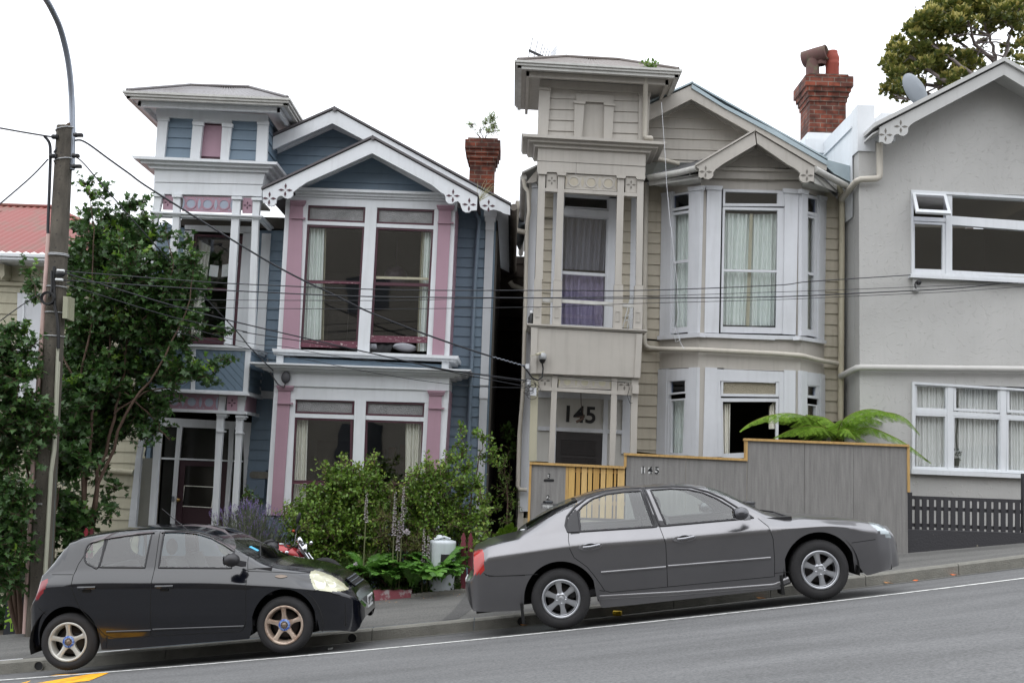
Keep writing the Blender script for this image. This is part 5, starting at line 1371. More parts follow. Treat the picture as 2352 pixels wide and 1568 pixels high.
# ================================================================== CREAM HOUSE at far left
h0=house_empty('cream_cottage','cream weatherboard house with red corrugated roof behind the pole and maple','house',150,1200,18.3)
CY=18.2
wl=MB();siding_px(wl,[(-40,640),(345,655),(330,1260),(300,1480),(-100,1480)],CY,.19,.02)
wl.build('wall',M_cream,h0)
m_=MB();m_.ppoly([(-40,600),(345,612),(345,658),(-40,642)],CY-.03,.08);m_.ppoly([(-40,645),(345,660),(345,668),(-40,653)],CY-.06,.1)
for x in(0,150,300):m_.ppoly([(x-2,606),(x+10,607),(x+10,632),(x+3,640),(x-2,630)],CY-.3,.3)
m_.build('frieze',M_cream,h0)
m_=MB();q=[(40,672),(128,676),(122,960),(36,956)];m_.ppoly(q,CY-.05,.04);wz=m_.build('window_casing',M_frost,h0)
sash(wz,inset(q,12,14,12,10),CY-.07,M_white,(4,4,4,4),(.5,),glass=mat('dark_room_glass',rgb(40,42,44),.08))
g=MB();A=W(-60,577,CY-.5);B=W(345,594,CY-.5)
for dz0,dz1,pr in((-.05,0,.05),(-.1,-.05,.02)):g.box(A.x,B.x+.1,CY-.5-pr,CY-.42,A.z+dz0-.02,A.z+dz1-.02)
g.box(A.x,B.x,CY-.48,CY,A.z-.14,A.z-.11);g.build('gutter',M_white,h0)
rf=MB();E0=Vector((A.x-2,CY-.5,A.z));E1=Vector((B.x+.1,CY-.5,A.z));R1=W(200,496,CY+1.9);R1=W(118,478,CY+2.6);R0=Vector((R1.x-3,R1.y,R1.z));n=150
vs=[];fs=[]
for i in range(n+1):
    u=i/n;a=E0.lerp(E1,u)
    for v in(0,1):
        top=R1.x if v else 0
        p=Vector((a.x,CY-.5,a.z))if v==0 else Vector((min(a.x,R1.x+(E1.x-R1.x)*max(0,(a.x-R1.x)/(E1.x-R1.x))*1.0),R1.y,R1.z))
        if v==1 and a.x>R1.x:
            k=1-(a.x-R1.x)/(E1.x-R1.x);p=Vector((a.x,CY-.5+(R1.y-CY+.5)*k,A.z+(R1.z-A.z)*k))
        vs.append(p+Vector((0,0,.014*math.sin(i*math.pi/2)+.01)))
for i in range(n):fs.append([2*i,2*i+2,2*i+3,2*i+1])
rf.add(vs,fs,0,True)
rf.add([E1,E1+Vector((0,6.2,0)),R1],[(0,1,2)]);rf.tube([E1+Vector((0,0,.03)),R1+Vector((0,0,.03)),R0+Vector((0,0,.03))],.04,6)
rfo=rf.build('roof',M_redroof,h0)
m_=MB();p=W(6,492,CY+2.2);m_.tube([p+Vector((0,0,-.25)),p],.045);m_.tube([p,p+Vector((0,0,.05))],.06);m_.build('vent_pipe',M_redroof,rfo)
m_=MB();m_.tube([W(*D('i',x,y),CY-.1)for x,y in((660,70),(760,85),(930,100))],.05,8);m_.build('waste_pipe',M_cream,h0)
# ================================================================== CARS
def table(T,x):
    if x<=T[0][0]:return T[0][1]
    if x>=T[-1][0]:return T[-1][1]
    for i in range(len(T)-1):
        if T[i][0]<=x<=T[i+1][0]:
            x0,y0=T[i];x1,y1=T[i+1]
            if x1-x0<1e-9:return y1
            u=(x-x0)/(x1-x0)
            def slope(k):
                if k<=0:return(T[1][1]-T[0][1])/max(1e-6,T[1][0]-T[0][0])
                if k>=len(T)-1:return(T[-1][1]-T[-2][1])/max(1e-6,T[-1][0]-T[-2][0])
                d0=(T[k][1]-T[k-1][1])/max(1e-6,T[k][0]-T[k-1][0]);d1=(T[k+1][1]-T[k][1])/max(1e-6,T[k+1][0]-T[k][0])
                return 0 if d0*d1<=0 else 2*d0*d1/(d0+d1)
            m0,m1=slope(i),slope(i+1);h=x1-x0
            return y0*(1+2*u)*(1-u)**2+m0*h*u*(1-u)**2+y1*u*u*(3-2*u)-m1*h*u*u*(1-u)
def inpoly(P,x,y):
    c=False;j=len(P)-1
    for i in range(len(P)):
        if(P[i][1]>y)!=(P[j][1]>y)and x<(P[j][0]-P[i][0])*(y-P[i][1])/(P[j][1]-P[i][1])+P[i][0]:c=not c
        j=i
    return c
SEC_CAB=[(1,0),(.95,.22),(.897,.46),(.842,.70),(.80,.84),(.745,.915),(.66,.955),(.45,.985),(.22,.997),(0,1)]
SEC_HOOD=[(1,0),(.975,.22),(.93,.45),(.85,.66),(.74,.80),(.6,.89),(.42,.955),(.2,.99),(0,1)]
def secpt(S,v):
    k=v*(len(S)-1);i=min(int(k),len(S)-2);u=k-i
    p0=S[max(i-1,0)];p1=S[i];p2=S[i+1];p3=S[min(i+2,len(S)-1)]
    f=lambda a,b,c,d:.5*(2*b+(c-a)*u+(2*a-5*b+4*c-d)*u*u+(3*b-a-3*c+d)*u**3)
    return f(p0[0],p1[0],p2[0],p3[0]),f(p0[1],p1[1],p2[1],p3[1])
class Car:
    def __init__(s,name,label,cat,near,rear_px,front_px,half):
        s.Y=near;s.H=half
        s.pr=W(*rear_px,near);s.pf=W(*front_px,near);d=s.pf-s.pr
        s.a=math.atan2(d.z,d.x);s.wb=math.hypot(d.x,d.z)
        s.root=thing(name,label,cat,tuple(s.pr),rot=(0,-s.a,0))
    def L(s,p,off=0.0):
        q=W(*p,s.Y+off)-s.pr;c,n=math.cos(s.a),math.sin(s.a)
        return(q.x*c+q.z*n,-q.x*n+q.z*c)
    def LT(s,t,v,off=0.0,srt=True):
        P=[s.L(p,off)for p in pts(t,*v)]
        return sorted(P)if srt else P
    def profile(s,x):
        zb,zc,zl,zt=table(s.bot,x),table(s.crease,x),table(s.belt,x),table(s.top,x)
        zl=min(zl,zt-.002);zc=min(zc,zl-.001);zb_=min(zb,zc-.001)
        return zb_,zc,zl,zt,table(s.width,x)
    def point(s,x,v,side):
        """v 0..1 lower body, 1..2 shoulder, 2..3 upper body"""
        zb,zc,zl,zt,w_=s.profile(x);W_=s.H*w_
        if v<=1:z=zb+(zc-zb)*v;y=W_*s.low(z,zc)
        elif v<=2:t=v-1;z=zc+(zl-zc)*t;y=W_*(1-s.sh*t**1.15)
        else:
            k=min(1,max(0,(zt-zl-.12)/.22));t=v-2
            a=secpt(SEC_CAB,t);b=secpt(SEC_HOOD,t)
            yy=a[0]*k+b[0]*(1-k);hh=a[1]*k+b[1]*(1-k)
            z=zl+(zt-zl)*hh;y=W_*(1-s.sh)*yy
        return Vector((x,s.H-side*y,z))
    def low(s,z,zc):
        t=max(0,min(1,(zc-z)/.55));return 1-.012*t-.075*max(0,t-.35)**1.6+(.012 if False else 0)
    def surf(s,x,z,out=0.0):
        zb,zc,zl,zt,w_=s.profile(x)
        if z<=zc:y=s.H*w_*s.low(z,zc)
        elif z<=zl:t=(z-zc)/max(1e-4,zl-zc);y=s.H*w_*(1-s.sh*t**1.15)
        else:
            lo,hi=2.0,3.0
            for _ in range(22):
                m=(lo+hi)/2
                if s.point(x,m,1).z<z:lo=m
                else:hi=m
            y=s.H-s.point(x,lo,1).y
        return Vector((x,s.H-y-out,z))
    def skin(s,xs,classes,base='body',nlow=12,nsh=5,nup=36):
        vv=[i/nlow for i in range(nlow)]+[1+i/nsh for i in range(nsh)]+[2+(i/nup)for i in range(nup+1)]
        ncol=len(vv);grid={}
        outs={}
        cols=[]
        for side in(1,-1):
            G=[[s.point(x,v,side)for v in vv]for x in xs]
            for i in range(len(xs)-1):
                for j in range(ncol-1):
                    q=[G[i][j],G[i+1][j],G[i+1][j+1],G[i][j+1]]
                    c=(q[0]+q[1]+q[2]+q[3])/4
                    nrm=(q[1]-q[0]).cross(q[3]-q[0])
                    if nrm.length<1e-12:nrm=(q[2]-q[0]).cross(q[3]-q[1])
                    nrm=nrm.normalized()*side
                    key=classes(c,nrm,(vv[j]+vv[j+1])/2,side)
                    if key is None:continue
                    o=outs.setdefault(key,({},[],[]))
                    idx=[]
                    for(a,b)in((i,j),(i+1,j),(i+1,j+1),(i,j+1)):
                        kk=(side,a,b)if b<ncol-1 else(0,a,b)
                        if kk not in o[0]:o[0][kk]=len(o[1]);o[1].append(G[a][b])
                        idx.append(o[0][kk])
                    if side<0:idx=idx[::-1]
                    o[2].append(idx)
        for x in(xs[0],xs[-1]):
            o=outs.setdefault(('body','cap',0),({},[],[]))
            L1=[s.point(x,v,1)for v in vv];L2=[s.point(x,v,-1)for v in vv]
            for j in range(ncol-1):
                b=len(o[1]);o[1].extend([L1[j],L1[j+1],L2[j+1],L2[j]]);o[2].append([b,b+1,b+2,b+3]if x==xs[0]else[b+3,b+2,b+1,b])
        return outs
    def part(s,name,mats,fn,parent=None):
        mb=MB();s.both=False;fn(mb);o=mb.build(name,mats,parent or s.root,local=True)
        if s.both:
            m2=MB();m2.v=[Vector((v.x,2*s.H-v.y,v.z))for v in mb.v];m2.f=[f[::-1]for f in mb.f];m2.m=mb.m;m2.sm=mb.sm;m2.build(name,mats,parent or s.root,local=True)
        return o
    def line(s,mb,P,r=.0035,out=.0,seg=6):
        Q=[]
        for i in range(len(P)-1):
            n=max(1,int(math.hypot(P[i+1][0]-P[i][0],P[i+1][1]-P[i][1])/.03))
            for k in range(n):Q.append((P[i][0]+(P[i+1][0]-P[i][0])*k/n,P[i][1]+(P[i+1][1]-P[i][1])*k/n))
        Q.append(P[-1])
        mb.tube([s.surf(x,z,out)for x,z in Q],r,seg)
        s.both=True
    def patch(s,mb,P,out=.004,both=True,th=.004,n=1):
        s.both=True
        for sgn in(1,):
            A=[]
            for i in range(len(P)):
                v=s.surf(*P[i],out)
                if sgn<0:v=Vector((v.x,2*s.H-v.y,v.z))
                A.append(v)
            c=sum(A,Vector())/len(A);cc=s.surf(c.x,c.z,out)
            mb.prism(A,(0,sgn*th,0))
def smoothloop(P,n=4):
    out=[];N=len(P)
    for i in range(N):
        p0,p1,p2,p3=P[i-1],P[i],P[(i+1)%N],P[(i+2)%N]
        for k in range(n):
            u=k/n
            out.append(tuple(.5*(2*p1[a]+(p2[a]-p0[a])*u+(2*p0[a]-5*p1[a]+4*p2[a]-p3[a])*u*u+(3*p1[a]-p0[a]-3*p2[a]+p3[a])*u**3)for a in(0,1)))
    return out
M_tyre=mat('tyre_rubber',rgb(44,43,44),.85,noise=.25,nscale=12,bump=.3,bscale=90)
M_under=mat('underbody_black',rgb(18,18,18),.9)
M_trim=mat('black_trim',rgb(34,33,36),.45)
M_seat=mat('grey_seat_fabric',rgb(78,78,80),.9)
M_carglass=glass_mat('car_glass',(.80,.86,.84,1),2.4)
def wheel(car,x,near,r,rr,m_rim,style,m_hub=None,wdt=.19):
    y0=.02 if near else 2*car.H-.02;sg=1 if near else-1
    o=bpy.data.objects.new('wheel',None);col.objects.link(o);o.parent=car.root;o.location=(x,y0,r);ORG[o]=Vector((0,0,0));o.empty_display_size=.1
    t=MB();P=[(rr+.006,.02),(rr+.02,.006),(rr+(r-rr)*.5,.0),(r-.028,.012),(r-.008,.03),(r,.05),(r,wdt-.05),(r-.01,wdt-.02),(r-.05,wdt),(rr,wdt),(rr,.09)]
    t.lathe([(a,b*sg)for a,b in P],(0,0,0),'Y',56)
    for k in range(72):
        a=2*math.pi*k/72;c,s_=math.cos(a),math.sin(a)
        t.bar((c*(r-.02),.024*sg,s_*(r-.02)),(c*(r+.002),.055*sg,s_*(r+.002)),.008,.006)
    t.build('tyre',M_tyre,o,local=True)
    m=MB()
    m.lathe([(rr+.008,.022*sg),(rr+.012,.008*sg),(rr,.003*sg),(rr-.012,.008*sg),(rr-.018,.03*sg),(rr-.03,.10*sg)],(0,0,0),'Y',56)
    fy=.022*sg
    n=5 if style=='five' else 6
    for k in range(n):
        a=R(90+360/n*k)+(R(4)if style=='six' else 0);d=Vector((math.cos(a),0,math.sin(a)));q=Vector((-d.z,0,d.x))
        if style=='five':
            prof=[(.24,.20),(.34,.13),(.5,.095),(.72,.095),(.88,.12),(1.0,.18)]
            for i in range(len(prof)-1):
                (u0,w0),(u1,w1)=prof[i],prof[i+1]
                A=[d*rr*u0-q*rr*w0*1.15,d*rr*u1-q*rr*w1*1.15,d*rr*u1+q*rr*w1*1.15,d*rr*u0+q*rr*w0*1.15]
                dz=lambda u:Vector((0,sg*(.018+.030*u*(1 if u<.9 else .8)),0))if False else Vector((0,sg*(.046-.03*u),0))
                top=[A[0]+dz(u0),A[1]+dz(u1),A[2]+dz(u1),A[3]+dz(u0)]
                mid0=d*rr*u0+dz(u0)-Vector((0,sg*.010,0));mid1=d*rr*u1+dz(u1)-Vector((0,sg*.010,0))
                m.add([top[0],top[1],top[2],top[3],mid0,mid1],[(0,1,5,4),(4,5,2,3)],0,True)
                b=[v+Vector((0,sg*.035,0))for v in top];m.hexa(top,b)
        else:
            prof=[(.16,.2),(.3,.15),(.45,.125),(.6,.14),(.78,.17),(.9,.175),(.97,.17)]
            for i in range(len(prof)-1):
                (u0,w0),(u1,w1)=prof[i],prof[i+1]
                for wk,dy in((1,.0),(.55,-.014)):
                    f0=Vector((0,fy+sg*(.016*(u0-.3)**2)+sg*dy+sg*.008,0));f1=Vector((0,fy+sg*(.016*(u1-.3)**2)+sg*dy+sg*.008,0))
                    top=[d*rr*u0-q*rr*w0*wk+f0,d*rr*u1-q*rr*w1*wk+f1,d*rr*u1+q*rr*w1*wk+f1,d*rr*u0+q*rr*w0*wk+f0]
                    m.hexa(top,[v+Vector((0,sg*.02,0))for v in top])
    if style=='six':
        m.lathe([(0,.012*sg),(.20*rr,.013*sg),(.33*rr,.018*sg),(.36*rr,.04*sg)],(0,0,0),'Y',40)
        m.lathe([(rr-.02,.016*sg),(rr*.9,.014*sg),(rr*.86,.022*sg),(rr*.86,.04*sg)],(0,0,0),'Y',56)
        for k in range(5):
            a=R(54+72*k);m.ball((rr*.255*math.cos(a),.014*sg,rr*.255*math.sin(a)),.011,.008,.011)
    else:
        m.lathe([(0,.03*sg),(.3*rr,.03*sg),(.34*rr,.036*sg),(.34*rr,.07*sg)],(0,0,0),'Y',40)
    m.build('rim',m_rim,o,local=True)
    h=MB()
    if style=='five':
        h.lathe([(.20*rr,.0235*sg),(.31*rr,.0245*sg),(.32*rr,.034*sg)],(0,0,0),'Y',40)
        h.lathe([(0,.016*sg),(.09*rr,.017*sg),(.11*rr,.022*sg),(.21*rr,.0235*sg)],(0,0,0),'Y',40,mi=1)
        for k in range(10):
            a=R(36*k);h.ball((rr*.16*math.cos(a),.021*sg,rr*.16*math.sin(a)),.006,.005,.006,mi=2,seg=6,rings=4)
        h.build('centre_cap',[mat('blue_cap_ring',rgb(40,84,176),.4,color2=rgb(150,176,214),nscale=60,thresh=(.4,.52)),mat('worn_cap_metal',rgb(140,126,112),.4,metal=.6),M_trim],o,local=True)
    else:
        h.lathe([(0,.010*sg),(.13*rr,.011*sg),(.15*rr,.014*sg)],(0,0,0),'Y',30);h.build('centre_cap',m_rim,o,local=True)
    b=MB();b.lathe([(0,.11*sg),(rr*.7,.11*sg),(rr*.72,.12*sg)],(0,0,0),'Y',30);b.lathe([(0,.095*sg),(rr*.33,.095*sg),(rr*.35,.12*sg)],(0,0,0),'Y',24)
    b.lathe([(0,.13*sg),(rr-.01,.13*sg)],(0,0,0),'Y',30,mi=1)
    b.build('brake_disc',[mat('dull_brake_iron',rgb(70,66,64),.6,metal=.4),M_under],o,local=True)
    return o
def body_common(c,xs,wins,doors,extra,m_paint,m_glass,ws_rng,rw_rng,arch,sill=None):
    """split the skin into body, doors, glass, lamps"""
    def cls(p,n,v,side):
        for nm,P in wins:
            if v>1.5 and abs(n.y)>.25 and inpoly(P,p.x,p.z):return('win',nm,side)
        yn=abs(p.y-c.H)/c.H
        zt=table(c.top,p.x);zl=min(table(c.belt,p.x),zt)
        if v>2 and zt-zl>.10:
            for nm,(xa,xb,ymax,frac)in(('windscreen',ws_rng),('rear_screen',rw_rng)):
                if xa<p.x<xb and yn<ymax and v>frac:return('win',nm,0)
        for nm,P,sides in extra:
            if inpoly(P,p.x,p.z)and(sides==2 or abs(n.y)>.12):return('x',nm,side)
        for nm,P in doors:
            if abs(n.y)>.3 and inpoly(P,p.x,p.z):return('door',nm,side)
        return('body','body',0)
    outs=c.skin(xs,cls)
    res={}
    for key,(_,vs,fs)in outs.items():
        me=MB();me.add(vs,fs,0,key[1]!='cap')
        k,nm,side=key
        if k=='body':o=me.build('end_panel' if nm=='cap' else 'body',m_paint,c.root,local=True)
        elif k=='door':o=me.build('door',m_paint,c.root,local=True)
        elif k=='win':o=me.build('windscreen' if nm=='windscreen' else 'rear_screen' if nm=='rear_screen' else 'side_window',m_glass,c.root,local=True)
        else:o=me.build(nm,MATS[{'headlight':c.m_head,'taillight':c.m_tail,'bumper':m_paint.name,'quarter_trim':'black_trim','grille':'black_trim','sill':m_paint.name,'fog_recess':'black_trim'}[nm]],c.root,local=True)
        res[key]=o
    return res
def under_and_cabin(c,r,rear_x,front_x,zs,archr):
    def f(mb):
        mb.box(rear_x,front_x,.12,2*c.H-.12,.16,.40)
        for x in(0,c.wb):
            mb.lathe([(archr,.03),(archr,.32),(0,.33)],(x,0,r),'Y',40);mb.lathe([(archr,-.03),(archr,-.32),(0,-.33)],(x,2*c.H,r),'Y',40)
    mb=MB();mb.box(archr+.03,c.wb-archr-.03,.10,2*c.H-.10,.17,.34)
    mb.box(rear_x+.1,-archr+.02,.14,2*c.H-.14,.24,.45);mb.box(c.wb+archr-.02,front_x-.16,.14,2*c.H-.14,.22,.45)
    for x in(0,c.wb):
        for sg,y0 in((1,0.035),(-1,2*c.H-.035)):
            n=20;vs=[];fs=[]
            for i in range(n+1):
                a=math.pi*(-.08+1.16*i/n);ca,sa=math.cos(a)*archr,math.sin(a)*archr
                vs+=[(x+ca,y0,r+sa),(x+ca,y0+sg*.36,r+sa)]
            for i in range(n):fs.append((2*i,2*i+2,2*i+3,2*i+1))
            mb.add(vs,fs,0,True)
            mb.box(x-archr,x+archr,y0+sg*.36-.01,y0+sg*.36+.01,.25,r+archr)
    mb.tube([(0,.15,r),(0,2*c.H-.15,r)],.04);mb.tube([(c.wb,.15,r),(c.wb,2*c.H-.15,r)],.04)
    mb.build('underbody',M_under,c.root,local=True)
def seats(c,xf,xr,zseat,ztop,xdash,zdash):
    for x in(xf,):
        for y in(.28,2*c.H-.28-.42+.0):
            mb=MB();y1=y+.42
            mb.hexa([(x+.0,y,zseat),(x+.5,y,zseat+.03),(x+.5,y1,zseat+.03),(x,y1,zseat)],[(x,y,zseat+.13),(x+.5,y,zseat+.16),(x+.5,y1,zseat+.16),(x,y1,zseat+.13)])
            mb.hexa([(x-.02,y,zseat),(x+.1,y,zseat),(x+.1,y1,zseat),(x-.02,y1,zseat)],[(x-.22,y+.04,ztop-.18),(x-.12,y+.04,ztop-.18),(x-.12,y1-.04,ztop-.18),(x-.22,y1-.04,ztop-.18)])
            mb.ball((x-.2,(y+y1)/2,ztop-.06),.05,.13,.09);mb.build('seat',M_seat,c.root,local=True)
    mb=MB();y0,y1=.2,2*c.H-.2
    mb.box(xr,xr+.45,y0,y1,zseat,zseat+.14)
    mb.hexa([(xr-.02,y0,zseat),(xr+.1,y0,zseat),(xr+.1,y1,zseat),(xr-.02,y1,zseat)],[(xr-.2,y0,ztop-.22),(xr-.1,y0,ztop-.22),(xr-.1,y1,ztop-.22),(xr-.2,y1,ztop-.22)]);mb.build('rear_bench',M_seat,c.root,local=True)
    mb=MB();mb.hexa([(xdash,.1,zdash-.3),(xdash+.5,.1,zdash-.3),(xdash+.5,2*c.H-.1,zdash-.3),(xdash,2*c.H-.1,zdash-.3)],[(xdash+.04,.12,zdash),(xdash+.5,.12,zdash-.02),(xdash+.5,2*c.H-.12,zdash-.02),(xdash+.04,2*c.H-.12,zdash)]);
    mb.box(xr-.3,xdash+.3,.1,2*c.H-.1,.3,.36)
    mb.build('dashboard',M_trim,c.root,local=True)
    mb=MB();cx,cy,cz=xdash-.06,.47,zdash-.02;M_=Matrix.Rotation(R(-65),3,'Y')
    P=[Vector((cx,cy,cz))+M_@Vector((.18*math.cos(R(a)),.18*math.sin(R(a)),0))for a in range(0,361,15)]
    mb.tube(P,.014,6);mb.bar(P[0],P[12],.03,.02);mb.bar(P[18],(cx,cy,cz),.03,.02);mb.tube([(cx,cy,cz),(cx+.2,cy,cz-.12)],.03);mb.build('steering_wheel',M_trim,c.root,local=True)
def mirror(c,P,z0,m):
    for sg in(1,-1):
        mb=MB();y=P[1]if sg>0 else 2*c.H-P[1]
        mb.ball((P[0],y,P[2]),.085,.085,.068,seg=18,rings=12);mb.bar((P[0]+.03,y+sg*.04,P[2]-.03),(P[0]+.09,y+sg*.14,P[2]-.06),.07,.05)
        o=mb.build('wing_mirror',m,c.root,local=True)
        me=MB();me.lathe([(0,-.087),(.05,-.085)],(P[0]+.008,y,P[2]),'X',16);me.build('mirror_glass',M_trim,o,local=True)
def dedupe0(P):
    P=sorted(P,key=lambda p:p[0]);out=[P[0]]
    for p in P[1:]:
        if p[0]-out[-1][0]>.0015:out.append(p)
    return out
M_bpaint=carpaint_mat('black_car_paint',rgb(10,12,20),0,rough=.15)
def headmat():
    m=mat('yellowed_headlight',rgb(190,188,160),.12,noise=.35,nscale=9,coat=.8)
headmat();mat('red_tail_lens',rgb(140,20,30),.15,coat=.8,noise=.3,nscale=14);mat('orange_red_tail_lens',rgb(180,34,24),.15,coat=.8,noise=.35,nscale=9)
mat('clear_headlight',rgb(176,186,190),.08,noise=.4,nscale=8,coat=1.0,metal=.3)
c=Car('parked_car','small black five-door hatchback parked at the kerb with five-spoke wheels','car',11.30,(154.5,1541),(654,1502),.83)
c.m_head='yellowed_headlight';c.m_tail='red_tail_lens';c.sh=.12
rT=.29
S0=.06
top=c.LT('m',(243,1040,262,1006,298,930,330,800,352,760,385,690,440,590,500,522),.30)+c.LT('m',(560,486,650,452,800,422,1000,391,1150,378,1320,374),.65)+      c.LT('i',(1300,466,1420,474,1530,500),.75)+c.LT('j',(30,512,130,560,230,610,330,662,420,700),.85)+c.LT('j',(560,722,700,750,800,785,880,832,930,880,958,920),.75)
end_x=c.L(D('j',990,1000),.62)[0]
top=[p for p in top];top=sorted(top)
top+=[(end_x-.05,c.L(D('j',975,955),.6)[1]),(end_x-.012,c.L(D('j',985,985),.6)[1]),(end_x,c.L(D('j',990,1020),.6)[1])]
rx0=c.L(D('m',236,1060),.25)[0]
top=[(rx0,c.L(D('m',238,1075),.2)[1])]+[p for p in top if p[0]>rx0+.01]
def smooth_top(T,w_=.11,keep=.12):
    a,b=T[0][0],T[-1][0];out=[]
    for x in frange(a,b,.03):
        k=min(w_,x-a,b-x);k=k*(0 if x>b-keep or x<a+keep else 1)
        out.append((x,sum(table(T,x+d*k)for d in(-1,-.5,0,.5,1))/5))
    return out
c.top=smooth_top(dedupe0(top))
arc_c=[]
def archpts(x0,r,rx,rz,zfoot):
    out=[];a0=math.asin(max(-1,min(1,(zfoot-r)/rz)))
    for k in range(25):
        a=math.pi-a0-(math.pi-2*a0)*k/24
        out.append((x0+rx*math.cos(a),r+rz*math.sin(a)))
    return out
def dedupe(P):
    P=sorted(P,key=lambda p:p[0]);out=[P[0]]
    for p in P[1:]:
        if p[0]-out[-1][0]>.0015:out.append(p)
    return out
c.bot=dedupe([(rx0,c.L(D('m',238,1090),.2)[1]),(rx0+.02,.42),(rx0+.05,.34),(-.335,.26)]+archpts(0,rT,.325,.365,.24)+[(.34,.185),(.6,.175),(c.wb-.36,.18)]+archpts(c.wb,rT,.335,.37,.22)+[(c.wb+.36,c.L(D('j',640,1208),.05)[1])]+[c.L(D('j',*p),o_)for*p,o_ in((760,1196,.15),(860,1190,.3),(930,1180,.5),(965,1150,.55),(978,1120,.6))]+[(end_x,c.L(D('j',985,1090),.6)[1])])
print('CAR',end_x,c.wb,c.bot[-6:],c.top[-5:],c.L(D('j',965,997),.7))
c.crease=[(rx0,.6),(-.2,c.L(D('m',420,830),.02)[1])]+c.LT('m',(560,826,1140,822),.02)+c.LT('i',(1400,880,1700,890),.02)+[(c.wb+.1,.66),(end_x-.2,.56),(end_x,.45)]
c.belt=[(rx0,.7),(rx0+.12,.8),(-.3,c.L(D('m',460,745),.05)[1])]+c.LT('m',(640,712,1140,706),.05)+c.LT('i',(1400,770,1640,778),.05)+[(c.wb-.35,.86),(c.wb,.80),(c.wb+.25,.70),(end_x-.2,.60),(end_x,.48)]
c.width=[(rx0,.66),(rx0+.015,.74),(rx0+.05,.84),(rx0+.12,.91),(rx0+.25,.96),(.1,1),(c.wb-.2,1),(c.wb+.15,.975),(c.wb+.3,.935),(end_x-.26,.885),(end_x-.15,.82),(end_x-.07,.73),(end_x-.025,.63),(end_x,.5)]
c.belt=sorted(c.belt);c.crease=sorted(c.crease)
def xgrid(c,a,b,st=.018):
    xs=set(frange(a,b,st))| set(frange(b-.42,b-.01,.008))| set(frange(a+.01,a+.3,.008))
    for x0,rx in c.arches:
        for k in range(33):
            xs.add(x0-rx*math.cos(math.pi*k/32))
    for d in(.004,.008,.013,.02,.03,.04):xs.add(a+d);xs.add(b-d)
    xs=sorted(xs);out=[xs[0]]
    for x in xs[1:]:
        if x-out[-1]>.003:out.append(x)
    out[-1]=b
    return out
c.arches=((0,.325),(c.wb,.335))
LP=lambda t,v,off=.0:c.LT(t,v,off,False)
wq=smoothloop(LP('m',(648,522,700,502,758,488,742,690,690,686,650,668,628,640,620,590,628,545),.1),3)
wr=LP('m',(776,482,950,462,1112,445,1092,697,748,694),.1)
wf=LP('i',(1112,520,1250,516,1340,524,1430,548,1520,592,1612,650,1612,768,1105,764),.1)
dr_=LP('i',(1068,482,900,500,720,540,620,580,580,620,560,680,512,760,500,830,508,920,560,1040,620,1110,700,1200,760,1250,850,1252,1050,1238),.03)
df_=LP('i',(1072,482,1200,470,1340,480,1450,520,1560,590,1650,650,1700,700,1718,800,1718,1100,1708,1170,1680,1206,1054,1238),.03)
hl=smoothloop(LP('j',(575,808,600,795,680,795,740,822,800,870,845,925,720,928,655,920,615,895,590,850),.1),3)
tl=smoothloop(LP('m',(318,792,380,786,372,830,345,885,302,935,285,930,300,840),.12),3)
res=body_common(c,xgrid(c,rx0,end_x),[('a',wq),('b',wr),('c',wf)],[('rear',dr_),('front',df_)],
                  [('headlight',hl,1),('taillight',tl,1)],
                  M_bpaint,M_carglass,(c.L(D('j',60,520),.8)[0],c.L(D('j',425,705),.8)[0],.80,2.42),(rx0+.1,c.L(D('m',560,490),.4)[0],.72,2.45),c.arches)
under_and_cabin(c,rT,rx0,end_x,.4,.40)
seats(c,c.wb*.52,.35,.42,1.22,c.wb-.62,.90)
for x,n in((0,1),(c.wb,1),(0,0),(c.wb,0)):
    wheel(c,x,n,rT,.19,mat('white_alloy',rgb(206,204,196),.35,metal=.4,noise=.25,nscale=6)if x==0 else mat('brake_dusted_alloy',rgb(190,172,156),.4,metal=.4,color2=rgb(124,94,76),nscale=9,thresh=(.3,.55)),'five',wdt=.185)
def fn(mb):
    for P in(LP('i',(1068,482,1062,800,1052,1060,1050,1238),.03),LP('i',(600,585,575,640,520,745,502,820,505,900,560,1040,620,1110,680,1180,730,1235,790,1254,850,1254,1050,1238,1400,1222,1680,1206,1708,1170,1718,1100,1718,800,1700,700),.03),
              LP('i',(345,815,500,812),.05),LP('i',(1718,780,1770,778),.03),LP('i',(280,1035,340,1085),.1),LP('j',(530,945,580,925,650,920),.05),
              LP('j',(150,790,330,796,480,806,575,812),.06)):
        c.line(mb,P,.0035)
c.part('panel_gap',M_under,fn)
def fn(mb):
    for P in(wq,wr,wf):c.line(mb,P+[P[0]],.011,-.002)
c.part('window_seal',M_trim,fn)
def fn(mb):
    for P in(LP('m',(642,512,700,480,800,446,960,414,1128,396,1130,436,1000,448,850,470,740,488,690,505),.1),LP('i',(1092,488,1200,484,1330,492,1440,522,1540,576,1612,626,1612,652,1540,610,1440,560,1330,530,1200,520,1092,522),.1)):
        for sg in(1,-1):
            n=len(P);A=[c.surf(x,z,.022)for x,z in P]
            if sg<0:A=[Vector((v.x,2*c.H-v.y,v.z))for v in A]
            mb.prism(A,(0,sg*.006,0))
c.part('wind_deflector',mat('smoked_deflector',rgb(92,84,86),.3,coat=.3),fn)
def handle(mb,t,x0,y0,x1,y1,hgt,m=None):
    a=c.L(D(t,x0,y0),.02);b=c.L(D(t,x1,y1),.02)
    n=10;P=[c.surf(a[0]+(b[0]-a[0])*i/n,a[1]+(b[1]-a[1])*i/n,.018*math.sin(math.pi*i/n))for i in range(n+1)]
    mb.tube(P,hgt,8)
    return P
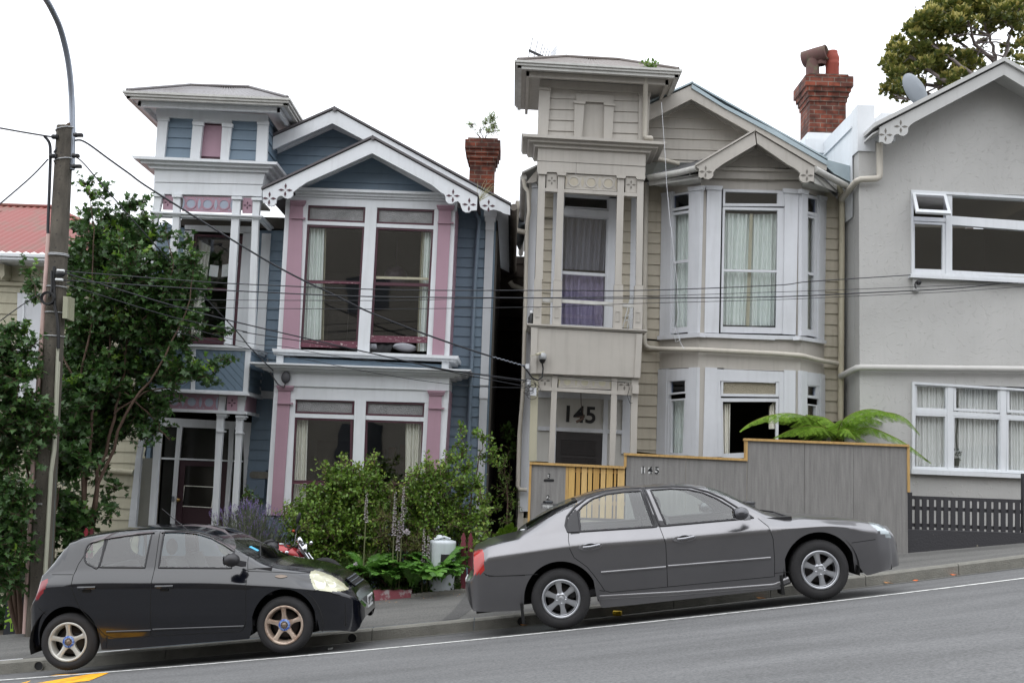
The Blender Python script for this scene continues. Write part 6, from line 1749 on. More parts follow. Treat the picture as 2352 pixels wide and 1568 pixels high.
for(x0,x1,y)in((548,668,903),(1088,1208,895)):
    def fn(mb):
        P=handle(mb,'i',x0,y,x1,y-2,.017)
    o=c.part('door_handle',M_bpaint,fn)
    def fn(mb):
        a=c.L(D('i',x0+35,y+18),.02);b=c.L(D('i',x1-30,y+18),.02);mb.tube([c.surf(a[0],a[1],-.004),c.surf(b[0],b[1],-.004)],.02,8)
    c.part('handle_recess',M_under,fn,o)
def fn(mb):
    a=LP('i',(740,1212,1050,1202),.02);b=LP('i',(1062,1196,1700,1172),.02)
    for P in(a,b):c.line(mb,P,.014,.0)
c.part('door_moulding',M_bpaint,fn)
def fn(mb):
    a=smoothloop([c.L(D('j',*p),.02)for p in((340,826),(380,816),(425,828),(380,838))],4);c.patch(mb,a,.008,th=.006)
c.part('side_repeater',mat('smoked_amber',rgb(120,104,90),.2),fn)
hlo=res[('x','headlight',1)]
def fn(mb):
    for P in(smoothloop(LP('j',(605,820,640,822,690,870,690,905,650,905,615,870),.1),3),smoothloop(LP('j',(665,830,700,835,745,865,765,900,735,905,705,880,690,855),.1),3)):
        A=[c.surf(x,z,.003)for x,z in P];mb.prism(A,(0,.002,0))
c.part('reflector',mat('lamp_reflector',rgb(224,222,204),.2,metal=.3,coat=1),fn,hlo)
mp=c.L(D('i',1600,712),-.1);mirror(c,(mp[0]+.02,-.10,mp[1]-.0),0,M_trim)
def fn(mb):
    P=[Vector((c.L(D('j',350,716),.8)[0],.55,0)),]
    for(xa,ya,xb,yb)in((2.05,.32,2.22,.95),(2.12,.9,2.26,1.42)):
        A=Vector((c.wb-.28+(xa-2.05),ya,0));B=Vector((c.wb-.42,yb,0))
        for q in(A,B):q.z=c_top_at(c,q)+.02
        mb.tube([A,(A+B)/2+Vector((0,0,.015)),B],.008,5)
def c_top_at(c,q):
    best=None
    for k in range(61):
        v=c.point(q.x,2+k/60,1 if q.y<c.H else-1)
        if best is None or abs(v.y-q.y)<best[0]:best=(abs(v.y-q.y),v.z)
    return best[1]
c.part('wiper',M_trim,fn)
def nose_pt(c,y,z,lo,hi):
    """x where the skin passes through (y, z) near the front"""
    side=1 if y<c.H else-1;x=hi
    while x>lo:
        for k in range(0,181,3):
            v=c.point(x,k/60,side)
            if abs(v.z-z)<.02 and abs(v.y-c.H)>=abs(y-c.H)-.012:return x
        x-=.004
    return lo
def fn(mb):
    for z in(.60,.635,.67):
        P=[]
        for y in frange(c.H-.30,c.H+.30,.06):P.append(Vector((nose_pt(c,y,z,end_x-.4,end_x)+.006,y,z)))
        mb.tube(P,.006,5)
c.part('grille',M_steel,fn)
def fn(mb):
    P=[]
    for z in(.585,.68):
        for y in frange(c.H-.32,c.H+.32,.08):P.append(Vector((nose_pt(c,y,z,end_x-.4,end_x)+.001,y,z)))
    n=len(P)//2;mb.add(P,[(i,i+1,n+i+1,n+i)for i in range(n-1)])
c.part('grille_opening',M_under,fn)
px=end_x+.012;PZ=c.L(D('j',965,997),.7)[1]
def fn(mb):mb.box(px-.01,px,c.H-.18,c.H+.18,PZ-.062,PZ+.062)
pl=c.part('number_plate',M_whiteplastic,fn)
Mt=Matrix.Translation(Vector((px+.001,c.H,PZ)))@Matrix.Rotation(R(90),4,'Z')@Matrix.Rotation(R(90),4,'X')
t_=text_obj('plate_text','DPY135',Matrix.Identity(4),.112,M_black,None,.001,bold=True);t_.parent=pl;t_.data.transform(Mt)
def fn(mb):
    a=Vector((c.L(D('i',1470,468),.8)[0]-.1,.3,0));a.z=c_top_at(c,a);mb.tube([a,a+Vector((-.28,0,.26))],[.008,.003],5)
c.part('aerial',M_trim,fn)
def fn(mb):
    for x in(-.12,):mb.tube([(rx0+.06,2*c.H-.35,.2),(rx0+.5,2*c.H-.35,.22)],.03)
c.part('exhaust',M_steel,fn)
def fn(mb):
    P=[c.L(D('n',*p),.75)for p in((52,838),(95,850),(125,872),(85,872))]
    A=[]
    for x,z in P:A.append(Vector((x,c.H-.05,0)))
    x0=P[0][0]
    q=[Vector((x0+dx,c.H-.30+dy,0))for dx,dy in((0,0),(.09,0),(.09,.1),(0,.1))]
    for v in q:v.z=c_top_at(c,v)+.004
    mb.add(q,[(0,1,2,3)])
c.part('windscreen_sticker',mat('pale_blue_sticker',rgb(90,180,220),.5),fn)
CAR1=c
M_gpaintcar=carpaint_mat('grey_car_paint',rgb(122,121,123),.85,rough=.3)
c=Car('parked_car','dark silver-grey four-door sedan parked nose uphill in front of the plywood fence','car',11.28,(1297,1445),(1896,1378),.905)
c.m_head='clear_headlight';c.m_tail='orange_red_tail_lens';c.sh=.12
rT=.308
LP=lambda t,v,off=.0:c.LT(t,v,off,False)
rx0=c.L(D('j',1672,890),.3)[0];end_x=c.L(D('l',1216,1080),.35)[0]
top=[(rx0,c.L(D('j',1672,900),.3)[1]),(rx0+.015,c.L(D('j',1680,862),.3)[1]),(rx0+.08,c.L(D('j',1728,828),.3)[1]),(rx0+.105,c.L(D('j',1732,790),.3)[1]),(rx0+.125,c.L(D('j',1735,640),.3)[1])]
top+=c.LT('k',(40,832,110,806,200,786,280,768,330,715,450,632,560,563,650,522,760,484,900,450,1100,424,1300,409,1450,405,1580,420,1700,458,1830,520,1950,580,2060,636),.75)
top+=c.LT('l',(330,798,450,796,600,801,750,808,880,820,1000,842,1090,880,1150,918),.55)
top+=[(end_x-.06,c.L(D('l',1190,962),.35)[1]),(end_x-.015,c.L(D('l',1212,990),.35)[1]),(end_x,c.L(D('l',1216,1020),.35)[1])]
top=dedupe([p for p in top if rx0<=p[0]<=end_x]);c.top=top
c.bot=dedupe([(rx0,c.L(D('j',1672,930),.3)[1]),(rx0+.03,.36),(rx0+.08,.27),(-.4,.235)]+archpts(0,rT,.385,.385,.22)+[(.40,.17),(.7,.165),(c.wb-.42,.16)]+archpts(c.wb,rT,.385,.39,.2)+[c.L(D('l',*p),.15)for p in((985,1214),(1080,1192),(1160,1172),(1195,1160))]+[(end_x-.008,c.L(D('l',1212,1145),.3)[1]),(end_x,c.L(D('l',1214,1120),.3)[1])])
c.crease=dedupe([(rx0,.55),(rx0+.1,.62)]+[p for p in c.LT('k',(100,925,420,882,660,848,1330,790,1800,748,2060,724),.0)]+[p for p in c.LT('l',(500,890,700,878,900,886,1000,905),.0)]+[(end_x-.12,.60),(end_x,.45)])
c.belt=dedupe([(rx0,.60),(rx0+.12,.80)]+c.LT('k',(100,850,300,800,500,762,655,742,1285,704,1985,648),.05)+c.LT('l',(330,835,600,838,850,848),.05)+[(end_x-.35,.72),(end_x-.12,.66),(end_x,.5)])
c.width=[(rx0,.66),(rx0+.015,.74),(rx0+.06,.85),(rx0+.16,.92),(rx0+.4,.965),(.1,1),(c.wb-.3,1),(c.wb+.1,.985),(c.wb+.35,.955),(end_x-.3,.92),(end_x-.18,.87),(end_x-.09,.80),(end_x-.035,.71),(end_x-.01,.62),(end_x,.55)]
c.arches=((0,.385),(c.wb,.385))
wr=LP('k',(722,600,760,562,830,515,930,484,1050,468,1168,460,1244,706,736,740),.12)
wf=LP('k',(1238,455,1380,445,1500,450,1600,472,1700,515,1790,570,1850,620,1850,654,1332,697),.12)
qt=smoothloop(LP('k',(636,692,650,645,685,605,718,600,734,740,655,746),.1),3)
fr_r=LP('k',(650,745,632,700,645,640,700,575,790,512,930,464,1060,448,1180,440,1262,708),.1)
fr_f=LP('k',(1196,440,1400,430,1530,436,1640,466,1740,510,1840,575,1940,645,1290,704),.1)
dr_=LP('k',(1200,440,1290,704,1325,830,1342,1126,945,1164,905,1152,870,1100,830,1045,780,985,690,920,660,860,652,800,652,746,634,700,645,640,700,575,790,510,930,462,1060,446),.02)
df_=LP('k',(1204,440,1400,428,1530,434,1640,464,1740,508,1840,575,1940,640,2040,700,2075,790,2088,950,2090,1052,1346,1124,1330,830,1294,704),.02)
hl=smoothloop(LP('l',(1020,848,1060,850,1110,880,1150,920,1166,958,1120,945,1070,915,1032,880),.15),3)
tl=LP('j',(1730,655,1742,640,1795,640,1808,680,1808,770,1795,805,1735,806),.12)
res=body_common(c,xgrid(c,rx0,end_x),[('b',wr),('c',wf)],[('rear',dr_),('front',df_)],
                  [('headlight',hl,1),('taillight',tl,1),('quarter_trim',qt,1)],
                  M_gpaintcar,M_carglass,(c.L(D('k',1560,412),.8)[0],c.L(D('k',2075,640),.8)[0],.80,2.42),(c.L(D('k',270,775),.8)[0],c.L(D('k',690,510),.8)[0],.78,2.42),c.arches)
under_and_cabin(c,rT,rx0,end_x,.4,.415)
seats(c,c.wb*.50,.40,.40,1.20,c.wb-.70,.90)
for x,n in((0,1),(c.wb,1),(0,0),(c.wb,0)):
    wheel(c,x,n,rT,.19,mat('silver_hubcap',rgb(190,192,196),.3,metal=.75,noise=.2,nscale=5),'six',wdt=.2)
def fn(mb):
    for P in(LP('k',(1200,440,1292,704,1328,830,1344,1126),.02),LP('k',(655,748,652,800,660,860,690,920,780,985,830,1045,870,1100,905,1152,945,1164,1344,1126,2090,1054,2088,950,2075,790,2045,705,1985,650),.02),
              LP('j',(1815,815,1890,822,2090,815),.05),LP('l',(890,992,1060,970),.05),LP('k',(60,1030,100,1052,440,1035),.05),LP('k',(868,1150,905,1156),.02),LP('l',(355,1205,460,1195),.02)):
        c.line(mb,P,.0035)
c.part('panel_gap',M_under,fn)
def fn(mb):
    for P in(fr_r,fr_f):c.line(mb,P+[P[0]],.013,-.001)
    for P in(wr,wf):c.line(mb,P+[P[0]],.012,-.001)
    for Q in(LP('k',(1170,462,1200,444,1290,702,1246,705),.1),LP('k',(1204,444,1238,456,1330,696,1296,702),.1)):
        c.patch(mb,Q,.006)
c.part('window_seal',M_trim,fn)
for(x0,x1,y0,y1)in((720,882,852,838),(1376,1538,796,780)):
    def fn(mb):
        a=c.L(D('k',x0,y0),.01);b=c.L(D('k',x1,y1),.01);n=20;cx,cz=(a[0]+b[0])/2,(a[1]+b[1])/2;hw=(b[0]-a[0])/2
        P=[(cx+hw*math.cos(2*math.pi*k/n),cz+(b[1]-a[1])/2*math.cos(2*math.pi*k/n)+.035*math.sin(2*math.pi*k/n))for k in range(n)]
        c.patch(mb,P,.010,th=.012);mb.tube([c.surf(cx-hw*.6,cz-.0,.02),c.surf(cx,cz,.03),c.surf(cx+hw*.85,cz+.01,.02)],.014,8)
    o=c.part('door_handle',mat('silver_handle',rgb(150,150,154),.25,metal=.8),fn)
    def fn(mb):
        P=[(cx_+.05*math.cos(2*math.pi*k/14),cz_+.022+.012*math.sin(2*math.pi*k/14))for k in range(14)];c.patch(mb,P,.012,th=.004)
    a=c.L(D('k',x0,y0),.01);b=c.L(D('k',x1,y1),.01);cx_,cz_=(a[0]+b[0])/2,(a[1]+b[1])/2
    c.part('handle_recess',M_under,fn,o)
def fn(mb):
    for P in(LP('k',(878,1026,1330,988),.01),LP('k',(1345,982,2060,924),.01)):
        c.line(mb,P,.017,.0)
c.part('door_moulding',M_gpaintcar,fn)
def fn(mb):
    P=LP('k',(870,1200,1400,1172,2090,1120),.02)+LP('l',(460,1250,),.02)
    c.line(mb,P,.05,-.035)
c.part('side_skirt',M_gpaintcar,fn)
mp=c.L(D('k',1850,612),-.1);mirror(c,(mp[0],-.11,mp[1]-.005),0,mat('dark_mirror_shell',rgb(74,74,78),.25,metal=.5,coat=.6))
def fn(mb):
    for(xa,ya,xb,yb)in((0,.3,-.1,1.0),(.04,1.0,-.06,1.55)):
        A=Vector((c.L(D('k',2075,640),.8)[0]+.02+xa,ya,0));B=A+Vector((-.12,.6,0))
        for q in(A,B):q.z=c_top_at(c,q)+.02
        mb.tube([A,(A+B)/2+Vector((0,0,.015)),B],.009,5)
c.part('wiper',M_trim,fn)
def fn(mb):
    for x in(.40,-.40-.0):
        pass
    mb.box(-.43,-.40,.03,.24,.1,.30);mb.box(c.wb-.43,c.wb-.40,.03,.22,.1,.3)
    mb.box(-.43,-.40,2*c.H-.24,2*c.H-.03,.1,.30)
c.part('mud_flap',M_under,fn)
def fn(mb):
    a=c.surf(*c.L(D('j',1640,800),.1),0);
    mb.box(rx0-.006,rx0+.004,c.H-.26,c.H+.26,.45,.56)
c.part('rear_plate',M_whiteplastic,fn)
def fn(mb):
    v=Vector((c.L(D('k',338,752),.75)[0],.42,0));v.z=c_top_at(c,v)+.004;mb.ball(v,.035,.03,.006)
c.part('screen_sticker',M_whiteplastic,fn)
CAR2=c
# ================================================================== STREET SIDE: fence, walls, pole, cables, small things
def cloud(Ppx,Y):return[W(*p,Y)for p in Ppx]
FY=15.72
M_ply=mat('weathered_plywood',rgb(142,140,137),.9,color2=rgb(108,106,104),nscale=2.2,nstretch=(11,11,.8),thresh=(.22,.78),bump=.15,bscale=30)
M_pine=mat('yellow_pine',rgb(196,160,100),.7,color2=rgb(160,128,78),nscale=3,nstretch=(14,14,1))
p0=W(*D('k',1000,600),FY)
fence=thing('plywood_fence','stepped weathered grey plywood fence with yellow capping and numbers 1 4 5','fence',(p0.x+1.2,FY,zg(p0.x+1.2,FY)))
def board_rect(mb,tl,tr,bot,Y,d):
    a,b=W(*tl,Y),W(*tr,Y);mb.prism([a,b,Vector((b.x,Y,bot)),Vector((a.x,Y,bot))],(0,d,0))
zb=lambda p:zg(W(*p,FY).x,FY)-.25
for tl,tr in((D('k',393,268),D('k',634,278)),(D('k',1056,208),D('k',1470,222)),(D('k',1473,222),D('k',1895,238)),(D('l',165,278),D('l',560,292)),(D('l',562,292),D('l',900,302)),(D('l',902,302),D('l',1276,318))):
    m_=MB();board_rect(m_,tl,tr,zb(tr),FY,.02);m_.build('plywood_panel',M_ply,fence)
m_=MB()
def cap(a,b,h=9):
    A,B=W(*a,FY),W(*b,FY);m_.prism([A,B,B-Vector((0,0,h*.0065)),A-Vector((0,0,h*.0065))],(0,.09,0))
for t0,a,t1,b in(('k',(380,255),'k',(1048,286)),('k',(1040,192),'k',(1900,232)),('l',(143,264),'l',(1292,308))):
    A=W(*D(t0,*a),FY-.035);B=W(*D(t1,*b),FY-.035);m_.prism([A,B,B-Vector((0,0,.035)),A-Vector((0,0,.035))],(0,.10,0))
m_.build('capping',M_pine,fence)
for t,x0,x1,y0,y1 in(('k',380,395,262,None),('k',1041,1057,205,290),('k',1880,1899,103,236),('l',1274,1291,318,640)):
    m_=MB();a,b=W(*D(t,x0,y0),FY),W(*D(t,x1,y0),FY);zz=W(*D(t,x0,y1),FY).z if y1 else zb(D('k',380,600))
    m_.prism([Vector((a.x,FY-.02,a.z)),Vector((b.x,FY-.02,a.z)),Vector((b.x,FY-.02,zz)),Vector((a.x,FY-.02,zz))],(0,.07,0));m_.build('edge_batten',M_pine,fence)
for ch,x,y in(('1',1172,313),('4',1221,315),('5',1268,317),('3',516,355),('2',509,505)):
    big=ch in '145';sx=14 if big else 9
    m_=MB();m_.poly('k',(x-sx,y-sx*1.5,x+sx,y-sx*1.5+1,x+sx,y+sx*1.5,x-sx,y+sx*1.5),FY-.003,.003);o=m_.build('number_tile',mat('tile_grey',rgb(190,190,188),.5),fence)
    text_obj('digit',ch,face_cam(W(*D('k',x,y),FY-.0045),rz=0),.14 if big else .095,M_black,o,.0008,bold=True)
for y,x0,x1 in((384,478,552),(535,473,544)):
    m_=MB();P=arcpts((x1-9),y,9,-90,90,8)+arcpts(x0+9,y,9,90,270,8);m_.ppoly([D('k',*p)for p in P],FY-.004,.004);o=m_.build('letter_slot',M_black,fence)
    if y>500:
        m_=MB();m_.poly('k',(x0+18,y-8,x1-4,y-6,x1-4,y-1,x0+18,y-2),FY-.006,.002);m_.build('flap',M_steel,o)
m_=MB();m_.poly('k',(471,552,546,556,545,580,471,577),FY-.003,.003);o=m_.build('mail_notice',MATS['tile_grey'],fence)
text_obj('notice_text','ADDRESSED\nMAIL ONLY',face_cam(W(*D('k',518,562),FY-.0045)),.045,mat('grey_ink',rgb(90,90,96),.6),o,.0006)
p0=W(*D('k',840,600),FY);gate=thing('slatted_gate','yellow pine slatted gate left of the number 145 fence panels','gate',(p0.x,FY,zg(p0.x,FY)))
xsl=[(655,702),(706,740),(744,787),(790,822),(826,872),(878,915),(918,965),(970,990),(995,1048)]
zgb=W(*D('k',700,640),FY).z
for k,(x0,x1)in enumerate(xsl):
    m_=MB();yy=276+(x0-655)*.04;sl=.0
    a,b=W(*D('k',x0+1,yy),FY),W(*D('k',x1-4,yy),FY)
    m_.prism([a,b,Vector((b.x,FY,zgb)),Vector((a.x,FY,zgb))],(0,.02,0));m_.build('slat',mat('yellow_pine_%d'%(k%3),rgb(*[(206,168,100),(190,150,84),(214,178,116)][k%3]),.7,noise=.25,nscale=3,nstretch=(12,12,1)),gate)
for y in(300,520):
    m_=MB();m_.poly('k',(640,y,1046,y+14,1046,y+40,640,y+26),FY+.025,.03);m_.build('gate_rail',M_pine,gate)
m_=MB();a,b=W(*D('k',634,270),FY),W(*D('k',654,270),FY);m_.prism([a,b,Vector((b.x,FY,zgb-.1)),Vector((a.x,FY,zgb-.1))],(0,.06,0));m_.build('gate_post',M_pine,gate)
M_blk=mat('flaking_black_paint',rgb(52,51,54),.7,color2=rgb(150,144,124),nscale=5,thresh=(.30,.335),bump=.3,bscale=40)
WY=15.95
a,b=W(*D('l',1222,895),WY),W(*D('l',2091,925),WY);x2=b.x+4
m_=MB()
n=12
for i in range(n):
    xa,xb=a.x+(x2-a.x)*i/n,a.x+(x2-a.x)*(i+1)/n
    ya,yb_=Yb(xa)+.02,Yb(xb)+.02;za,zb2=a.z+(b.z-a.z)*(xa-a.x)/(b.x-a.x),a.z+(b.z-a.z)*(xb-a.x)/(b.x-a.x)
    za=max(za,zg(xa,ya)+.12);zb2=max(zb2,zg(xb,yb_)+.12)
    m_.hexa([(xa,ya,zg(xa,ya)-.3),(xb,yb_,zg(xb,yb_)-.3),(xb,yb_+.22,zg(xb,yb_)-.3),(xa,ya+.22,zg(xa,ya)-.3)],[(xa,ya,za),(xb,yb_,zb2),(xb,yb_+.22,zb2),(xa,ya+.22,za)])
one(m_,'low_wall',M_blk,'low black painted concrete wall with flaking paint below the grey house','wall')
PY=16.05
p0=W(*D('l',1700,910),PY);pf=thing('picket_fence','short dark picket fence on the low wall in front of the grey house','fence',tuple(p0))
k=0;x=1332
while x<2330:
    yt=678+(x-1300)*.036;yb_=900+(x-1300)*.03
    m_=MB();m_.poly('l',(x,yt,x+32,yt+1,x+32,yb_+1,x,yb_),PY,.02);m_.build('picket',M_blk,pf);x+=50
for y0,y1 in((664,688),(736,762),(855,880)):
    m_=MB();m_.poly('l',(1298,y0,2350,y0+38,2350,y1+38,1298,y1),PY+.021,.04);m_.build('fence_rail',M_blk,pf)
for x0,x1,y0,y1 in((1276,1312,640,900),(2084,2110,510,930)):
    m_=MB();m_.poly('l',(x0,y0,x1,y0+2,x1,y1,x0,y1),PY-.01,.07);m_.build('fence_post',M_blk,pf)
m_=MB();c0=W(*D('l',174,702),14.95);z0=zg(c0.x,14.95);h=c0.z-z0
m_.lathe([(0,h),(.085,h-.005),(.09,h-.03),(.075,h-.045),(.085,h-.06),(.085,h-.085),(.075,h-.1),(.08,h-.12),(.08,0)],(c0.x,c0.y,z0),'Z',24)
one(m_,'bollard',mat('dark_grey_plastic2',rgb(72,72,74),.5),'dark grey ribbed bollard top showing behind the windscreen of the grey sedan','bollard')
PYL=14.45
pb_=W(86,1462,PYL);pt_=W(150,291,PYL)
pole=thing('utility_pole','weathered concrete utility pole with curved steel lamp arm, cables and lichen','utility pole',tuple(pb_))
M_pole=mat('lichen_concrete',rgb(104,98,88),.9,color2=rgb(66,62,56),nscale=3.5,nstretch=(2,2,.6),bump=.5,bscale=60)
m_=MB();n=12;P=[pb_.lerp(pt_,i/n)+Vector((0,0,-.3 if i==0 else 0))for i in range(n+1)]
vs=[];fs=[]
for i,p in enumerate(P):
    w_=.135-.035*i/n;dd=w_*.9
    for sx,sy in((-1,-.6),(-.62,-1),(.62,-1),(1,-.6),(1,.6),(.62,1),(-.62,1),(-1,.6)):vs.append(p+Vector((sx*w_,sy*dd,0)))
for i in range(n):
    for k in range(8):fs.append((i*8+k,i*8+(k+1)%8,(i+1)*8+(k+1)%8,(i+1)*8+k))
fs.append(tuple(n*8+k for k in range(8)));m_.add(vs,fs)
shaft=m_.build('shaft',M_pole,pole)
m_=MB()
for i in range(34):
    u=.03+.94*i/34;p=pb_.lerp(pt_,u);w_=.135-.035*u;m_.lathe([(.012,0),(0,.002)],p+Vector((0,-w_*.9-.001,0)),'Y',8)
m_.build('bolt_hole',M_black,shaft)
m_=MB();m_.ball(pt_+Vector((0,0,-.01)),.085,.08,.035);m_.build('lichen_cap',mat('yellow_lichen',rgb(150,128,52),.95,color2=rgb(110,104,90),nscale=20),shaft)
m_=MB();P=[W(*D('a',x,y),PYL+dy)for x,y,dy in((500,1185,.02),(503,1000,.02),(505,900,.02),(500,700,.0),(487,520,-.1),(462,360,-.25),(420,200,-.5),(372,90,-.75),(322,0,-1.0),(240,-110,-1.4),(120,-215,-1.9),(-60,-310,-2.4))]
Q=[]
for i in range(len(P)-1):
    p0_,p1_,p2_,p3_=P[max(i-1,0)],P[i],P[i+1],P[min(i+2,len(P)-1)]
    for k in range(5):
        u=k/5;Q.append(.5*(2*p1_+(p2_-p0_)*u+(2*p0_-5*p1_+4*p2_-p3_)*u*u+(3*p1_-p0_-3*p2_+p3_)*u**3))
Q.append(P[-1]);m_.tube(Q,.040,14);m_.build('lamp_arm',M_steel,pole)
m_=MB();m_.ball(P[-1]+Vector((-.25,-.1,.02)),.38,.16,.09);m_.build('lamp_head',MATS['pod_grey'],pole)
def pole_x(y):u=(1462-y)/(1462-291);return pb_.lerp(pt_,u)
m_=MB()
for t,x0,x1,y0,y1 in(('a',508,570,928,948),('a',500,545,1072,1092),('a',490,560,1146,1166),('a',362,402,938,962),('a',340,392,1072,1096)):
    m_.poly(t,(x0,y0,x1,y0,x1,y1,x0,y1),PYL-.13,.06);c_=W(*D(t,(x0+x1)/2-8,(y0+y1)/2+4),PYL-.15);m_.ball(c_,.035)
m_.build('bracket',M_black,pole)
m_=MB()
for y,t in((905,'a'),(1132,'a')):
    yy=D(t,0,y)[1];c_=pole_x(yy);m_.tube([c_+Vector((.125*math.cos(R(a)),.115*math.sin(R(a)),.03*math.cos(R(a))))for a in range(0,361,30)],.008,5)
for y in(245,255,478,660,826):
    yy=D('e',0,y)[1];c_=pole_x(yy);m_.tube([c_+Vector((.145*math.cos(R(a)),.125*math.sin(R(a)),0))for a in range(0,361,30)],.008,5)
m_.build('strap',mat('bright_strap',rgb(180,182,184),.4,metal=.6),pole)
M_pinkpipe=mat('faded_pink_guard',rgb(196,168,160),.6,noise=.15)
m_=MB();m_.tube([W(*p,PYL-.06)for p in(D('e',340,62),D('e',236,1568),D('i',172,1222))],.03,10);m_.build('cable_guard',M_pinkpipe,pole)
m_=MB();m_.tube([W(*p,PYL-.12)for p in(D('e',403,850),D('e',372,1568),D('i',352,100),D('i',305,900))],.022,8);m_.tube([W(*p,PYL-.08)for p in(D('e',412,950),D('e',384,1568),D('i',362,100),D('i',315,900))],.018,8);m_.build('conduit',mat('cream_conduit',rgb(178,178,160),.6,noise=.1),pole)
m_=MB();m_.tube([W(*p,PYL+.02)for p in(D('i',385,60),D('i',345,900))],.02,8);m_.build('steel_stay',mat('dull_green_pipe',rgb(84,100,100),.5),pole)
m_=MB();m_.poly('e',(440,495,472,497,468,652,434,648),PYL-.16,.2);m_.poly('e',(470,497,492,500,487,662,466,652),PYL-.1,.14);m_.build('junction_box',mat('olive_grey_box',rgb(158,158,136),.6,noise=.1),pole)
m_=MB();c_=W(*D('e',335,510),PYL-.17);rnd=random.Random(5)
for k in range(9):
    r=.075+.022*rnd.random();dy=rnd.uniform(-.03,.03)
    m_.tube([c_+Vector((r*math.cos(R(a)),dy,r*.95*math.sin(R(a))))for a in range(0,361,20)],.007,5)
m_.build('cable_coil',M_black,pole)
m_=MB();m_.tube([W(*D('e',x,y),PYL-.15)for x,y in((378,290),(375,400),(380,560),(400,650),(408,760),(405,860))],.022,7);m_.tube([W(*D('e',x,y),PYL-.17)for x,y in((360,320),(362,440),(345,500))],.016,6)
m_.ball(W(*D('e',420,340),PYL-.17),.07,.04,.05);m_.build('cable_bundle',M_black,pole)
for x,y in((423,317),(413,380)):
    m_=MB();c_=W(*D('e',x,y),PYL-.18);m_.tube([c_-Vector((.05,0,0)),c_+Vector((.05,0,-.002))],.018,8);m_.build('insulator',M_whiteplastic,pole)
m_=MB();m_.poly('i',(243,311,293,313,292,326,243,325),PYL-.145,.004);o=m_.build('number_tag',MATS['tile_grey'],pole)
text_obj('tag_text','38513',face_cam(W(*D('i',268,319),PYL-.1465)),.032,M_black,o,.0005,bold=True)
m_=MB();c_=W(*D('a',480,870),PYL);m_.ball(c_,.045,.026,.028,M=Matrix.Rotation(R(-28),3,'Y'),seg=14,rings=10);m_.ball(c_+Vector((.03,0,.03)),.02,.018,.018);m_.lathe([(.006,0),(0,.018)],c_+Vector((.045,0,.032)),'X',8)
m_.bar(c_+Vector((-.03,0,-.01)),c_+Vector((-.085,0,-.03)),.016,.005);m_.tube([c_+Vector((0,.008,-.02)),c_+Vector((.0,.008,-.05))],.003,5);m_.tube([c_+Vector((.01,-.008,-.02)),c_+Vector((.01,-.008,-.05))],.003,5)
one(m_,'sparrow',mat('brown_feathers',rgb(106,88,74),.9,color2=rgb(70,58,50),nscale=40),'small brown sparrow perched on top of the concrete utility pole','bird')
M_cable=mat('black_cable',rgb(34,36,42),.5)
def cable(label,P,Y0,Y1,r=.006,m=None,name='overhead_cable',ends=None):
    P=[D(*p)for p in P];x0,x1=P[0][0],P[-1][0];m_=MB();Q=[]
    A=[]
    for p in P:
        u=(p[0]-x0)/(x1-x0)if abs(x1-x0)>1 else(p[1]-P[0][1])/(P[-1][1]-P[0][1])
        A.append(W(*p,Y0+(Y1-Y0)*max(0,min(1,u))))
    for i in range(len(A)-1):
        p0_,p1_,p2_,p3_=A[max(i-1,0)],A[i],A[i+1],A[min(i+2,len(A)-1)]
        for k in range(6):
            u=k/6;Q.append(.5*(2*p1_+(p2_-p0_)*u+(2*p0_-5*p1_+4*p2_-p3_)*u*u+(3*p1_-p0_-3*p2_+p3_)*u**3))
    Q.append(A[-1]);m_.tube(Q,r,6);return one(m_,name,m or M_cable,label,'cable','overhead cables')
cable('upper cable leaving the top of the pole to the left edge',[('a',-40,886),('a',150,920),('a',300,945),('a',378,957)],14.2,14.35,.012)
cable('lower cable slanting from the pole down to the left edge',[('a',-40,1455),('a',210,1240),('a',335,1110)],14.2,14.35,.010)
cable('second slanting cable beside the coil at the left edge',[('e',-30,690),('e',150,560),('e',285,475)],14.2,14.3,.007)
cable('black cable dropping down the left side of the pole into the pink guard',[('a',310,950),('a',345,1000),('a',351,1090),('a',345,1300),('a',335,1568),('e',336,70)],14.38,14.4,.022)
cable('thickest cable running from the pole top across both villas to the balcony corner',[('a',375,1065),('a',420,1012),('a',520,980),('a',595,992),('a',760,1110),('a',900,1210),('a',1070,1330),('b',0,1225),('f',300,0),('f',580,135),('f',860,270),('f',1300,440),('f',1690,570),('f',1910,632)],14.35,16.95,.014)
cable('cable from the middle pole bracket down to the corner of the blue bay',[('a',385,1140),('a',450,1105),('a',545,1105),('a',700,1275),('a',905,1510),('e',1100,160),('e',1330,400),('e',1650,740),('e',1740,850),('e',1905,1015)],14.35,16.8,.009)
cable('highest of the level wires crossing the windows to the grey house bracket',[('e',430,320),('e',1340,390),('f',0,65),('f',1000,103),('f',2091,107),('g',1180,455),('g',2091,420),('h',600,742),('h',1300,697)],14.3,17.05,.008)
cable('thick level wire crossing the middle of the upper windows',[('e',430,383),('e',1300,440),('f',0,115),('f',850,150),('f',2091,160),('g',1180,510),('g',2091,500),('h',900,825),('h',1600,790),('h',1980,750)],14.3,17.05,.009)
cable('thin level wire between the two thick ones over the bay windows',[('e',1150,520),('f',0,175),('f',1000,177),('g',0,512),('g',1100,497),('g',2091,467),('h',800,800),('h',2050,752)],14.9,17.05,.005)
cable('lowest thin level wire below the balcony rail of number 145',[('e',1150,570),('f',0,231),('f',1000,236),('f',2091,221),('g',600,568),('g',1180,545),('g',2091,520),('h',1000,840),('h',1600,812),('h',2150,772)],14.9,17.05,.005)
cable('long sloping wire from the pole insulators to the junction at number 145',[('e',455,335),('e',1200,560),('f',0,350),('f',850,545),('f',1350,655),('f',1600,690),('f',1925,735)],14.3,16.95,.010)
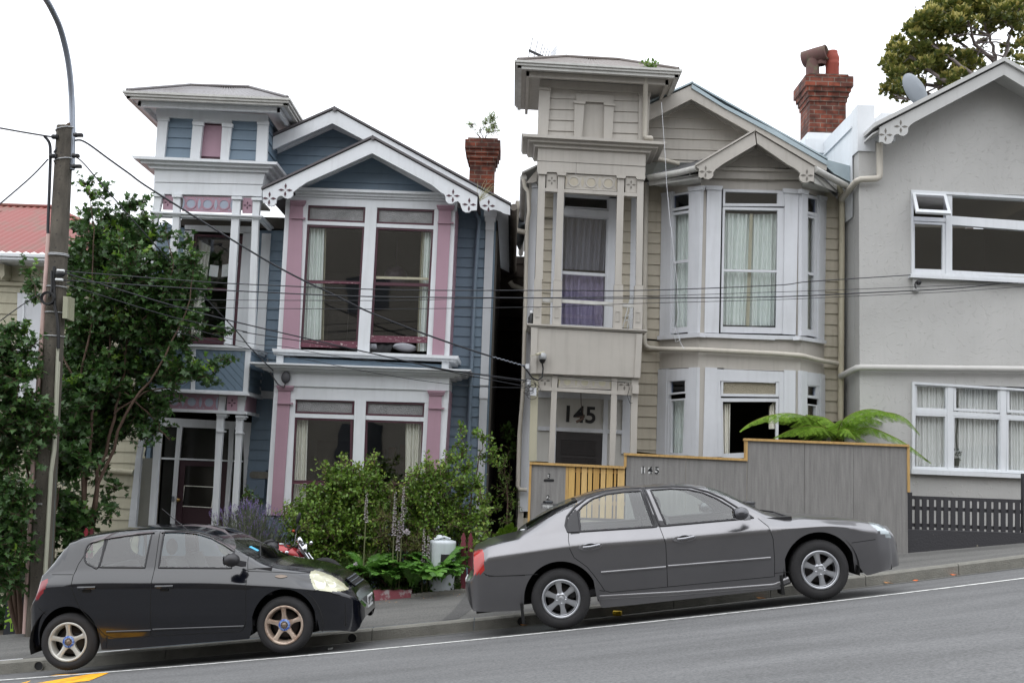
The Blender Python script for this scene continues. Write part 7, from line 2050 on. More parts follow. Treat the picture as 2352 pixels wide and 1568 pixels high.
cable('second sloping wire just below the long one to number 145',[('e',455,410),('e',1200,640),('e',1700,740),('f',0,405),('f',750,525),('f',1430,680),('f',1905,772)],14.3,16.95,.007)
cable('slack thin wire over the cornice of the blue bay',[('e',1250,700),('f',0,475),('f',250,500),('f',600,565),('f',1200,640),('f',1900,742)],15.2,16.95,.005)
cable('lowest slack wire across the white frieze of the blue bay',[('e',1200,740),('f',0,515),('f',400,590),('f',1000,705),('f',1500,770),('f',1922,785)],15.2,16.95,.005)
m_=MB();P=[]
for i in range(60):
    u=i/59;p=(1690+225*u,568+66*u+4*math.sin(u*50));P.append(W(*D('f',*p),16.72+.2*u))
m_.tube(P,.008,5);one(m_,'cable_wrap',M_steel,'pale wire twisted round the thick cable before the balcony corner','cable')
m_=MB();P=[D(*p)for p in(('c',1300,540),('c',1310,700),('c',1325,900),('c',1335,1100),('c',1362,1400),('g',1368,20),('g',1386,200),('g',1411,420),('g',1406,520),('g',1421,610),('g',1404,690),('g',1384,760),('g',1400,815),('g',1430,800),('g',1420,760),('g',1395,720),('g',1420,790),('g',1438,830),('g',1458,862))]
m_.tube([W(*p,16.75+.02*math.sin(i*2))for i,p in enumerate(P)],.0045,6);one(m_,'hanging_cable',M_frost,'loose white cable dangling down in front of the beige bay window','cable')
m_=MB();YA=19.2;a,b=W(*D('c',375,178),YA),W(*D('c',520,245),YA);m_.bar(a,b,.04,.04);nrm=Vector((0,0,1))
for i in range(6):
    u=[.03,.27,.5,.62,.74,.86][i];p=a.lerp(b,u);L_=[.26,.23,.2,.18,.16,.16][i]
    m_.tube([p+Vector((.06,-.05,L_)),p-Vector((.03,-.05,L_*.8))],.007,5);m_.tube([p+Vector((-.02,.15,.1)),p+Vector((.02,-.15,-.08))],.005,4)
one(m_,'roof_antenna',M_black,'television antenna pointing left above the roof of number 145','antenna')
m_=MB();q=[W(*D('c',x,y),YA+.1)for x,y in((530,190),(573,138),(568,200),(528,245))]
for i in range(7):
    m_.bar(q[0].lerp(q[1],i/6),q[3].lerp(q[2],i/6),.006,.006);m_.bar(q[0].lerp(q[3],i/6),q[1].lerp(q[2],i/6),.006,.006)
m_.tube([q[3],q[3]+Vector((.05,0,-.5))],.015)
one(m_,'grid_antenna',mat('pale_mesh',rgb(170,174,180),.5),'small pale mesh grid antenna beside the black television antenna','antenna')
m_=MB();YR=TW+.35
for x0,y0,x1,y1 in((1087,490,1030,715),(1095,495,1062,718),(1100,500,1105,720),(1082,492,1090,720),(1045,640,1102,610),(1040,670,1104,650)):m_.tube([W(*D('g',x0,y0),YR),W(*D('g',x1,y1),YR)],.008,5)
one(m_,'clothes_airer',M_whiteplastic,'folded white clothes airer standing on the balcony of number 145','clothes airer')
m_=MB();c_=W(*D('g',392,712),TW+.1);m_.lathe([(0,0),(.05,0),(.055,.02),(.055,.16),(.03,.2),(.025,.23)],c_,'Z',14);m_.lathe([(.028,.23),(.03,.27),(0,.27)],c_,'Z',14,mi=1)
one(m_,'bottle',[M_black,M_whiteplastic],'dark bottle with white cap at the left end of the balcony parapet','bottle')
for k,(t,x,y,rx)in enumerate((('j',885,1245,46),('k',325,1352,34),('i',268,1440,34))):
    p=kerb_pt(*D(t,x,y));yk=Yk(p.x);q=W(*D(t,x,y),yk-.03);r=.05;q.z=interp(TKT,q.x)-.075;y0_=yk-.06
    m_=MB();y0_=yk-.02;m_.lathe([(r*1.15,.03),(r*1.13,-.006),(r,-.004),(r*.95,.1)],(q.x,y0_,q.z),'Y',24)
    m_.lathe([(r*.97,.004),(0,.006)],(q.x,y0_,q.z),'Y',24,mi=1)
    one(m_,'drain_outlet',[M_kerb,M_black],['round drain outlet in the kerb ahead of the black hatchback','round drain outlet in the kerb behind the mud flap of the grey sedan','round drain outlet in the kerb behind the rear wheel of the black hatchback'][k],'drain outlet','drain outlets in the kerb')
m_=MB();c_=kerb_pt(*D('k',985,1315));y_=Yk(c_.x)-.12;z_=zg(c_.x,y_)+.034;m_.lathe([(0,-.055),(.03,-.05),(.034,-.045),(.034,.045),(.03,.052),(0,.05)],(c_.x,y_,z_),'X',18,M=Matrix.Rotation(R(-20),3,'Z'))
one(m_,'drink_can',mat('yellow_can',rgb(206,172,20),.3,metal=.4,noise=.2,nscale=30),'yellow drink can lying in the gutter under the grey sedan','can')
rnd=random.Random(11);M_leafdry=mat('dry_orange_leaf',rgb(196,140,84),.8);M_leafor=mat('orange_leaf',rgb(220,110,50),.7)
def ground_leaf(x,y,s,m,label):
    z=zg(x,y)+.012;m_=MB();a=rnd.uniform(0,6.28);d=Vector((math.cos(a),math.sin(a),0));n_=Vector((-d.y,d.x,0));c_=Vector((x,y,z))
    P=[c_-d*s,c_-d*s*.3+n_*s*.4+Vector((0,0,.01)),c_+d*s*.5+n_*s*.3,c_+d*s+Vector((0,0,.015)),c_+d*s*.4-n_*s*.35,c_-d*s*.3-n_*s*.4]
    m_.prism(P,(0,0,.002));one(m_,'fallen_leaf',m,label,'leaf','fallen leaves by the kerb')
def road_px(t,x,y):
    return road_hit(*D(t,x,y))
for t,x,y,s,m,lb in(('l',988,1278,.06,M_leafdry,'pale dry leaf in the gutter ahead of the grey sedan'),('l',1480,1226,.06,M_leafor,'bright orange leaf in the gutter at the right'),('l',1335,1264,.035,M_leafor,'tiny orange leaf left of the bright one'),
                          ('l',190,1380,.06,M_leafdry,'brown leaf in the gutter under the front of the grey sedan'),('k',1925,1205,.05,M_leafdry,'brown leaf in the gutter below the front door of the grey sedan'),('k',335,1385,.05,M_leafdry,'dry leaf below the kerb outlet at the rear of the grey sedan'),
                          ('j',735,1338,.05,MATS['tile_grey'],'pale scrap of paper on the road below the black hatchback nose')):
    p=road_px(t,x,y);ground_leaf(p.x,min(p.y,Yk(p.x)-.05),s,m,lb)
wp=MB()
for k in range(46):
    px_,py_=D('j',rnd.choice([rnd.uniform(990,1300),rnd.uniform(1380,1660)]),985+rnd.uniform(-4,26));p=back_pt(px_,py_)
    x,y=p.x,Yb(p.x)-rnd.uniform(.02,.35);z=walk_z(x,y)+.008;s=rnd.uniform(.008,.03);a=rnd.uniform(0,6);wp.add([(x,y,z),(x+s*math.cos(a),y+s*math.sin(a),z+.006),(x+s*math.cos(a+1),y+s*math.sin(a+1),z+.003)],[(0,1,2)])
o=one(wp,'leaf_litter',M_leafdry,'scattered dry leaf crumbs on the pavement along the garden edge','leaf litter');o['kind']='stuff'
m_=MB();M_redk=mat('flaking_red_concrete',rgb(122,62,70),.85,color2=rgb(150,140,140),nscale=7,thresh=(.36,.44),bump=.4,bscale=40)
P=[D('j',x,940)for x in range(900,1300,40)]
N_=[]
for i in range(14):
    px_=960+i*26;p=back_pt(*D('j',px_,985));N_.append((p.x,Yb(p.x)+.0))
for i in range(len(N_)-1):
    (xa,ya),(xb,yb_)=N_[i],N_[i+1];za,zb2=zg(xa,ya),zg(xb,yb_);h=.15-.004*i+.008*math.sin(i*2.1);h2=.15-.004*(i+1)+.008*math.sin((i+1)*2.1)
    m_.add([(xa,ya,za-.05),(xb,yb_,zb2-.05),(xb,yb_+.01,zb2+h2*.8),(xa,ya+.01,za+h*.8),(xb,yb_+.05,zb2+h2),(xa,ya+.05,za+h),(xb,yb_+.14,zb2+h2),(xa,ya+.14,za+h),(xb,yb_+.16,zb2-.05),(xa,ya+.16,za-.05)],[(0,1,2,3),(3,2,4,5),(5,4,6,7),(7,6,8,9)],0,True)
(xa,ya),(xb,yb_)=N_[-1],None or(0,0)
one(m_,'garden_kerb',M_redk,'flaking red painted concrete edging along the shrub bed','garden edging')
m_=MB();
for i in range(10):
    px_=1296+i*38;p=back_pt(*D('j',px_,975));q=back_pt(*D('j',px_+38,973));m_.box(p.x,q.x,Yb(p.x),Yb(p.x)+.1,zg(p.x,15.3)-.1,zg(p.x,15.3)+.05)
one(m_,'concrete_edging',M_kerb,'thin pale concrete strip between the shrub bed and the pavement','garden edging')
for k,(x0,x1,y0,y1,lb)in enumerate(((1643,1680,520,912,'taller left one of two red pointed pickets behind the boot of the grey sedan'),(1693,1729,522,900,'right one of two red pointed pickets, half hidden by the boot of the grey sedan'))):
    m_=MB();m_.poly('j',(x0+16,y0,x0+24,y0+2,x1-1,y0+38,x1-6,y0+62,x1,y0+72,x1,y1,x0,y1,x0,y0+72,x0+6,y0+60,x0+1,y0+36),15.42,.03)
    one(m_,'red_picket',mat('dull_red_paint',rgb(116,50,60),.7,noise=.3,nscale=6,nstretch=(3,3,.6)),lb,'picket','red pointed pickets')
for k,(x0,x1,lb)in enumerate(((631,662,'bright red picket tip, left one above the rear of the black hatchback'),(674,700,'darker red picket tip, right one above the rear of the black hatchback'))):
    m_=MB();m_.poly('m',(x0+13,398,x0+19,398,x1,430,x1-5,450,x1-4,620,x0+4,620,x0+5,450,x0,430),15.3,.03)
    one(m_,'red_picket',mat('coral_red_paint',rgb(186,70,84),.6,noise=.2)if k==0 else MATS['dull_red_paint'],lb,'picket','red pointed pickets')
m_=MB();c_=W(*D('j',1515,700),15.38);r=(W(*D('j',1605,700),15.38).x-W(*D('j',1425,700),15.38).x)/2;zt=W(*D('j',1515,590),15.38).z;z0=zg(c_.x,15.38)
m_.lathe([(r*.95,0),(r,.03),(r,zt-z0-.02),(r*1.02,zt-z0),(r*.98,zt-z0+.03),(r*.4,zt-z0+.05),(0,zt-z0+.05)],(c_.x,c_.y,z0),'Z',32);
m_.ball((c_.x-.05,c_.y-.05,zt+.08),.05,.05,.035);m_.tube([(c_.x-.12,c_.y-.1,zt+.05),(c_.x+.02,c_.y-.1,zt+.09),(c_.x+.1,c_.y-.05,zt+.06)],.018,7)
a=W(*D('j',1505,670),15.38-r*1.0);b=W(*D('j',1567,742),15.38-r)
m_.box(a.x,b.x,c_.y-r*1.01,c_.y-r*.85,b.z,a.z,1)
one(m_,'white_drum',[mat('dirty_white_metal',rgb(200,206,210),.45,noise=.15,nscale=5,streak=.2),M_black],'white metal drum with a square hole among the acanthus leaves','drum')
GYB=14.75
bd=MB();bd.poly('i',(50,962,168,968,150,1232,20,1240),GYB,.03)
o=one(bd,'utility_cabinet_board',mat('blue_black_board',rgb(34,37,46),.6,noise=.2),'dark board with lime green graffiti leaning beside the pole foot','board')
ORG[o]=o.location.copy()
gr=MB();f=lambda x,y:(x*.1455/1.0*1.0,y)
Z4=lambda x,y:(x*120/990*.57422,(2370+y*190/1568)*.57422)
def stroke(P,w0,w1):
    P=[W(*Z4(*p),GYB-.003)for p in P]
    for i in range(len(P)-1):
        gr.tube([Vector((P[i].x,GYB-.001,P[i].z)),Vector((P[i+1].x,GYB-.001,P[i+1].z))],[w0+(w1-w0)*i/len(P),w0+(w1-w0)*(i+1)/len(P)],10)
for P,a,b in((((425,260),(350,400),(230,500)),.016,.014),(((350,400),(330,600),(240,597)),.016,.01),(((470,520),(390,570),(370,640),(240,780)),.018,.018),(((370,730),(590,728)),.012,.012),(((420,730),(400,860),(150,950)),.026,.014),
                (((400,860),(400,990)),.022,.02),(((290,870),(370,1000)),.014,.012),(((390,1180),(388,1270)),.026,.024),(((420,1000),(415,1200)),.005,.005),(((350,1000),(350,1200)),.005,.005),(((190,1060),(165,1110),(150,1180)),.012,.004),(((285,318),(286,322)),.012,.012)):
    stroke(P,a*.85,b*.85)
for v in gr.v:v.y=GYB-.002+(v.y-GYB+.001)*.08
gr.build('graffiti',mat('lime_spray_paint',rgb(140,182,50),.6),o)
gr=MB();c_=W(*Z4(492,312),GYB-.004);gr.lathe([(.028,0),(.02,-.004),(.0,-.004)],c_,'Y',20);gr.build('round_disc',MATS['tile_grey'],o)
# ================================================================== MOTORCYCLE (behind the black car)
def N(x,y,Y):return W(*D('n',x,y),Y)
MY=14.95
p0=N(520,900,MY);mc=thing('motorcycle','red and white motorcycle parked behind the bonnet of the black hatchback','motorcycle',(p0.x,MY,zg(p0.x,MY)))
M_chr=mat('chrome',rgb(200,202,206),.12,metal=1);M_red=carpaint_mat('red_tank_paint',rgb(150,16,24),.3)
gz=zg(p0.x,MY)
m_=MB();c_=N(420,830,MY);m_.ball(c_,.30,.13,.135,M=Matrix.Rotation(R(9),3,'Y'),seg=22,rings=14);tank=m_.build('fuel_tank',M_red,mc)
m_=MB()
for P in(((262,786),(330,780),(400,795),(430,850),(470,870),(430,860),(380,820),(330,800)),):m_.prism([N(x,y,MY-.135)for x,y in P],(0,.02,0))
m_.build('tank_stripe',M_whiteplastic,tank)
m_=MB();m_.prism([N(x,y,MY-.138)for x,y in((262,780),(330,778),(385,800),(330,796))],(0,.02,0));m_.build('tank_stripe',mat('orange_stripe',rgb(230,110,50),.4),tank)
m_=MB();m_.lathe([(0,-.012),(.022,-.01),(.028,0)],N(460,812,MY-.125),'Y',16);m_.build('tank_badge',M_chr,tank)
m_=MB();a=N(612,705,MY-.09);b=N(770,940,MY-.09);d=(b-a);fw_c=a+d*2.0;r_w=.30
for yy in(-.09,.09):
    A=Vector((a.x,MY+yy,a.z));B=Vector((a.x,MY+yy,a.z))+Vector((d.x,0,d.z))*1.9;m_.tube([A,A.lerp(B,.45)],.021,10);m_.tube([A.lerp(B,.42),B],.028,10)
m_.build('fork',M_chr,mc);axle=a+Vector((d.x,0,d.z))*1.9;axle.z=max(axle.z,zg(axle.x,MY)+.29);axle.y=MY
for cx,cz in((axle.x,axle.z),(axle.x-1.28,zg(axle.x-1.28,MY)+.29)):
    m_=MB();m_.tube([Vector((cx+.25*math.cos(R(t)),MY,cz+.25*math.sin(R(t))))for t in range(0,361,12)],.045,10);w_=m_.build('wheel',M_tyre,mc)
    m_=MB();m_.tube([Vector((cx+.21*math.cos(R(t)),MY,cz+.21*math.sin(R(t))))for t in range(0,361,12)],.012,6)
    for t in range(0,360,20):m_.tube([Vector((cx,MY+(.03 if t%40 else-.03),cz)),Vector((cx+.21*math.cos(R(t)),MY,cz+.21*math.sin(R(t))))],.0025,4)
    m_.tube([(cx,MY-.06,cz),(cx,MY+.06,cz)],.04,10);m_.build('spokes',M_chr,w_)
m_=MB();c_=N(715,775,MY-.02);m_.lathe([(0,-.13),(.05,-.12),(.085,-.05),(.095,0),(.09,.01),(0,.03)],c_,'X',22);m_.build('headlamp',M_chr,mc)
m_=MB();m_.lathe([(0,-.05),(.05,-.045),(.062,.0),(.055,.03),(0,.035)],N(635,660,MY-.05),'X',18,M=Matrix.Rotation(R(-35),3,'Y'));m_.build('speedometer',M_chr,mc)
m_=MB();P=[N(365,705,MY-.33),N(420,702,MY-.30),N(450,735,MY-.22),N(490,755,MY-.1),N(560,715,MY),N(575,600,MY+.15),N(590,530,MY+.28),N(615,485,MY+.36)];m_.tube(P,.014,8);m_.build('handlebar',M_chr,mc)
m_=MB();m_.tube([N(250,770,MY-.36),N(330,722,MY-.34)],.020,8);m_.tube([N(565,560,MY+.2),N(620,482,MY+.37)],.022,8);m_.tube([N(270,765,MY-.4),N(350,730,MY-.35)],.006,5);m_.tube([N(640,545,MY+.3),N(700,535,MY+.3)],.006,5);m_.build('handlebar_grip',M_black,mc)
m_=MB();m_.ball(N(228,682,MY-.36),.085,.02,.035,M=Matrix.Rotation(R(-18),3,'Y'));m_.tube([N(290,670,MY-.35),N(350,672,MY-.34),N(350,705,MY-.33)],.006,5);m_.build('mirror',M_black,mc)
m_=MB();m_.ball(N(608,380,MY+.3),.03,.02,.085,M=Matrix.Rotation(R(14),3,'Y'));m_.tube([N(598,430,MY+.3),N(590,520,MY+.28)],.006,5);m_.build('mirror',M_black,mc)
for x,y,dy in((765,700,-.12),(545,540,.2),(320,750,-.36)):
    m_=MB();m_.ball(N(x,y,MY+dy),.022,.02,.02);m_.build('indicator',mat('orange_indicator',rgb(150,56,30),.3),mc)
m_=MB();m_.ball(N(768,688,MY-.125),.028,.03,.028);m_.build('indicator_cap',M_chr,mc)
m_=MB();x0=axle.x-1.05;m_.ball((x0+.35,MY,gz+.38),.24,.14,.18,seg=10,rings=6);m_.box(x0+.25,x0+.45,MY-.14,MY+.14,gz+.3,gz+.55);m_.build('engine',mat('engine_metal',rgb(90,90,92),.4,metal=.8),mc)
m_=MB();m_.ball((x0+.05,MY,gz+.74),.36,.12,.06);m_.build('saddle',M_black,mc)
m_=MB();m_.tube([(a.x,MY,a.z),(x0+.5,MY,gz+.7),(x0-.1,MY,gz+.68),(x0-.2,MY,gz+.3)],.02,8);m_.tube([(a.x+.03,MY,a.z-.1),(x0+.55,MY,gz+.25),(x0-.2,MY,gz+.3)],.02,8);m_.tube([N(560,780,MY),N(600,880,MY)],.03,6)
m_.tube([N(540,760,MY-.05),N(620,830,MY-.08),N(640,930,MY-.05)],.008,5);m_.build('frame',M_black,mc)
m_=MB();m_.tube([(x0+.3,MY-.16,gz+.25),(x0-.3,MY-.16,gz+.3),(x0-.45,MY-.16,gz+.33)],.035,10);m_.build('exhaust_pipe',M_chr,mc)
m_=MB();m_.tube([(x0+.25,MY-.1,gz+.25),(x0+.2,MY-.22,gz+.01)],.012,6);m_.build('side_stand',M_black,mc)
# ================================================================== across the street (seen only in reflections)
ob=thing('street_block','three storey cream rendered block on the near side of the street, mirrored in the windows','building',(2,-9,zg(2,-5)))
m_=MB();m_.box(-18,22,-20,-9,-4,14.5);m_.build('wall',mat('brown_grey_render',rgb(138,132,122),.9,noise=.2,nscale=.4),ob)
for fz in(2.2,5.2,8.2):
    for k in range(9):
        x=-15.5+k*4.2
        m_=MB();m_.box(x,x+1.8,-9.0+.0,-8.94,fz,fz+1.4);m_.build('window',mat('dark_window',rgb(40,44,50),.1),ob)
# ================================================================== VEGETATION
def rvec(r):
    while True:
        v=Vector((r.uniform(-1,1),r.uniform(-1,1),r.uniform(-1,1)))
        if .01<v.length<1:return v
MAPLE=[(0,-.1),(.22,.02),(.55,-.08),(.36,.2),(.72,.45),(.3,.48),(.24,.62),(0,1.05),(-.24,.62),(-.3,.48),(-.72,.45),(-.36,.2),(-.55,-.08),(-.22,.02)]
OVAL=[(0,0),(.28,.3),(.3,.6),(0,1),(-.3,.6),(-.28,.3)]
LANCE=[(0,0),(.13,.35),(.1,.7),(0,1),(-.1,.7),(-.13,.35)]
def leaf(mb,p,d,n,s,shape=OVAL,fold=.15,mi=0):
    d=d.normalized();q=d.cross(n)
    if q.length<1e-3:q=d.cross(Vector((1,0,0)))
    q.normalize();n=q.cross(d)
    mb.add([p+d*(v*s)+q*(u*s)+n*(abs(u)*s*fold-v*v*s*.12)for u,v in shape],[list(range(len(shape)))],mi)
def sprig(mb,r,p,d,L,nl,s,shape,wood=None,droop=.3,mi=0,tw=.006,updir=.6):
    """a twig with alternating leaves"""
    d=d.normalized();P=[p];cur=p;dd=d.copy();n=4
    for i in range(n):
        dd=(dd+Vector((r.uniform(-.2,.2),r.uniform(-.2,.2),r.uniform(-.15,.2)-droop*.15))).normalized();cur=cur+dd*(L/n);P.append(cur)
    if wood is not None:wood.tube(P,[tw,tw*.8,tw*.6,tw*.5,tw*.3],4,cap=False)
    for k in range(nl):
        u=(k+.6)/nl*n;i=min(int(u),n-1);q=P[i].lerp(P[i+1],u-i)
        ax=(P[i+1]-P[i]).normalized();out=rvec(r);out=(out-ax*out.dot(ax)).normalized()
        ld=(ax*.5+out+Vector((0,0,.1))).normalized();nn=(Vector((0,0,1))*updir+rvec(r)*.7).normalized()
        leaf(mb,q+out*.01,ld,nn,s*r.uniform(.6,1.15),shape,.12,mi)
def blobs(mb,wood,r,B,Yc,dep,dens,s,shape,L=.35,nl=8,tip=None,tips=0.0,droop=.3,updir=.6,inner=.35):
    """B: picture discs (x, y, radius px); fills each with sprigs"""
    cs=[]
    for b in B:
        x,y,rp=b[:3];Y=b[3]if len(b)>3 else Yc+r.uniform(-dep,dep)*.5
        sc=Y/FPX;c_=W(x,y,Y);R_=rp*sc;cs.append((c_,R_))
        n=max(5,int(dens*7*R_*R_*(1+.5*R_)))
        for k in range(n):
            v=rvec(r);v.normalize();rad=R_*(inner+(1-inner)*r.random()**.6)
            p=c_+Vector((v.x*rad,v.y*min(rad,dep),v.z*rad))-v*L*.55
            d=(v+Vector((0,0,.5))+rvec(r)*.5)
            is_tip=tip is not None and v.z>.45 and r.random()<tips
            sprig(mb,r,p,d,L*r.uniform(.7,1.2),nl,s,shape,wood,droop,1 if is_tip else 0,updir=updir)
    return cs
def limb(mb,P,r0,r1,r,wob=.04,seg=8):
    Q=[];n=len(P)-1
    for i in range(n):
        for k in range(4):
            u=k/4;p=P[i].lerp(P[i+1],u)
            Q.append(p+Vector((r.uniform(-wob,wob),r.uniform(-wob,wob),0))*(0 if i==0 and k==0 else 1))
    Q.append(P[-1]);m=len(Q)-1
    mb.tube(Q,[r0+(r1-r0)*(i/m)**.8 for i in range(m+1)],seg,cap=False);return Q
M_bark=mat('grey_brown_bark',rgb(98,78,66),.9,noise=.4,nscale=8,nstretch=(1,1,.3),bump=.4,bscale=30)
L_maple=leaf_mat('maple_leaves',(.028,.068,.018,1),(.06,.135,.03,1),(.11,.21,.04,1),.42,.25)
L_mtip=leaf_mat('maple_tips',(.12,.26,.03,1),(.22,.36,.04,1),None,.45,.35)
rA=random.Random(21)
def fill(P,n,r0,r1,seed,Y0=None,Y1=None):
    q=random.Random(seed);xs=[p[0]for p in P];ys=[p[1]for p in P];out=[]
    while len(out)<n:
        x,y=q.uniform(min(xs),max(xs)),q.uniform(min(ys),max(ys))
        if inpoly(P,x,y):out.append((x,y,q.uniform(r0,r1))+((q.uniform(Y0,Y1),)if Y0 else()))
    return out
base=W(205,1215,15.6);mt=thing('maple_tree','tall multi-stemmed maple with dark lobed leaves between pole and blue villa','tree',(base.x,15.6,zg(base.x,15.6)))
wd=MB();lf=MB();MYc=15.7
b0=Vector((base.x,15.6,zg(base.x,15.6)-.1))
stems=[((195,1100),(175,1000),(185,880),(215,700),(215,560),(203,430)),((218,1120),(262,960),(285,860),(300,740),(325,600),(330,480)),((230,1110),(285,950),(360,850),(430,720),(445,590)),
         ((200,1090),(215,950),(250,800),(275,640),(270,520)),((262,950),(330,900),(420,880),(500,850)),((185,900),(140,800),(90,690),(70,640)),((285,900),(350,960),(390,1010)),((300,760),(370,690),(400,600),(380,520))]
for k,s_ in enumerate(stems):
    Y=MYc+rA.uniform(-.35,.35);P=[W(x,y,15.6+(Y-15.6)*min(1,(i+1)/3))for i,(x,y)in enumerate(s_)]
    if k<4:P=[b0.copy()]+P
    limb(wd,P,.036 if k<4 else .016,.004,rA,.03)
Bm=[(203,425,16),(212,452,20),(240,450,16),(210,495,28),(248,505,26),(300,478,24),(322,470,18),(330,515,26),(285,525,30),(220,545,42),(180,570,26),(275,570,48),(335,560,34),(230,610,56),(300,630,62),(370,610,40),(430,565,18),(440,600,26),(400,640,42),
      (190,660,46),(170,720,40),(250,690,62),(340,700,62),(410,700,44),(445,660,24),(450,735,24),(200,770,56),(280,770,66),(360,780,60),(420,790,40),(170,830,44),(240,850,62),(320,860,62),(400,860,44),(450,860,34),(490,845,20),(520,835,16),(470,880,22),
      (180,900,48),(250,930,52),(320,940,44),(370,930,34),(360,990,28),(330,1000,24),(180,970,44),(230,990,34),(170,1030,36),(165,1090,34),(160,1150,32),(150,1200,34),(75,660,22),(60,630,18),(80,690,20),(510,770,10),(240,1150,14),(262,1120,14),(250,1180,12),(345,540,16),(380,545,14)]
Bm+=fill([(190,500),(240,440),(330,470),(350,580),(440,610),(450,760),(420,880),(380,960),(200,960),(150,880),(150,740),(165,580)],66,26,46,1,15.5,16.4)
Bm+=fill([(150,860),(300,860),(330,960),(225,1060),(190,1210),(120,1230),(110,1000)],40,24,38,2,15.9,16.6)
blobs(lf,wd,rA,Bm,MYc,.75,56,.078,MAPLE,.30,9,True,.16,inner=.1)
wd.build('trunk',M_bark,mt);lf.build('crown',[L_maple,L_mtip],mt)
base=W(10,1420,14.15);mt2=thing('maple_shrub','dense bushy young maple at the left edge beside the pole','tree',(base.x,14.6,zg(base.x,14.6)))
wd=MB();lf=MB();b0=Vector((base.x,14.7,zg(base.x,14.7)-.1))
for s_ in(((20,1250),(10,1050),(30,850),(40,750)),((40,1250),(60,1100),(70,950)),((-20,1200),(-40,1000),(-20,800))):
    limb(wd,[b0]+[W(x,y,14.5)for x,y in s_],.04,.006,rA)
B2=[(20,770,30),(55,765,22),(75,790,18),(10,810,40),(60,820,34),(0,870,46),(50,870,44),(85,850,16),(20,930,50),(70,930,36),(105,945,16),(0,1000,48),(55,990,40),(95,1005,20),(125,985,14),(20,1060,44),(10,1120,40),(70,1050,22),(15,1180,36),(30,1240,34),(5,1300,34),(45,1290,22),(20,1350,22),(70,1270,14),(-30,900,50),(-40,1100,50)]
B2+=fill([(0,760),(80,780),(95,1000),(60,1120),(60,1330),(-30,1400),(-60,800)],26,26,44,3)
blobs(lf,wd,rA,[(x,y,r_,14.05+rA.uniform(-.15,.25))for x,y,r_ in B2],14.1,.4,66,.075,MAPLE,.28,7,True,.12,inner=.15)
B3=[(130,1150,34),(140,1230,30),(110,1300,34),(100,1380,30),(130,1080,30),(150,1010,30),(60,1180,34),(55,1330,30),(60,1400,24),(20,1420,26)]
wd.build('trunk',M_bark,mt2);lf.build('crown',[L_maple,L_mtip],mt2)
base=W(120,1400,15.3);hb=thing('hedge_shrub','dark leafy shrub filling the space behind the utility pole foot','shrub',(base.x,15.3,zg(base.x,15.3)))
wd=MB();lf=MB();limb(wd,[Vector((base.x,15.3,zg(base.x,15.3)-.1)),W(125,1250,15.3),W(135,1120,15.3)],.04,.01,rA)
B3+=fill([(105,880),(190,880),(200,1180),(150,1400),(0,1450),(-20,1150)],52,26,40,4)
blobs(lf,wd,rA,B3,15.3,.5,34,.10,MAPLE,.3,7,inner=.1);wd.build('trunk',M_bark,hb);lf.build('crown',L_maple,hb)
L_shr=leaf_mat('glossy_shrub_leaves',(.075,.15,.02,1),(.175,.30,.04,1),(.34,.42,.07,1),.42,.25)
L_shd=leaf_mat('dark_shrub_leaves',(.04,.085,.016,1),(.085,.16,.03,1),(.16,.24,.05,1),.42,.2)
rB=random.Random(5)
def shrub(name,label,Bs,Y,dep,m,dens,s,shape=OVAL,stems=(),base_px=None,L=.22,nl=11,wood=M_bark,cat='shrub',group=None,updir=.5,inner=.25):
    bp=W(*base_px,Y);g0=Vector((bp.x,Y,zg(bp.x,Y)));t=thing(name,label,cat,tuple(g0),group)
    wd=MB();lf=MB()
    for st in stems:limb(wd,[g0-Vector((0,0,.05))]+[W(x,y,Y)for x,y in st],.022,.004,rB,.02,6)
    blobs(lf,wd,rB,Bs,Y,dep,dens,s,shape,L,nl,inner=inner,updir=updir)
    wd.build('stems',wood,t);lf.build('foliage',m,t);return t
shrub('garden_shrub','broad glossy green shrub rising to a point before the lower bay window',[(850,1068,13),(838,1090,24),(800,1100,24),(770,1085,20),(765,1120,30),(820,1125,36),(870,1110,22),(720,1140,26),(780,1160,40),(840,1170,40),(690,1180,36),(740,1190,42),(800,1210,44),(860,1215,36),(660,1200,24),(680,1225,32),(730,1240,42),(790,1255,44),(850,1270,40),(750,1280,34),(800,1300,34),(700,1265,26),(880,1150,26),(900,1185,26)]+fill([(690,1170),(780,1110),(860,1100),(900,1180),(900,1330),(720,1330),(650,1230)],34,24,40,6),
      15.95,.5,L_shr,95,.062,stems=(((800,1280),(790,1180),(830,1090)),((760,1280),(720,1200),(700,1170)),((820,1290),(860,1200),(880,1130))),base_px=(800,1370))
shrub('garden_shrub','taller twiggy green shrub at the right of the bay, reaching over the fluted pilaster',[(1062,992,10),(1055,1020,14),(1060,1045,18),(1090,1000,12),(1110,1010,16),(1132,1040,16),(1110,1050,16),(1135,1065,12),(1040,1060,22),(1070,1080,26),(960,1090,16),(990,1085,20),(1030,1100,30),(950,1120,26),(1000,1130,36),(1060,1130,34),(1095,1120,26),(1108,1160,22),(930,1150,26),(980,1175,36),(1040,1180,38),(1090,1190,28),(1105,1215,20),(960,1215,32),(1020,1230,34),(1070,1235,28),(1100,1255,16),(1110,1280,8)]+fill([(940,1120),(1020,1090),(1085,1090),(1105,1180),(1095,1270),(940,1320),(900,1230)],34,22,36,7),
      15.9,.5,L_shr,95,.058,stems=(((1020,1280),(1010,1180),(1060,1060),(1062,1000)),((1040,1280),(1080,1150),(1100,1050),(1115,1010)),((1000,1290),(970,1180),(950,1110))),base_px=(1020,1370))
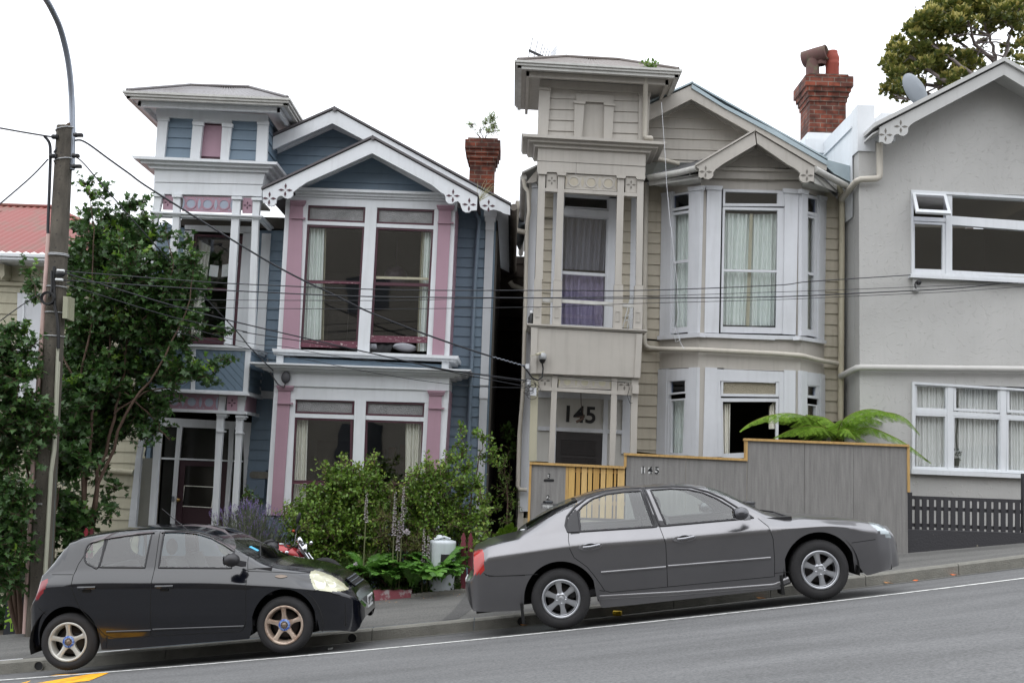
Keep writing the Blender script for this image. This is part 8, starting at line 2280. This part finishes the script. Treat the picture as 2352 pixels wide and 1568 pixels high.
shrub('garden_shrub','tangled thin-leaved shrub in the middle of the bed below the flower spikes',[(880,1230,30),(920,1240,34),(960,1260,34),(900,1280,34),(940,1300,34),(860,1300,30),(990,1290,28),(900,1200,24),(905,1165,18),(925,1140,16),(900,1120,10),(945,1165,20),(880,1190,20),(915,1215,24),(640,1250,16),(655,1275,20),(830,1320,26),(970,1320,24)],
      15.6,.4,leaf_mat('olive_tangle_leaves',(.07,.10,.02,1),(.16,.19,.04,1),(.26,.2,.08,1),.5,.25),110,.05,LANCE,stems=(((900,1300),(880,1220)),((930,1300),(940,1200)),((960,1310),(990,1250)),((850,1300),(870,1250))),base_px=(910,1372))
shrub('garden_shrub','loose pale green sprays leaning out of the bed towards the kerb',[(700,1215,12),(675,1190,10),(655,1175,8),(745,1075,9),(790,1065,9),(862,1050,9),(830,1160,12),(905,1130,10),(940,1095,9),(985,1068,8),(1010,1085,8),(1100,1140,10),(1118,1180,9),(1112,1230,9),(1080,1265,10),(870,1250,12),(930,1330,14),(800,1330,12),(760,1230,12),(1040,1210,12),(820,1080,10),(1050,1110,10),(960,1265,12),(1065,1290,10)],
      15.5,.3,leaf_mat('pale_spray_leaves',(.12,.2,.03,1),(.24,.36,.06,1),(.42,.46,.1,1),.45,.3),150,.058,OVAL,base_px=(900,1372),L=.26,nl=9)
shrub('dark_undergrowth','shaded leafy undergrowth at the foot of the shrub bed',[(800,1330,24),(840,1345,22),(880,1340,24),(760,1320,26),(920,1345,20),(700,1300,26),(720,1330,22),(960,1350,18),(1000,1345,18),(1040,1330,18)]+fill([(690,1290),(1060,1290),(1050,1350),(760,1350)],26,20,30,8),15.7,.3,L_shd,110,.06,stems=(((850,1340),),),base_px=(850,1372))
lv=thing('lavender_bush','grey-green lavender bush with purple flower heads below the porch','shrub',tuple(Vector((W(570,1280,15.7).x,15.7,zg(W(570,1280,15.7).x,15.7)))))
st=MB();fl=MB()
for k in range(620):
    x=rB.gauss(570,42);x=max(495,min(655,x));top_y=1160+abs(x-570)*.35+rB.uniform(-12,75)**1.0
    Y=15.7+rB.uniform(-.35,.35);a=W(570+(x-570)*.5,1290,Y);b=W(x+rB.uniform(-12,12),top_y,Y)
    m1=a.lerp(b,.5)+Vector((rB.uniform(-.03,.03),0,0));st.tube([a,m1,b],[.004,.003,.002],3,cap=False)
    for j in range(5):
        q=a.lerp(b,.3+.6*rB.random());leaf(st,q,Vector((rB.uniform(-1,1),rB.uniform(-1,1),1.2)),rvec(rB),.045,LANCE)
    d=(b-m1).normalized()
    for j in range(7):
        q=b+d*(.008*j);leaf(fl,q,rvec(rB)+d,rvec(rB),.016,OVAL)
st.build('stems',leaf_mat('lavender_green',(.07,.085,.05,1),(.15,.17,.11,1),None,.7,.2),lv);fl.build('flower_heads',leaf_mat('lavender_purple',(.13,.09,.22,1),(.28,.22,.42,1),None,.7,.25),lv)
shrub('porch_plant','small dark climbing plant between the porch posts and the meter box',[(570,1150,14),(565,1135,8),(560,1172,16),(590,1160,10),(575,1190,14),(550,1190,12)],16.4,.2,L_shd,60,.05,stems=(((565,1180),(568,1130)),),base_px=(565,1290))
L_ac=leaf_mat('acanthus_leaves',(.06,.15,.025,1),(.11,.26,.04,1),(.18,.34,.06,1),.4,.3)
def acanthus_leaf(mb,p,d,L,r):
    d=d.normalized();up=Vector((0,0,1));q=d.cross(up).normalized();n=7;mid=[];cur=p.copy();dd=d+up*.8
    for i in range(n+1):
        mid.append(cur.copy());cur=cur+dd.normalized()*(L/n);dd=dd-up*.26
    W_=[.04,.14,.24,.30,.30,.25,.17,.02]
    for sg in(1,-1):
        for i in range(n):
            a,b=mid[i],mid[i+1];w0,w1=W_[i]*L,W_[i+1]*L;ax=(b-a)
            v=[a,a+q*sg*w0*.45+up*.02,a.lerp(b,.2)+q*sg*w0*.95+up*.03+ax*.25,a.lerp(b,.55)+q*sg*(w0+w1)*.55+ax*.5+up*.015,a.lerp(b,.8)+q*sg*w1*.85+ax*.35+up*.03,b+q*sg*w1*.35+up*.02,b]
            mb.add(v,[[0,1,2,3,4,5,6]]if sg>0 else[[6,5,4,3,2,1,0]],0)
def acanthus(label,px_,py_,Y,n,L,r,spread=1.0):
    p=W(px_,py_,Y);g0=Vector((p.x,Y,max(zg(p.x,Y),p.z-.05)));t=thing('acanthus_plant',label,'plant',(p.x,Y,zg(p.x,Y)),'acanthus plants along the bed');mb=MB()
    for k in range(n):
        a=2*math.pi*k/n+r.uniform(-.4,.4);d=Vector((math.cos(a)*spread,math.sin(a)*.8-.25,r.uniform(.1,.9)))
        acanthus_leaf(mb,g0+Vector((r.uniform(-.08,.08),r.uniform(-.08,.08),r.uniform(0,.1))),d,L*r.uniform(.65,1.15),r)
    mb.build('leaves',L_ac,t);return t
rC=random.Random(8)
acanthus('brightest lobed acanthus clump spilling in front of the white drum',1002,1328,15.18,18,.60,rC);acanthus('lobed acanthus clump left of the white drum, leaves over the edging',948,1340,15.15,16,.52,rC);acanthus('yellow-green acanthus clump just ahead of the black hatchback nose',845,1325,15.3,12,.46,rC)
acanthus('acanthus clump against the red pickets',1035,1322,15.25,9,.4,rC);acanthus('low acanthus clump in the middle of the red edging',895,1340,15.25,12,.45,rC)
def spike(label,x0,y0,x1,y1,Y,r):
    b,a=W(x0,y0,Y),W(x1,y1,Y);mb=MB();mb.tube([Vector((a.x,Y,zg(a.x,Y))),a,b],[.012,.01,.004],5,cap=False)
    fl=MB();n=int((b-a).length/.021)
    for k in range(n):
        p=a.lerp(b,k/n);
        for j in range(4):
            an=r.uniform(0,6.28);d=Vector((math.cos(an),math.sin(an),.3));s=.085*(1-.5*k/n)
            leaf(fl,p,d,Vector((0,0,1)),s*.5,OVAL,.3,1);leaf(fl,p+Vector((0,0,-.012)),d+Vector((0,0,-.5)),Vector((0,-.6,1)),s*.5,OVAL,.3,0)
    t=thing('flower_spike',label,'flower',(a.x,Y,zg(a.x,Y)),'white and maroon flower spikes');mb.build('stalk',mat('stalk_green',rgb(92,96,62),.7),t);fl.build('florets',[leaf_mat('white_petals',(.42,.38,.40,1),(.66,.62,.64,1))if 'white_petals' not in MATS else MATS['white_petals'],leaf_mat('maroon_bracts',(.10,.03,.05,1),(.2,.08,.09,1))if 'maroon_bracts' not in MATS else MATS['maroon_bracts']],t)
for lb,v in(('leftmost white and maroon flower spike, under the left lower bay window',(843,1128,840,1195)),('tall flower spike left of the closest pair',(909,1125,905,1225)),('tallest flower spike, right one of the closest pair',(928,1112,922,1230)),('short flower spike below the closest pair',(917,1190,914,1260)),('flower spike leaning just left of the white drum',(975,1210,972,1290)),('second short spike beside the white drum',(985,1225,982,1300))):
    spike(lb,*v,15.25,rC)
for x,y,lb in((934,1222,'larger white rose blossom on the shrub bed'),(817,1295,'small white rose blossom behind the black hatchback nose')):
    m_=MB();c_=W(x,y,15.15);s_=.07 if x>900 else .045
    for k in range(26):leaf(m_,c_,rvec(rC),rvec(rC),s_*.8,OVAL,.4)
    one(m_,'rose_blossom',MATS['white_petals'],lb,'flower','white rose blossoms')
shrub('narrow_gap_shrub','bright green shrub growing in the dark gap between the villas',[(1160,1060,14),(1150,1085,16),(1168,1100,16),(1160,1130,20),(1175,1160,18),(1150,1170,16),(1170,1200,18),(1160,1225,16)],17.6,.5,leaf_mat('bright_gap_leaves',(.08,.15,.02,1),(.16,.26,.04,1),None,.45,.3),60,.07,LANCE,stems=(((1165,1150),(1160,1070)),),base_px=(1165,1290))
shrub('dark_gap_plant','dark shaded plant further back in the gap with one white flower',[(1165,1010,18),(1180,1040,18),(1160,985,12)],19.5,.6,L_shd,40,.09,stems=(((1170,1100),(1168,1000)),),base_px=(1170,1200))
L_fern=leaf_mat('tree_fern_fronds',(.15,.28,.03,1),(.27,.45,.05,1),(.38,.55,.08,1),.45,.35)
def frond(mb,P,wmax,mi=0,wood=None,r=rC,step=.035):
    """P: polyline of world points of the rachis; pinnae hang on both sides"""
    Q=[]
    for i in range(len(P)-1):
        p0,p1,p2,p3=P[max(i-1,0)],P[i],P[i+1],P[min(i+2,len(P)-1)]
        for k in range(8):
            u=k/8;Q.append(.5*(2*p1+(p2-p0)*u+(2*p0-5*p1+4*p2-p3)*u*u+(3*p1-p0-3*p2+p3)*u**3))
    Q.append(P[-1]);Ls=[0]
    for i in range(len(Q)-1):Ls.append(Ls[-1]+(Q[i+1]-Q[i]).length)
    T=Ls[-1];n=int(T/step);j=0
    if wood is not None:wood.tube(Q,[.008*(1-.8*i/len(Q))for i in range(len(Q))],5,cap=False)
    for k in range(2,n):
        s=T*k/n
        while j<len(Q)-2 and Ls[j+1]<s:j+=1
        p=Q[j].lerp(Q[j+1],(s-Ls[j])/max(1e-6,Ls[j+1]-Ls[j]));t=(Q[j+1]-Q[j]).normalized();u=s/T
        w_=wmax*math.sin(math.pi*min(1,.12+u*.88)**.75)*1.0+.02
        side=t.cross(Vector((0,0,1)));side=side.normalized()if side.length>.05 else Vector((0,1,0))
        for sg in(1,-1):
            d=(side*sg+t*.35+Vector((0,0,-.35+r.uniform(-.1,.1)))).normalized();m=max(4,int(w_/.02))
            for q in range(m):
                v=(q+.5)/m;pp=p+d*(w_*v)+Vector((0,0,-.18*w_*v*v));nn=t
                ll=.062*(1-.55*v)
                for s2 in(1,-1):
                    mb.add([pp-d*.009,pp+nn*s2*ll+d*.006,pp+d*.009],[(0,1,2)],mi)
fn_=thing('tree_fern','bright green tree fern arching over the plywood fence','fern',(W(*D('l',720,500),16.55).x,16.55,zg(3.5,16.5)))
lf=MB();wd=MB();crown_p=W(*D('l',790,235),16.5)
FR=[(((640,150,-.1),(560,110,-.2),(440,90,-.3),(300,110,-.4),(180,160,-.45),(110,215,-.5)),.30),(((820,150,-.05),(900,90,-.1),(1020,62,-.2),(1150,90,-.3),(1200,130,-.35)),.34),(((860,160,.1),(1000,90,.1),(1150,85,0),(1270,130,-.05),(1365,240,-.1)),.30),(((700,200,-.2),(600,180,-.3),(480,200,-.4),(350,260,-.45)),.34),
      (((740,220,-.3),(680,190,-.45),(600,200,-.5),(560,270,-.5)),.34),(((850,230,-.2),(840,200,-.4),(870,210,-.5),(920,270,-.55)),.32),(((900,215,-.1),(1010,190,-.2),(1130,230,-.3),(1280,310,-.4),(1440,435,-.45)),.22),(((780,180,.3),(700,120,.5),(560,100,.7)),.3),(((850,180,.3),(980,130,.5),(1100,150,.8)),.3)]
for pth,w_ in FR:
    frond(lf,[crown_p]+[W(*D('l',x,y),16.45+dy)for x,y,dy in pth],w_,wood=wd)
wd.tube([Vector((crown_p.x,16.5,zg(3.5,16.5)-.2)),crown_p+Vector((0,0,-.05))],[.11,.08],10);wd.build('trunk',mat('fern_stem',rgb(110,100,50),.8),fn_);lf.build('crown',L_fern,fn_)
g0=W(1165,1235,17.0);f2=thing('ground_fern','small bright fern at the bottom of the gap beside the grey sedan boot','fern',(g0.x,17.0,zg(g0.x,17)))
lf=MB()
for x,y in((1140,1225),(1150,1212),(1165,1205),(1185,1210),(1195,1225),(1175,1200)):
    frond(lf,[W(1160,1262,17.1),W((1160+x)/2,(1262+y)/2-8,17.0),W(x,y,16.9)],.12,step=.03)
lf.build('fronds',L_fern,f2)
shrub('chimney_plant','spindly green plant growing out of the blue villa chimney',[(D('b',1545,355)[0],D('b',1545,355)[1],11),(D('b',1640,340)[0],D('b',1640,340)[1],10),(D('b',1690,310)[0],D('b',1690,310)[1],15),(D('b',1700,370)[0],D('b',1700,370)[1],15),(D('b',1660,400)[0],D('b',1660,400)[1],10),(D('b',1610,390)[0],D('b',1610,390)[1],7)],19.7,.2,
      leaf_mat('pale_chimney_leaves',(.16,.24,.08,1),(.3,.38,.16,1),None,.5,.35),260,.06,LANCE,base_px=D('b',1620,455),L=.14,nl=7,cat='plant')
ch=[o for o in bpy.data.objects if o.name=='chimney_plant'][0]
z_=W(*D('b',1620,450),19.7);dlt=Vector((z_.x,19.7,z_.z))-ch.location
for o in ch.children:o.data.transform(Matrix.Translation(-dlt))
ch.location=(z_.x,19.7,z_.z)
wd=MB()
for x,y in((1540,360),(1600,350),(1640,330),(1690,330),(1700,380),(1570,380)):wd.tube([z_+Vector((rC.uniform(-.05,.05),0,-.02)),W(*D('b',(1620+x)/2-5,(450+y)/2),19.7),W(*D('b',x,y),19.7)],[.008,.006,.003],5)
ORG[ch]=Vector(ch.location);wd.build('stem',M_bark,ch)
def tuft(name,label,P,Y,m,s,shape=OVAL,n=26,sp=.1):
    mb=MB()
    for t,x,y in P:
        p=W(*D(t,x,y),Y)
        for k in range(n):leaf(mb,p+rvec(rC)*sp,rvec(rC)+Vector((0,0,.8)),rvec(rC),s*rC.uniform(.6,1.2),shape)
    return one(mb,name,m,label,'plant')
tuft('gutter_plant','tuft of weeds growing in the roof gutter of number 145',[('c',1180,272),('c',1205,276),('c',1225,280),('c',1250,272),('c',1258,285)],16.72,L_shr,.06,OVAL,16,.07)
mb=MB()
for k in range(16):
    a=W(*D('b',1590+rC.uniform(-14,14),880),16.9);b=a+Vector((rC.uniform(-.25,.4),rC.uniform(-.05,.05),rC.uniform(.05,.4)));mb.tube([a,a.lerp(b,.6)+Vector((0,0,.05)),b],[.004,.003,.001],3)
one(mb,'valley_grass',mat('straw_grass',rgb(176,172,130),.8),'dry grass tuft growing in the valley between the two gable roofs','plant')
rD=random.Random(17);TY=30.0
L_po=leaf_mat('pohutukawa_leaves',(.06,.09,.02,1),(.18,.19,.035,1),(.42,.35,.10,1),.5,.25)
L_pt=leaf_mat('yellow_shoots',(.30,.28,.07,1),(.50,.44,.15,1),None,.6,.3)
tp=W(2230,700,TY);bt_=thing('spreading_tree','large spreading tree with yellow-tipped clumps behind the grey house','tree',(tp.x,TY,tp.z-3))
wd=MB();lf=MB();base=Vector((tp.x,TY,tp.z-3))
def dpt(x,y,dy=0):return W(*D('d',x,y),TY+dy)
for P in(((1950,700),(1880,400),(1850,250),(1800,80)),((1950,700),(1700,500),(1500,350),(1350,230)),((1950,700),(1750,420),(1600,250),(1500,120)),((1700,650),(1500,540),(1330,420),(1220,330)),((1700,650),(1450,600),(1300,560),(1180,480)),((1600,700),(1400,650),(1280,690),(1180,660)),((1950,650),(1960,400),(2010,200),(2060,60)),((1900,450),(1750,300),(1700,150))):
    limb(wd,[base]+[dpt(x,y,rD.uniform(-1,1))for x,y in P],.10,.02,rD,.05)
    for k in range(4):
        i=rD.randrange(1,len(P)-1);a=dpt(*P[i]);b=a+Vector((rD.uniform(-1.4,1.2),rD.uniform(-.6,.6),rD.uniform(-.2,1.2)));wd.tube([a,a.lerp(b,.5)+rvec(rD)*.12,b],[.035,.022,.01],5,cap=False)
Bt=[]
raw=[(1500,30,60),(1580,60,70),(1660,20,60),(1460,100,50),(1540,130,60),(1620,140,60),(1330,175,45),(1290,205,35),(1390,200,55),(1460,210,50),(1340,250,40),(1530,220,50),(1580,180,40),(1420,260,40),(1210,290,38),(1180,340,40),(1230,350,45),(1290,370,40),(1170,420,40),(1220,430,45),(1150,480,30),(1300,440,45),(1360,400,40),(1340,480,40),(1400,440,40),(1210,510,40),(1190,570,40),(1240,590,36),(1160,640,34),(1200,660,30),(1420,350,40),(1480,380,40),(1460,430,40),(1540,400,35),(1500,470,35),(1620,380,35),(1680,400,45),(1740,400,45),(1760,450,35),(1640,450,40),(1560,520,35),(1640,520,40),(1700,480,35),(1520,590,30),(1600,560,35),(1800,80,60),(1870,40,60),(1860,130,60),(1780,20,50),(1930,80,50),(1900,170,45),(1830,210,35),(1700,80,50),(1720,200,35),(1760,150,30),(2000,60,60),(2060,40,60),(2060,140,50),(1990,130,40),(2060,230,40),(2070,320,40),(2080,420,35),(1960,330,25),(2000,390,25),(1650,260,30),(1800,310,22)]
raw+=[(x,y,r_)for x,y,r_ in fill([(1450,40),(1600,0),(2091,0),(2091,260),(1900,180),(1780,130),(1600,240),(1400,260),(1320,200)],40,36,60,9)]+fill([(1180,300),(1420,330),(1740,390),(1760,460),(1600,600),(1400,480),(1380,640),(1260,760),(1120,640),(1130,420)],44,28,44,10)
for x,y,r_ in raw:
    px_,py_=D('d',x,y);Bt.append((px_,py_,r_*ZS*1.0,TY+rD.uniform(-1.2,1.2)))
for x,y,rp,Y in Bt:
    c_=W(x,y,Y);R_=rp*Y/FPX
    for k in range(int(330*(R_/.16)**2*.14*2.0)):
        v=rvec(rD).normalized();p=c_+Vector((v.x,v.y,v.z*.72))*R_*rD.uniform(.55,1.12)
        leaf(lf,p,v+Vector((0,0,.6))+rvec(rD)*.5,v+rvec(rD)*.5,rD.uniform(.11,.19),OVAL,.1,1 if(v.z>.15 and rD.random()<.5)else 0)
wd.build('trunk',mat('pale_grey_bark',rgb(128,118,116),.9,noise=.2),bt_);lf.build('crown',[L_po,L_pt],bt_)
m_=MB();a=W(1132,640,23.0);b=W(1216,640,23.0);m_.box(a.x,b.x,23,25,-2,W(1190,600,23).z)
for k in range(26):z=-1+k*.3;m_.box(a.x,b.x,22.97,23,z,z+.16)
one(m_,'lean_to_shed',mat('dark_brown_boards',rgb(52,44,38),.9,noise=.4),'dark boarded lean-to at the far end of the gap between the villas','shed')
m_=MB();m_.tube([W(*D('b',x,y),20)for x,y in((1868,880),(1850,1060),(1862,1085),(1925,1098))],.05,10);m_.tube([W(*D('b',x,y),19.4)for x,y in((1812,1440),(1830,1468),(1915,1500))],.05,10)
one(m_,'gap_pipes',M_pipe_b,'pale vent pipe and gutter outlet high in the gap between the villas','pipe')
gc=MB()
for k in range(1500):
    px_=rC.uniform(640,1060);p=back_pt(*D('D',px_,1372));y=Yb(p.x)+rC.uniform(.12,.5);z=zg(p.x,y)
    leaf(gc,Vector((p.x,y,z+rC.uniform(0,.12))),rvec(rC)+Vector((0,-.3,.8)),rvec(rC)+Vector((0,0,1)),rC.uniform(.03,.07),OVAL)
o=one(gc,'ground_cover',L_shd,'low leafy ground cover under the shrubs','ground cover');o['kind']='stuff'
